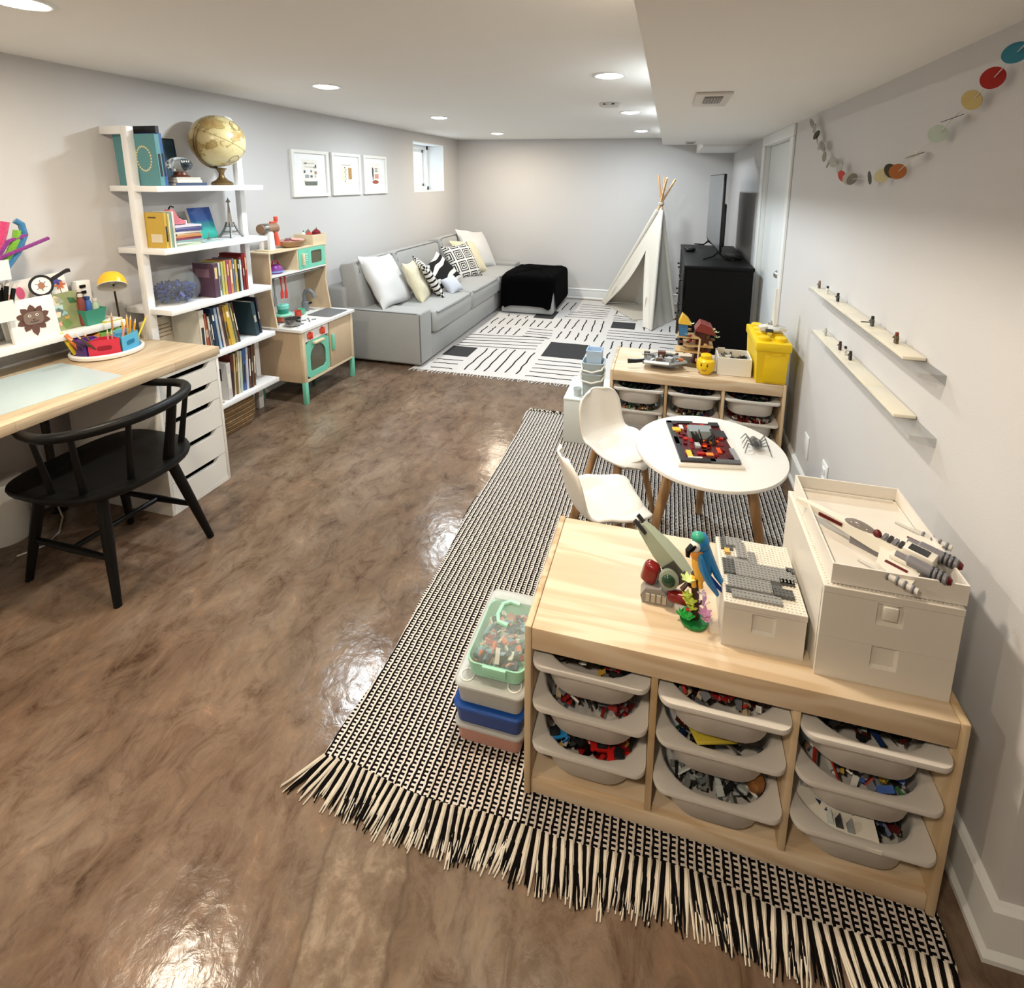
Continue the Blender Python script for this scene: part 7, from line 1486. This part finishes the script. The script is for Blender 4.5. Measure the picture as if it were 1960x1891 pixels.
for a, b_, m_ in (((-.11, 3.06), (.0, 3.11), '#dcdad4'), ((-.09, 2.92), (.05, 2.885), '#dcdad4'), ((.05, 2.90), (.15, 2.95), '#8b8c8b')): ob('wing_bar', G().tube([(a[0], a[1], ZP + .045), (b_[0], b_[1], ZP + .055)], .010, 4), plastic(m_), t)
ob('orange_part', G().box(.10, .13, 2.965, 2.985, ZP + .052, ZP + .064), plastic('#c8703c'), t); ob('brown_cabin', G().box(-.015, .03, 3.0, 3.03, ZP + .06, ZP + .088), plastic('#5a3a2c'), t)
t = thing('toy_treehouse', 'brown brick-built treehouse with yellow roof and leaves', 'toy house', (0.2, 3.11, ZP)); rs = random.Random(17)
ob('base', G().prism([(.09, 3.05), (.22, 3.02), (.31, 3.08), (.30, 3.19), (.12, 3.19)], ZP, ZP + .008), plastic('#5d4a2c'), t)
ob('trunk', G().tube([(.235, 3.12, ZP + .005), (.24, 3.12, ZP + .10), (.235, 3.125, ZP + .19), (.24, 3.12, ZP + .25)], [.055, .042, .046, .03], 9), plastic('#4c2117'), t)
for x0, x1, y0, y1, z in ((.085, .235, 3.06, 3.17, .075), (.09, .22, 3.06, 3.16, .165), (.13, .30, 3.06, 3.18, .115)): ob('floor_platform', G().box(x0, x1, y0, y1, ZP + z, ZP + z + .008), plastic('#c8a46c'), t)
ob('ladder_post', G().cyl((.215, 3.045, ZP + .01), (.222, 3.05, ZP + .17), .006, n=8), plastic('#d9c09a'), t)
ob('blue_wall', G().box(.10, .15, 3.065, 3.075, ZP + .175, ZP + .245), plastic('#3d6f9c'), t); ob('yellow_roof', G().prism([(.095, ZP + .250), (.17, ZP + .245), (.15, ZP + .275), (.115, ZP + .305)], 3.06, 3.14, 'y'), plastic('#e3b53a'), t); ob('red_roof', G().prism([(.19, ZP + .215), (.31, ZP + .19), (.285, ZP + .24), (.22, ZP + .262)], 3.06, 3.17, 'y'), plastic('#7c2f28'), t)
ob('dark_post', G().cyl((.088, 3.13, ZP + .17), (.088, 3.13, ZP + .29), .007, n=8), plastic('#2b241f'), t)
for k in range(40):
    a = rs.random() * 6.28; z = rs.uniform(.02, .25); rr_ = .05 + .03 * rs.random(); ob('detail_brick', G().box(-.010, .010, -.007, .007, 0, .012, M=frame((.215 + rr_ * math.cos(a) * 1.2, 3.11 + rr_ * math.sin(a) * .8, ZP + z), rs.uniform(-.4, .4), 0, a)), plastic(rs.choice(('#6e2a1f', '#8c3b2b', '#c8a46c', '#4c2117', '#9c2f48', '#d9c9a0', '#5d4a2c'))), t)
for c_ in ((.315, 3.10, .20), (.32, 3.10, .17), (.15, 3.06, .185), (.17, 3.07, .25), (.13, 3.05, .02)): leafcluster((c_[0], c_[1], ZP + c_[2]), plastic('#b9c78a'), 4, .018, 'leaf', .4)
t = thing('yellow_head_jar', 'yellow round-headed storage jar with a smiling face', 'jar', (0.255, 2.952, ZP)); c = (0.255, 2.952, ZP + .0005)
yj = mat('jar_yellow', '#efc61e', 0.3)
ob('jar', G().lathe([(.030, 0), (.034, .004), (.035, .012), (.044, .018), (.050, .030), (.051, .060), (.047, .078), (.036, .088), (.030, .090), (.002, .090)], c, 40), yj, t); ob('lid', G().lathe([(.030, .090), (.031, .092), (.031, .108), (.028, .112), (.002, .112)], c, 32), yj, t)
for dx in (-.018, .016): an = math.atan2(-1, dx / .046 - .25); ob('eye', G().sph((c[0] + .050 * math.cos(an), c[1] + .050 * math.sin(an), c[2] + .058), (.0045, .0045, .0055), 8, 6), black_m, t); ob('brow', G().tube([(c[0] + .052 * math.cos(an - .12), c[1] + .052 * math.sin(an - .12), c[2] + .068), (c[0] + .052 * math.cos(an + .12), c[1] + .052 * math.sin(an + .12), c[2] + .069)], .0015, 5), plastic('#6b4a1a'), t)
ob('smile', G().tube([(c[0] + .0515 * math.cos(a), c[1] + .0515 * math.sin(a), c[2] + .036 - .008 * math.sin(math.pi * k / 6)) for k, a in enumerate([math.atan2(-1, -.25) - .28 + .56 * q / 6 for q in range(7)])], .0014, 5), plastic('#3a2a10'), t)
t = thing('white_open_box', 'open white box of dark toys beside the yellow box', 'box', (0.41, 3.03, ZP)); ob('box', open_bin(0.318, 0.500, 2.945, 3.115, ZP, ZP + .102, .008), plastic('#e6e1d6'), t); ob('notch_tab', G().box(.33, .37, 3.107, 3.115, ZP + .102, ZP + .110), plastic('#e6e1d6'), t)
rb = random.Random(5); brick_heap('dark_toy_heap', 'dark and mustard toy pieces inside the open white box', ['#1b1b1c', '#2a2a2c', '#caa23a', '#55504a', '#a9a59c'], [(.41 + rb.uniform(-.07, .07), 3.03 + rb.uniform(-.065, .065), ZP + .02 + .06 * rb.random()) for _ in range(90)], .018, 2, 'toys')
# yellow brick-shaped storage box
t = thing('yellow_storage_box', 'tall yellow storage box shaped like a toy brick', 'storage box', (0.59, 3.05, ZP)); yb = mat('storage_yellow', '#e8c413', 0.4)
YX0, YX1, YY0, YY1, YZ = 0.508, 0.672, 2.872, 3.24, ZP
g = G(); g.loft([[(YX0 + .008, YY0 + .008, YZ + .0005), (YX1 - .008, YY0 + .008, YZ + .0005), (YX1 - .008, YY1 - .008, YZ + .0005), (YX0 + .008, YY1 - .008, YZ + .0005)], [(YX0, YY0, YZ + .185), (YX1, YY0, YZ + .185), (YX1, YY1, YZ + .185), (YX0, YY1, YZ + .185)]]); ob('body', g, yb, t, smooth=10)
ob('front_panel', G().box(YX0 + .040, YX1 - .006, YY0 - .002, YY0 + .006, YZ + .012, YZ + .165, bev=.002), yb, t); ob('grip', G().prism([(YX0 + .055 + .085 * q / 8, YZ + .176 - .014 * math.sin(math.pi * q / 8)) for q in range(9)], YY0 - .006, YY0 + .004, 'y'), yb, t)
ob('lid', G().box(YX0 - .008, YX1 + .008, YY0 - .010, YY1 + .010, YZ + .1855, YZ + .232, bev=.005), yb, t)
for yy in (2.925, 3.02, 3.105, 3.19):
    for xx in ((0.548, 0.632) if yy < 3.0 or yy > 3.15 else (0.548, 0.632)): ob('knob', G().lathe([(.030, YZ + .231), (.030, YZ + .250), (.027, YZ + .254), (.002, YZ + .254)], (xx, yy, 0), 24), yb, t)
# white craft with a tall fin on the yellow box (plain stand-in)
t = thing('fin_spacecraft', 'small white toy craft with one tall fin on the yellow box', 'toy spacecraft', (0.60, 3.02, YZ + .2545)); zb_ = YZ + .2547
ob('hull', G().sph((.605, 3.01, zb_ + .022), (.055, .045, .020), 14, 8), plastic('#cfccc4'), t); ob('cockpit', G().box(.56, .60, 2.965, 3.0, zb_ + .008, zb_ + .028, bev=.004), plastic('#3a3a3c'), t); ob('tail_block', G().sph((.60, 3.03, zb_ + .045), (.022, .022, .018), 10, 7), plastic('#8f8d89'), t)
ob('fin', G().prism([(2.985, zb_ + .045), (3.06, zb_ + .045), (3.025, zb_ + .25), (3.008, zb_ + .25)], .600, .612, 'x'), plastic('#e2ded4'), t)
for s_ in (-1, 1): ob('folded_wing', G().prism([(.60 + s_ * .02, zb_ + .02), (.60 + s_ * .065, zb_ + .012), (.60 + s_ * .07, zb_ + .03), (.60 + s_ * .03, zb_ + .04)], 2.98, 3.04, 'y'), plastic('#d6d3cb'), t)
# ---- display ledges on the right wall
clear = clearm('clear_acrylic', '#c6c9c9', 0.36, 0.1)
for z, ya, yb_, yc_, lab in ((1.117, 1.634, 2.66, 1.525, 'upper narrow cream display ledge with clear support on the right wall'), (0.935, 1.641, 2.55, 1.525, 'lower narrow cream display ledge with clear support on the right wall')):
    t = thing('display_ledge', lab, 'ledge', (XR, 2.1, z - .02))
    n = 4; seg = (yb_ - ya) / n
    for k in range(n): ob('top_plate', G().box(.682, XR - .004, ya + k * seg, ya + (k + 1) * seg - .0012, z - .010, z, bev=.001), plastic('#e6dfcc'), t)
    ob('clear_support', G().prism([(XR, z - .012), (.680, z - .0105), (.678, z - .022), (.690, z - .026), (XR, z - .040)], yc_, yb_ + .02, 'y'), clear, t, smooth=10)
def minifig(y, z, col, head, label, hold=False, lean=0):
    t = thing('toy_figure', label, 'toy figure', (.712, y, z), R(180 + lean), 'toy figures on the wall ledges', local=True)
    for s_ in (-1, 1): ob('leg', G().box(-.004, .004, s_ * .0045 - .0036, s_ * .0045 + .0036, .0003, .013), plastic(col), t); ob('arm', G().tube([(0, s_ * .008, .024), (.003, s_ * .0105, .018), (.007, s_ * .010, .015)], .0022, 6), plastic(col), t)
    ob('torso', G().loft([[(-.004, -.008, .013), (.004, -.008, .013), (.004, .008, .013), (-.004, .008, .013)], [(-.004, -.006, .026), (.004, -.006, .026), (.004, .006, .026), (-.004, .006, .026)]]), plastic(col), t)
    ob('head', G().lathe([(.004, .026), (.0052, .0275), (.0052, .034), (.004, .036), (.001, .036)], n=12), plastic(head), t)
    if hold: ob('held_pole', G().cyl((.008, .010, .016), (.045, .030, .020), .0018, n=6), black_m, t)
zu, zl = 1.1172, 0.9352
minifig(2.63, zu, '#6d5a4c', '#8a7a68', 'brown toy figure at the far end of the upper ledge'); minifig(2.50, zu, '#dcd9d4', '#2a2425', 'white toy figure with dark helmet on the upper ledge'); minifig(2.35, zu, '#141415', '#141415', 'all-black toy figure on the upper ledge'); minifig(1.965, zu, '#4a4a46', '#1c1c1c', 'dark grey toy figure holding a pole on the upper ledge', True); minifig(1.765, zu, '#5a4a2c', '#7c2f20', 'brown toy figure with red helmet, nearest on the upper ledge')
minifig(2.46, zl, '#b9b6ae', '#c9c6be', 'pale toy figure at the far end of the lower ledge'); minifig(2.255, zl, '#3a2420', '#3a2420', 'dark brown toy figure on the lower ledge'); minifig(2.19, zl, '#d4cfc8', '#231d1d', 'white toy figure between two dark ones on the lower ledge'); minifig(2.13, zl, '#1c1718', '#2a201d', 'black toy figure nearest on the lower ledge')
# ---- garland of felt dots
t = thing('dot_garland', 'paper dot garland hanging across the right wall', 'garland', (0.72, 2.2, 1.6))
dots = [(3.068, 1.916, '#8f8e89', 8), (3.005, 1.883, '#9a9a94', 4), (2.952, 1.847, '#4c4a34', 16), (2.935, 1.822, '#4c4a34', -14), (2.865, 1.79, '#a5a49e', 6), (2.816, 1.78, '#8c8b86', 10), (2.771, 1.731, '#8c8672', 5), (2.685, 1.699, '#8a877e', -4), (2.623, 1.701, '#a9a8a2', 20), (2.516, 1.671, '#b3b1ab', 6), (2.469, 1.637, '#b8423a', 22), (2.392, 1.626, '#b3afa6', 34), (2.342, 1.624, '#7b766c', 28), (2.152, 1.628, '#46423a', -6), (2.041, 1.635, '#d0c79a', 42), (1.972, 1.65, '#34341c', 26), (1.915, 1.647, '#b8703c', 62), (1.809, 1.693, '#a59d90', -5), (1.685, 1.745, '#c2d4c9', 44), (1.619, 1.779, '#26251a', -10), (1.538, 1.813, '#c2ae72', 30), (1.462, 1.851, '#a82019', 46), (1.39, 1.89, '#3d8aa4', 48), (1.315, 1.925, '#d6cdaa', 40)]
ob('string', G().tube([(.712, y, z) for y, z, _, _ in dots] + [(.738, 1.2, 1.965)], .0012, 5), plastic('#d3cfc6'), t)
for k, (y, z, c, ya) in enumerate(dots):
    tilt = 68 if ya in (-5, -10) and k > 16 else 16 * ((k * 7) % 5 - 2)
    Md = Matrix.Translation((.710, y, z)) @ Matrix.Rotation(R(ya), 4, 'Z') @ Matrix.Rotation(R(tilt if tilt == 68 else tilt * .6), 4, 'Y') @ Matrix.Rotation(R(-90), 4, 'Y')
    ob('dot', G().lathe([(.0005, -.0008), (.0245, -.0008), (.0245, .0008), (.0005, .0008)], n=24, M=Md), paper(c), t)
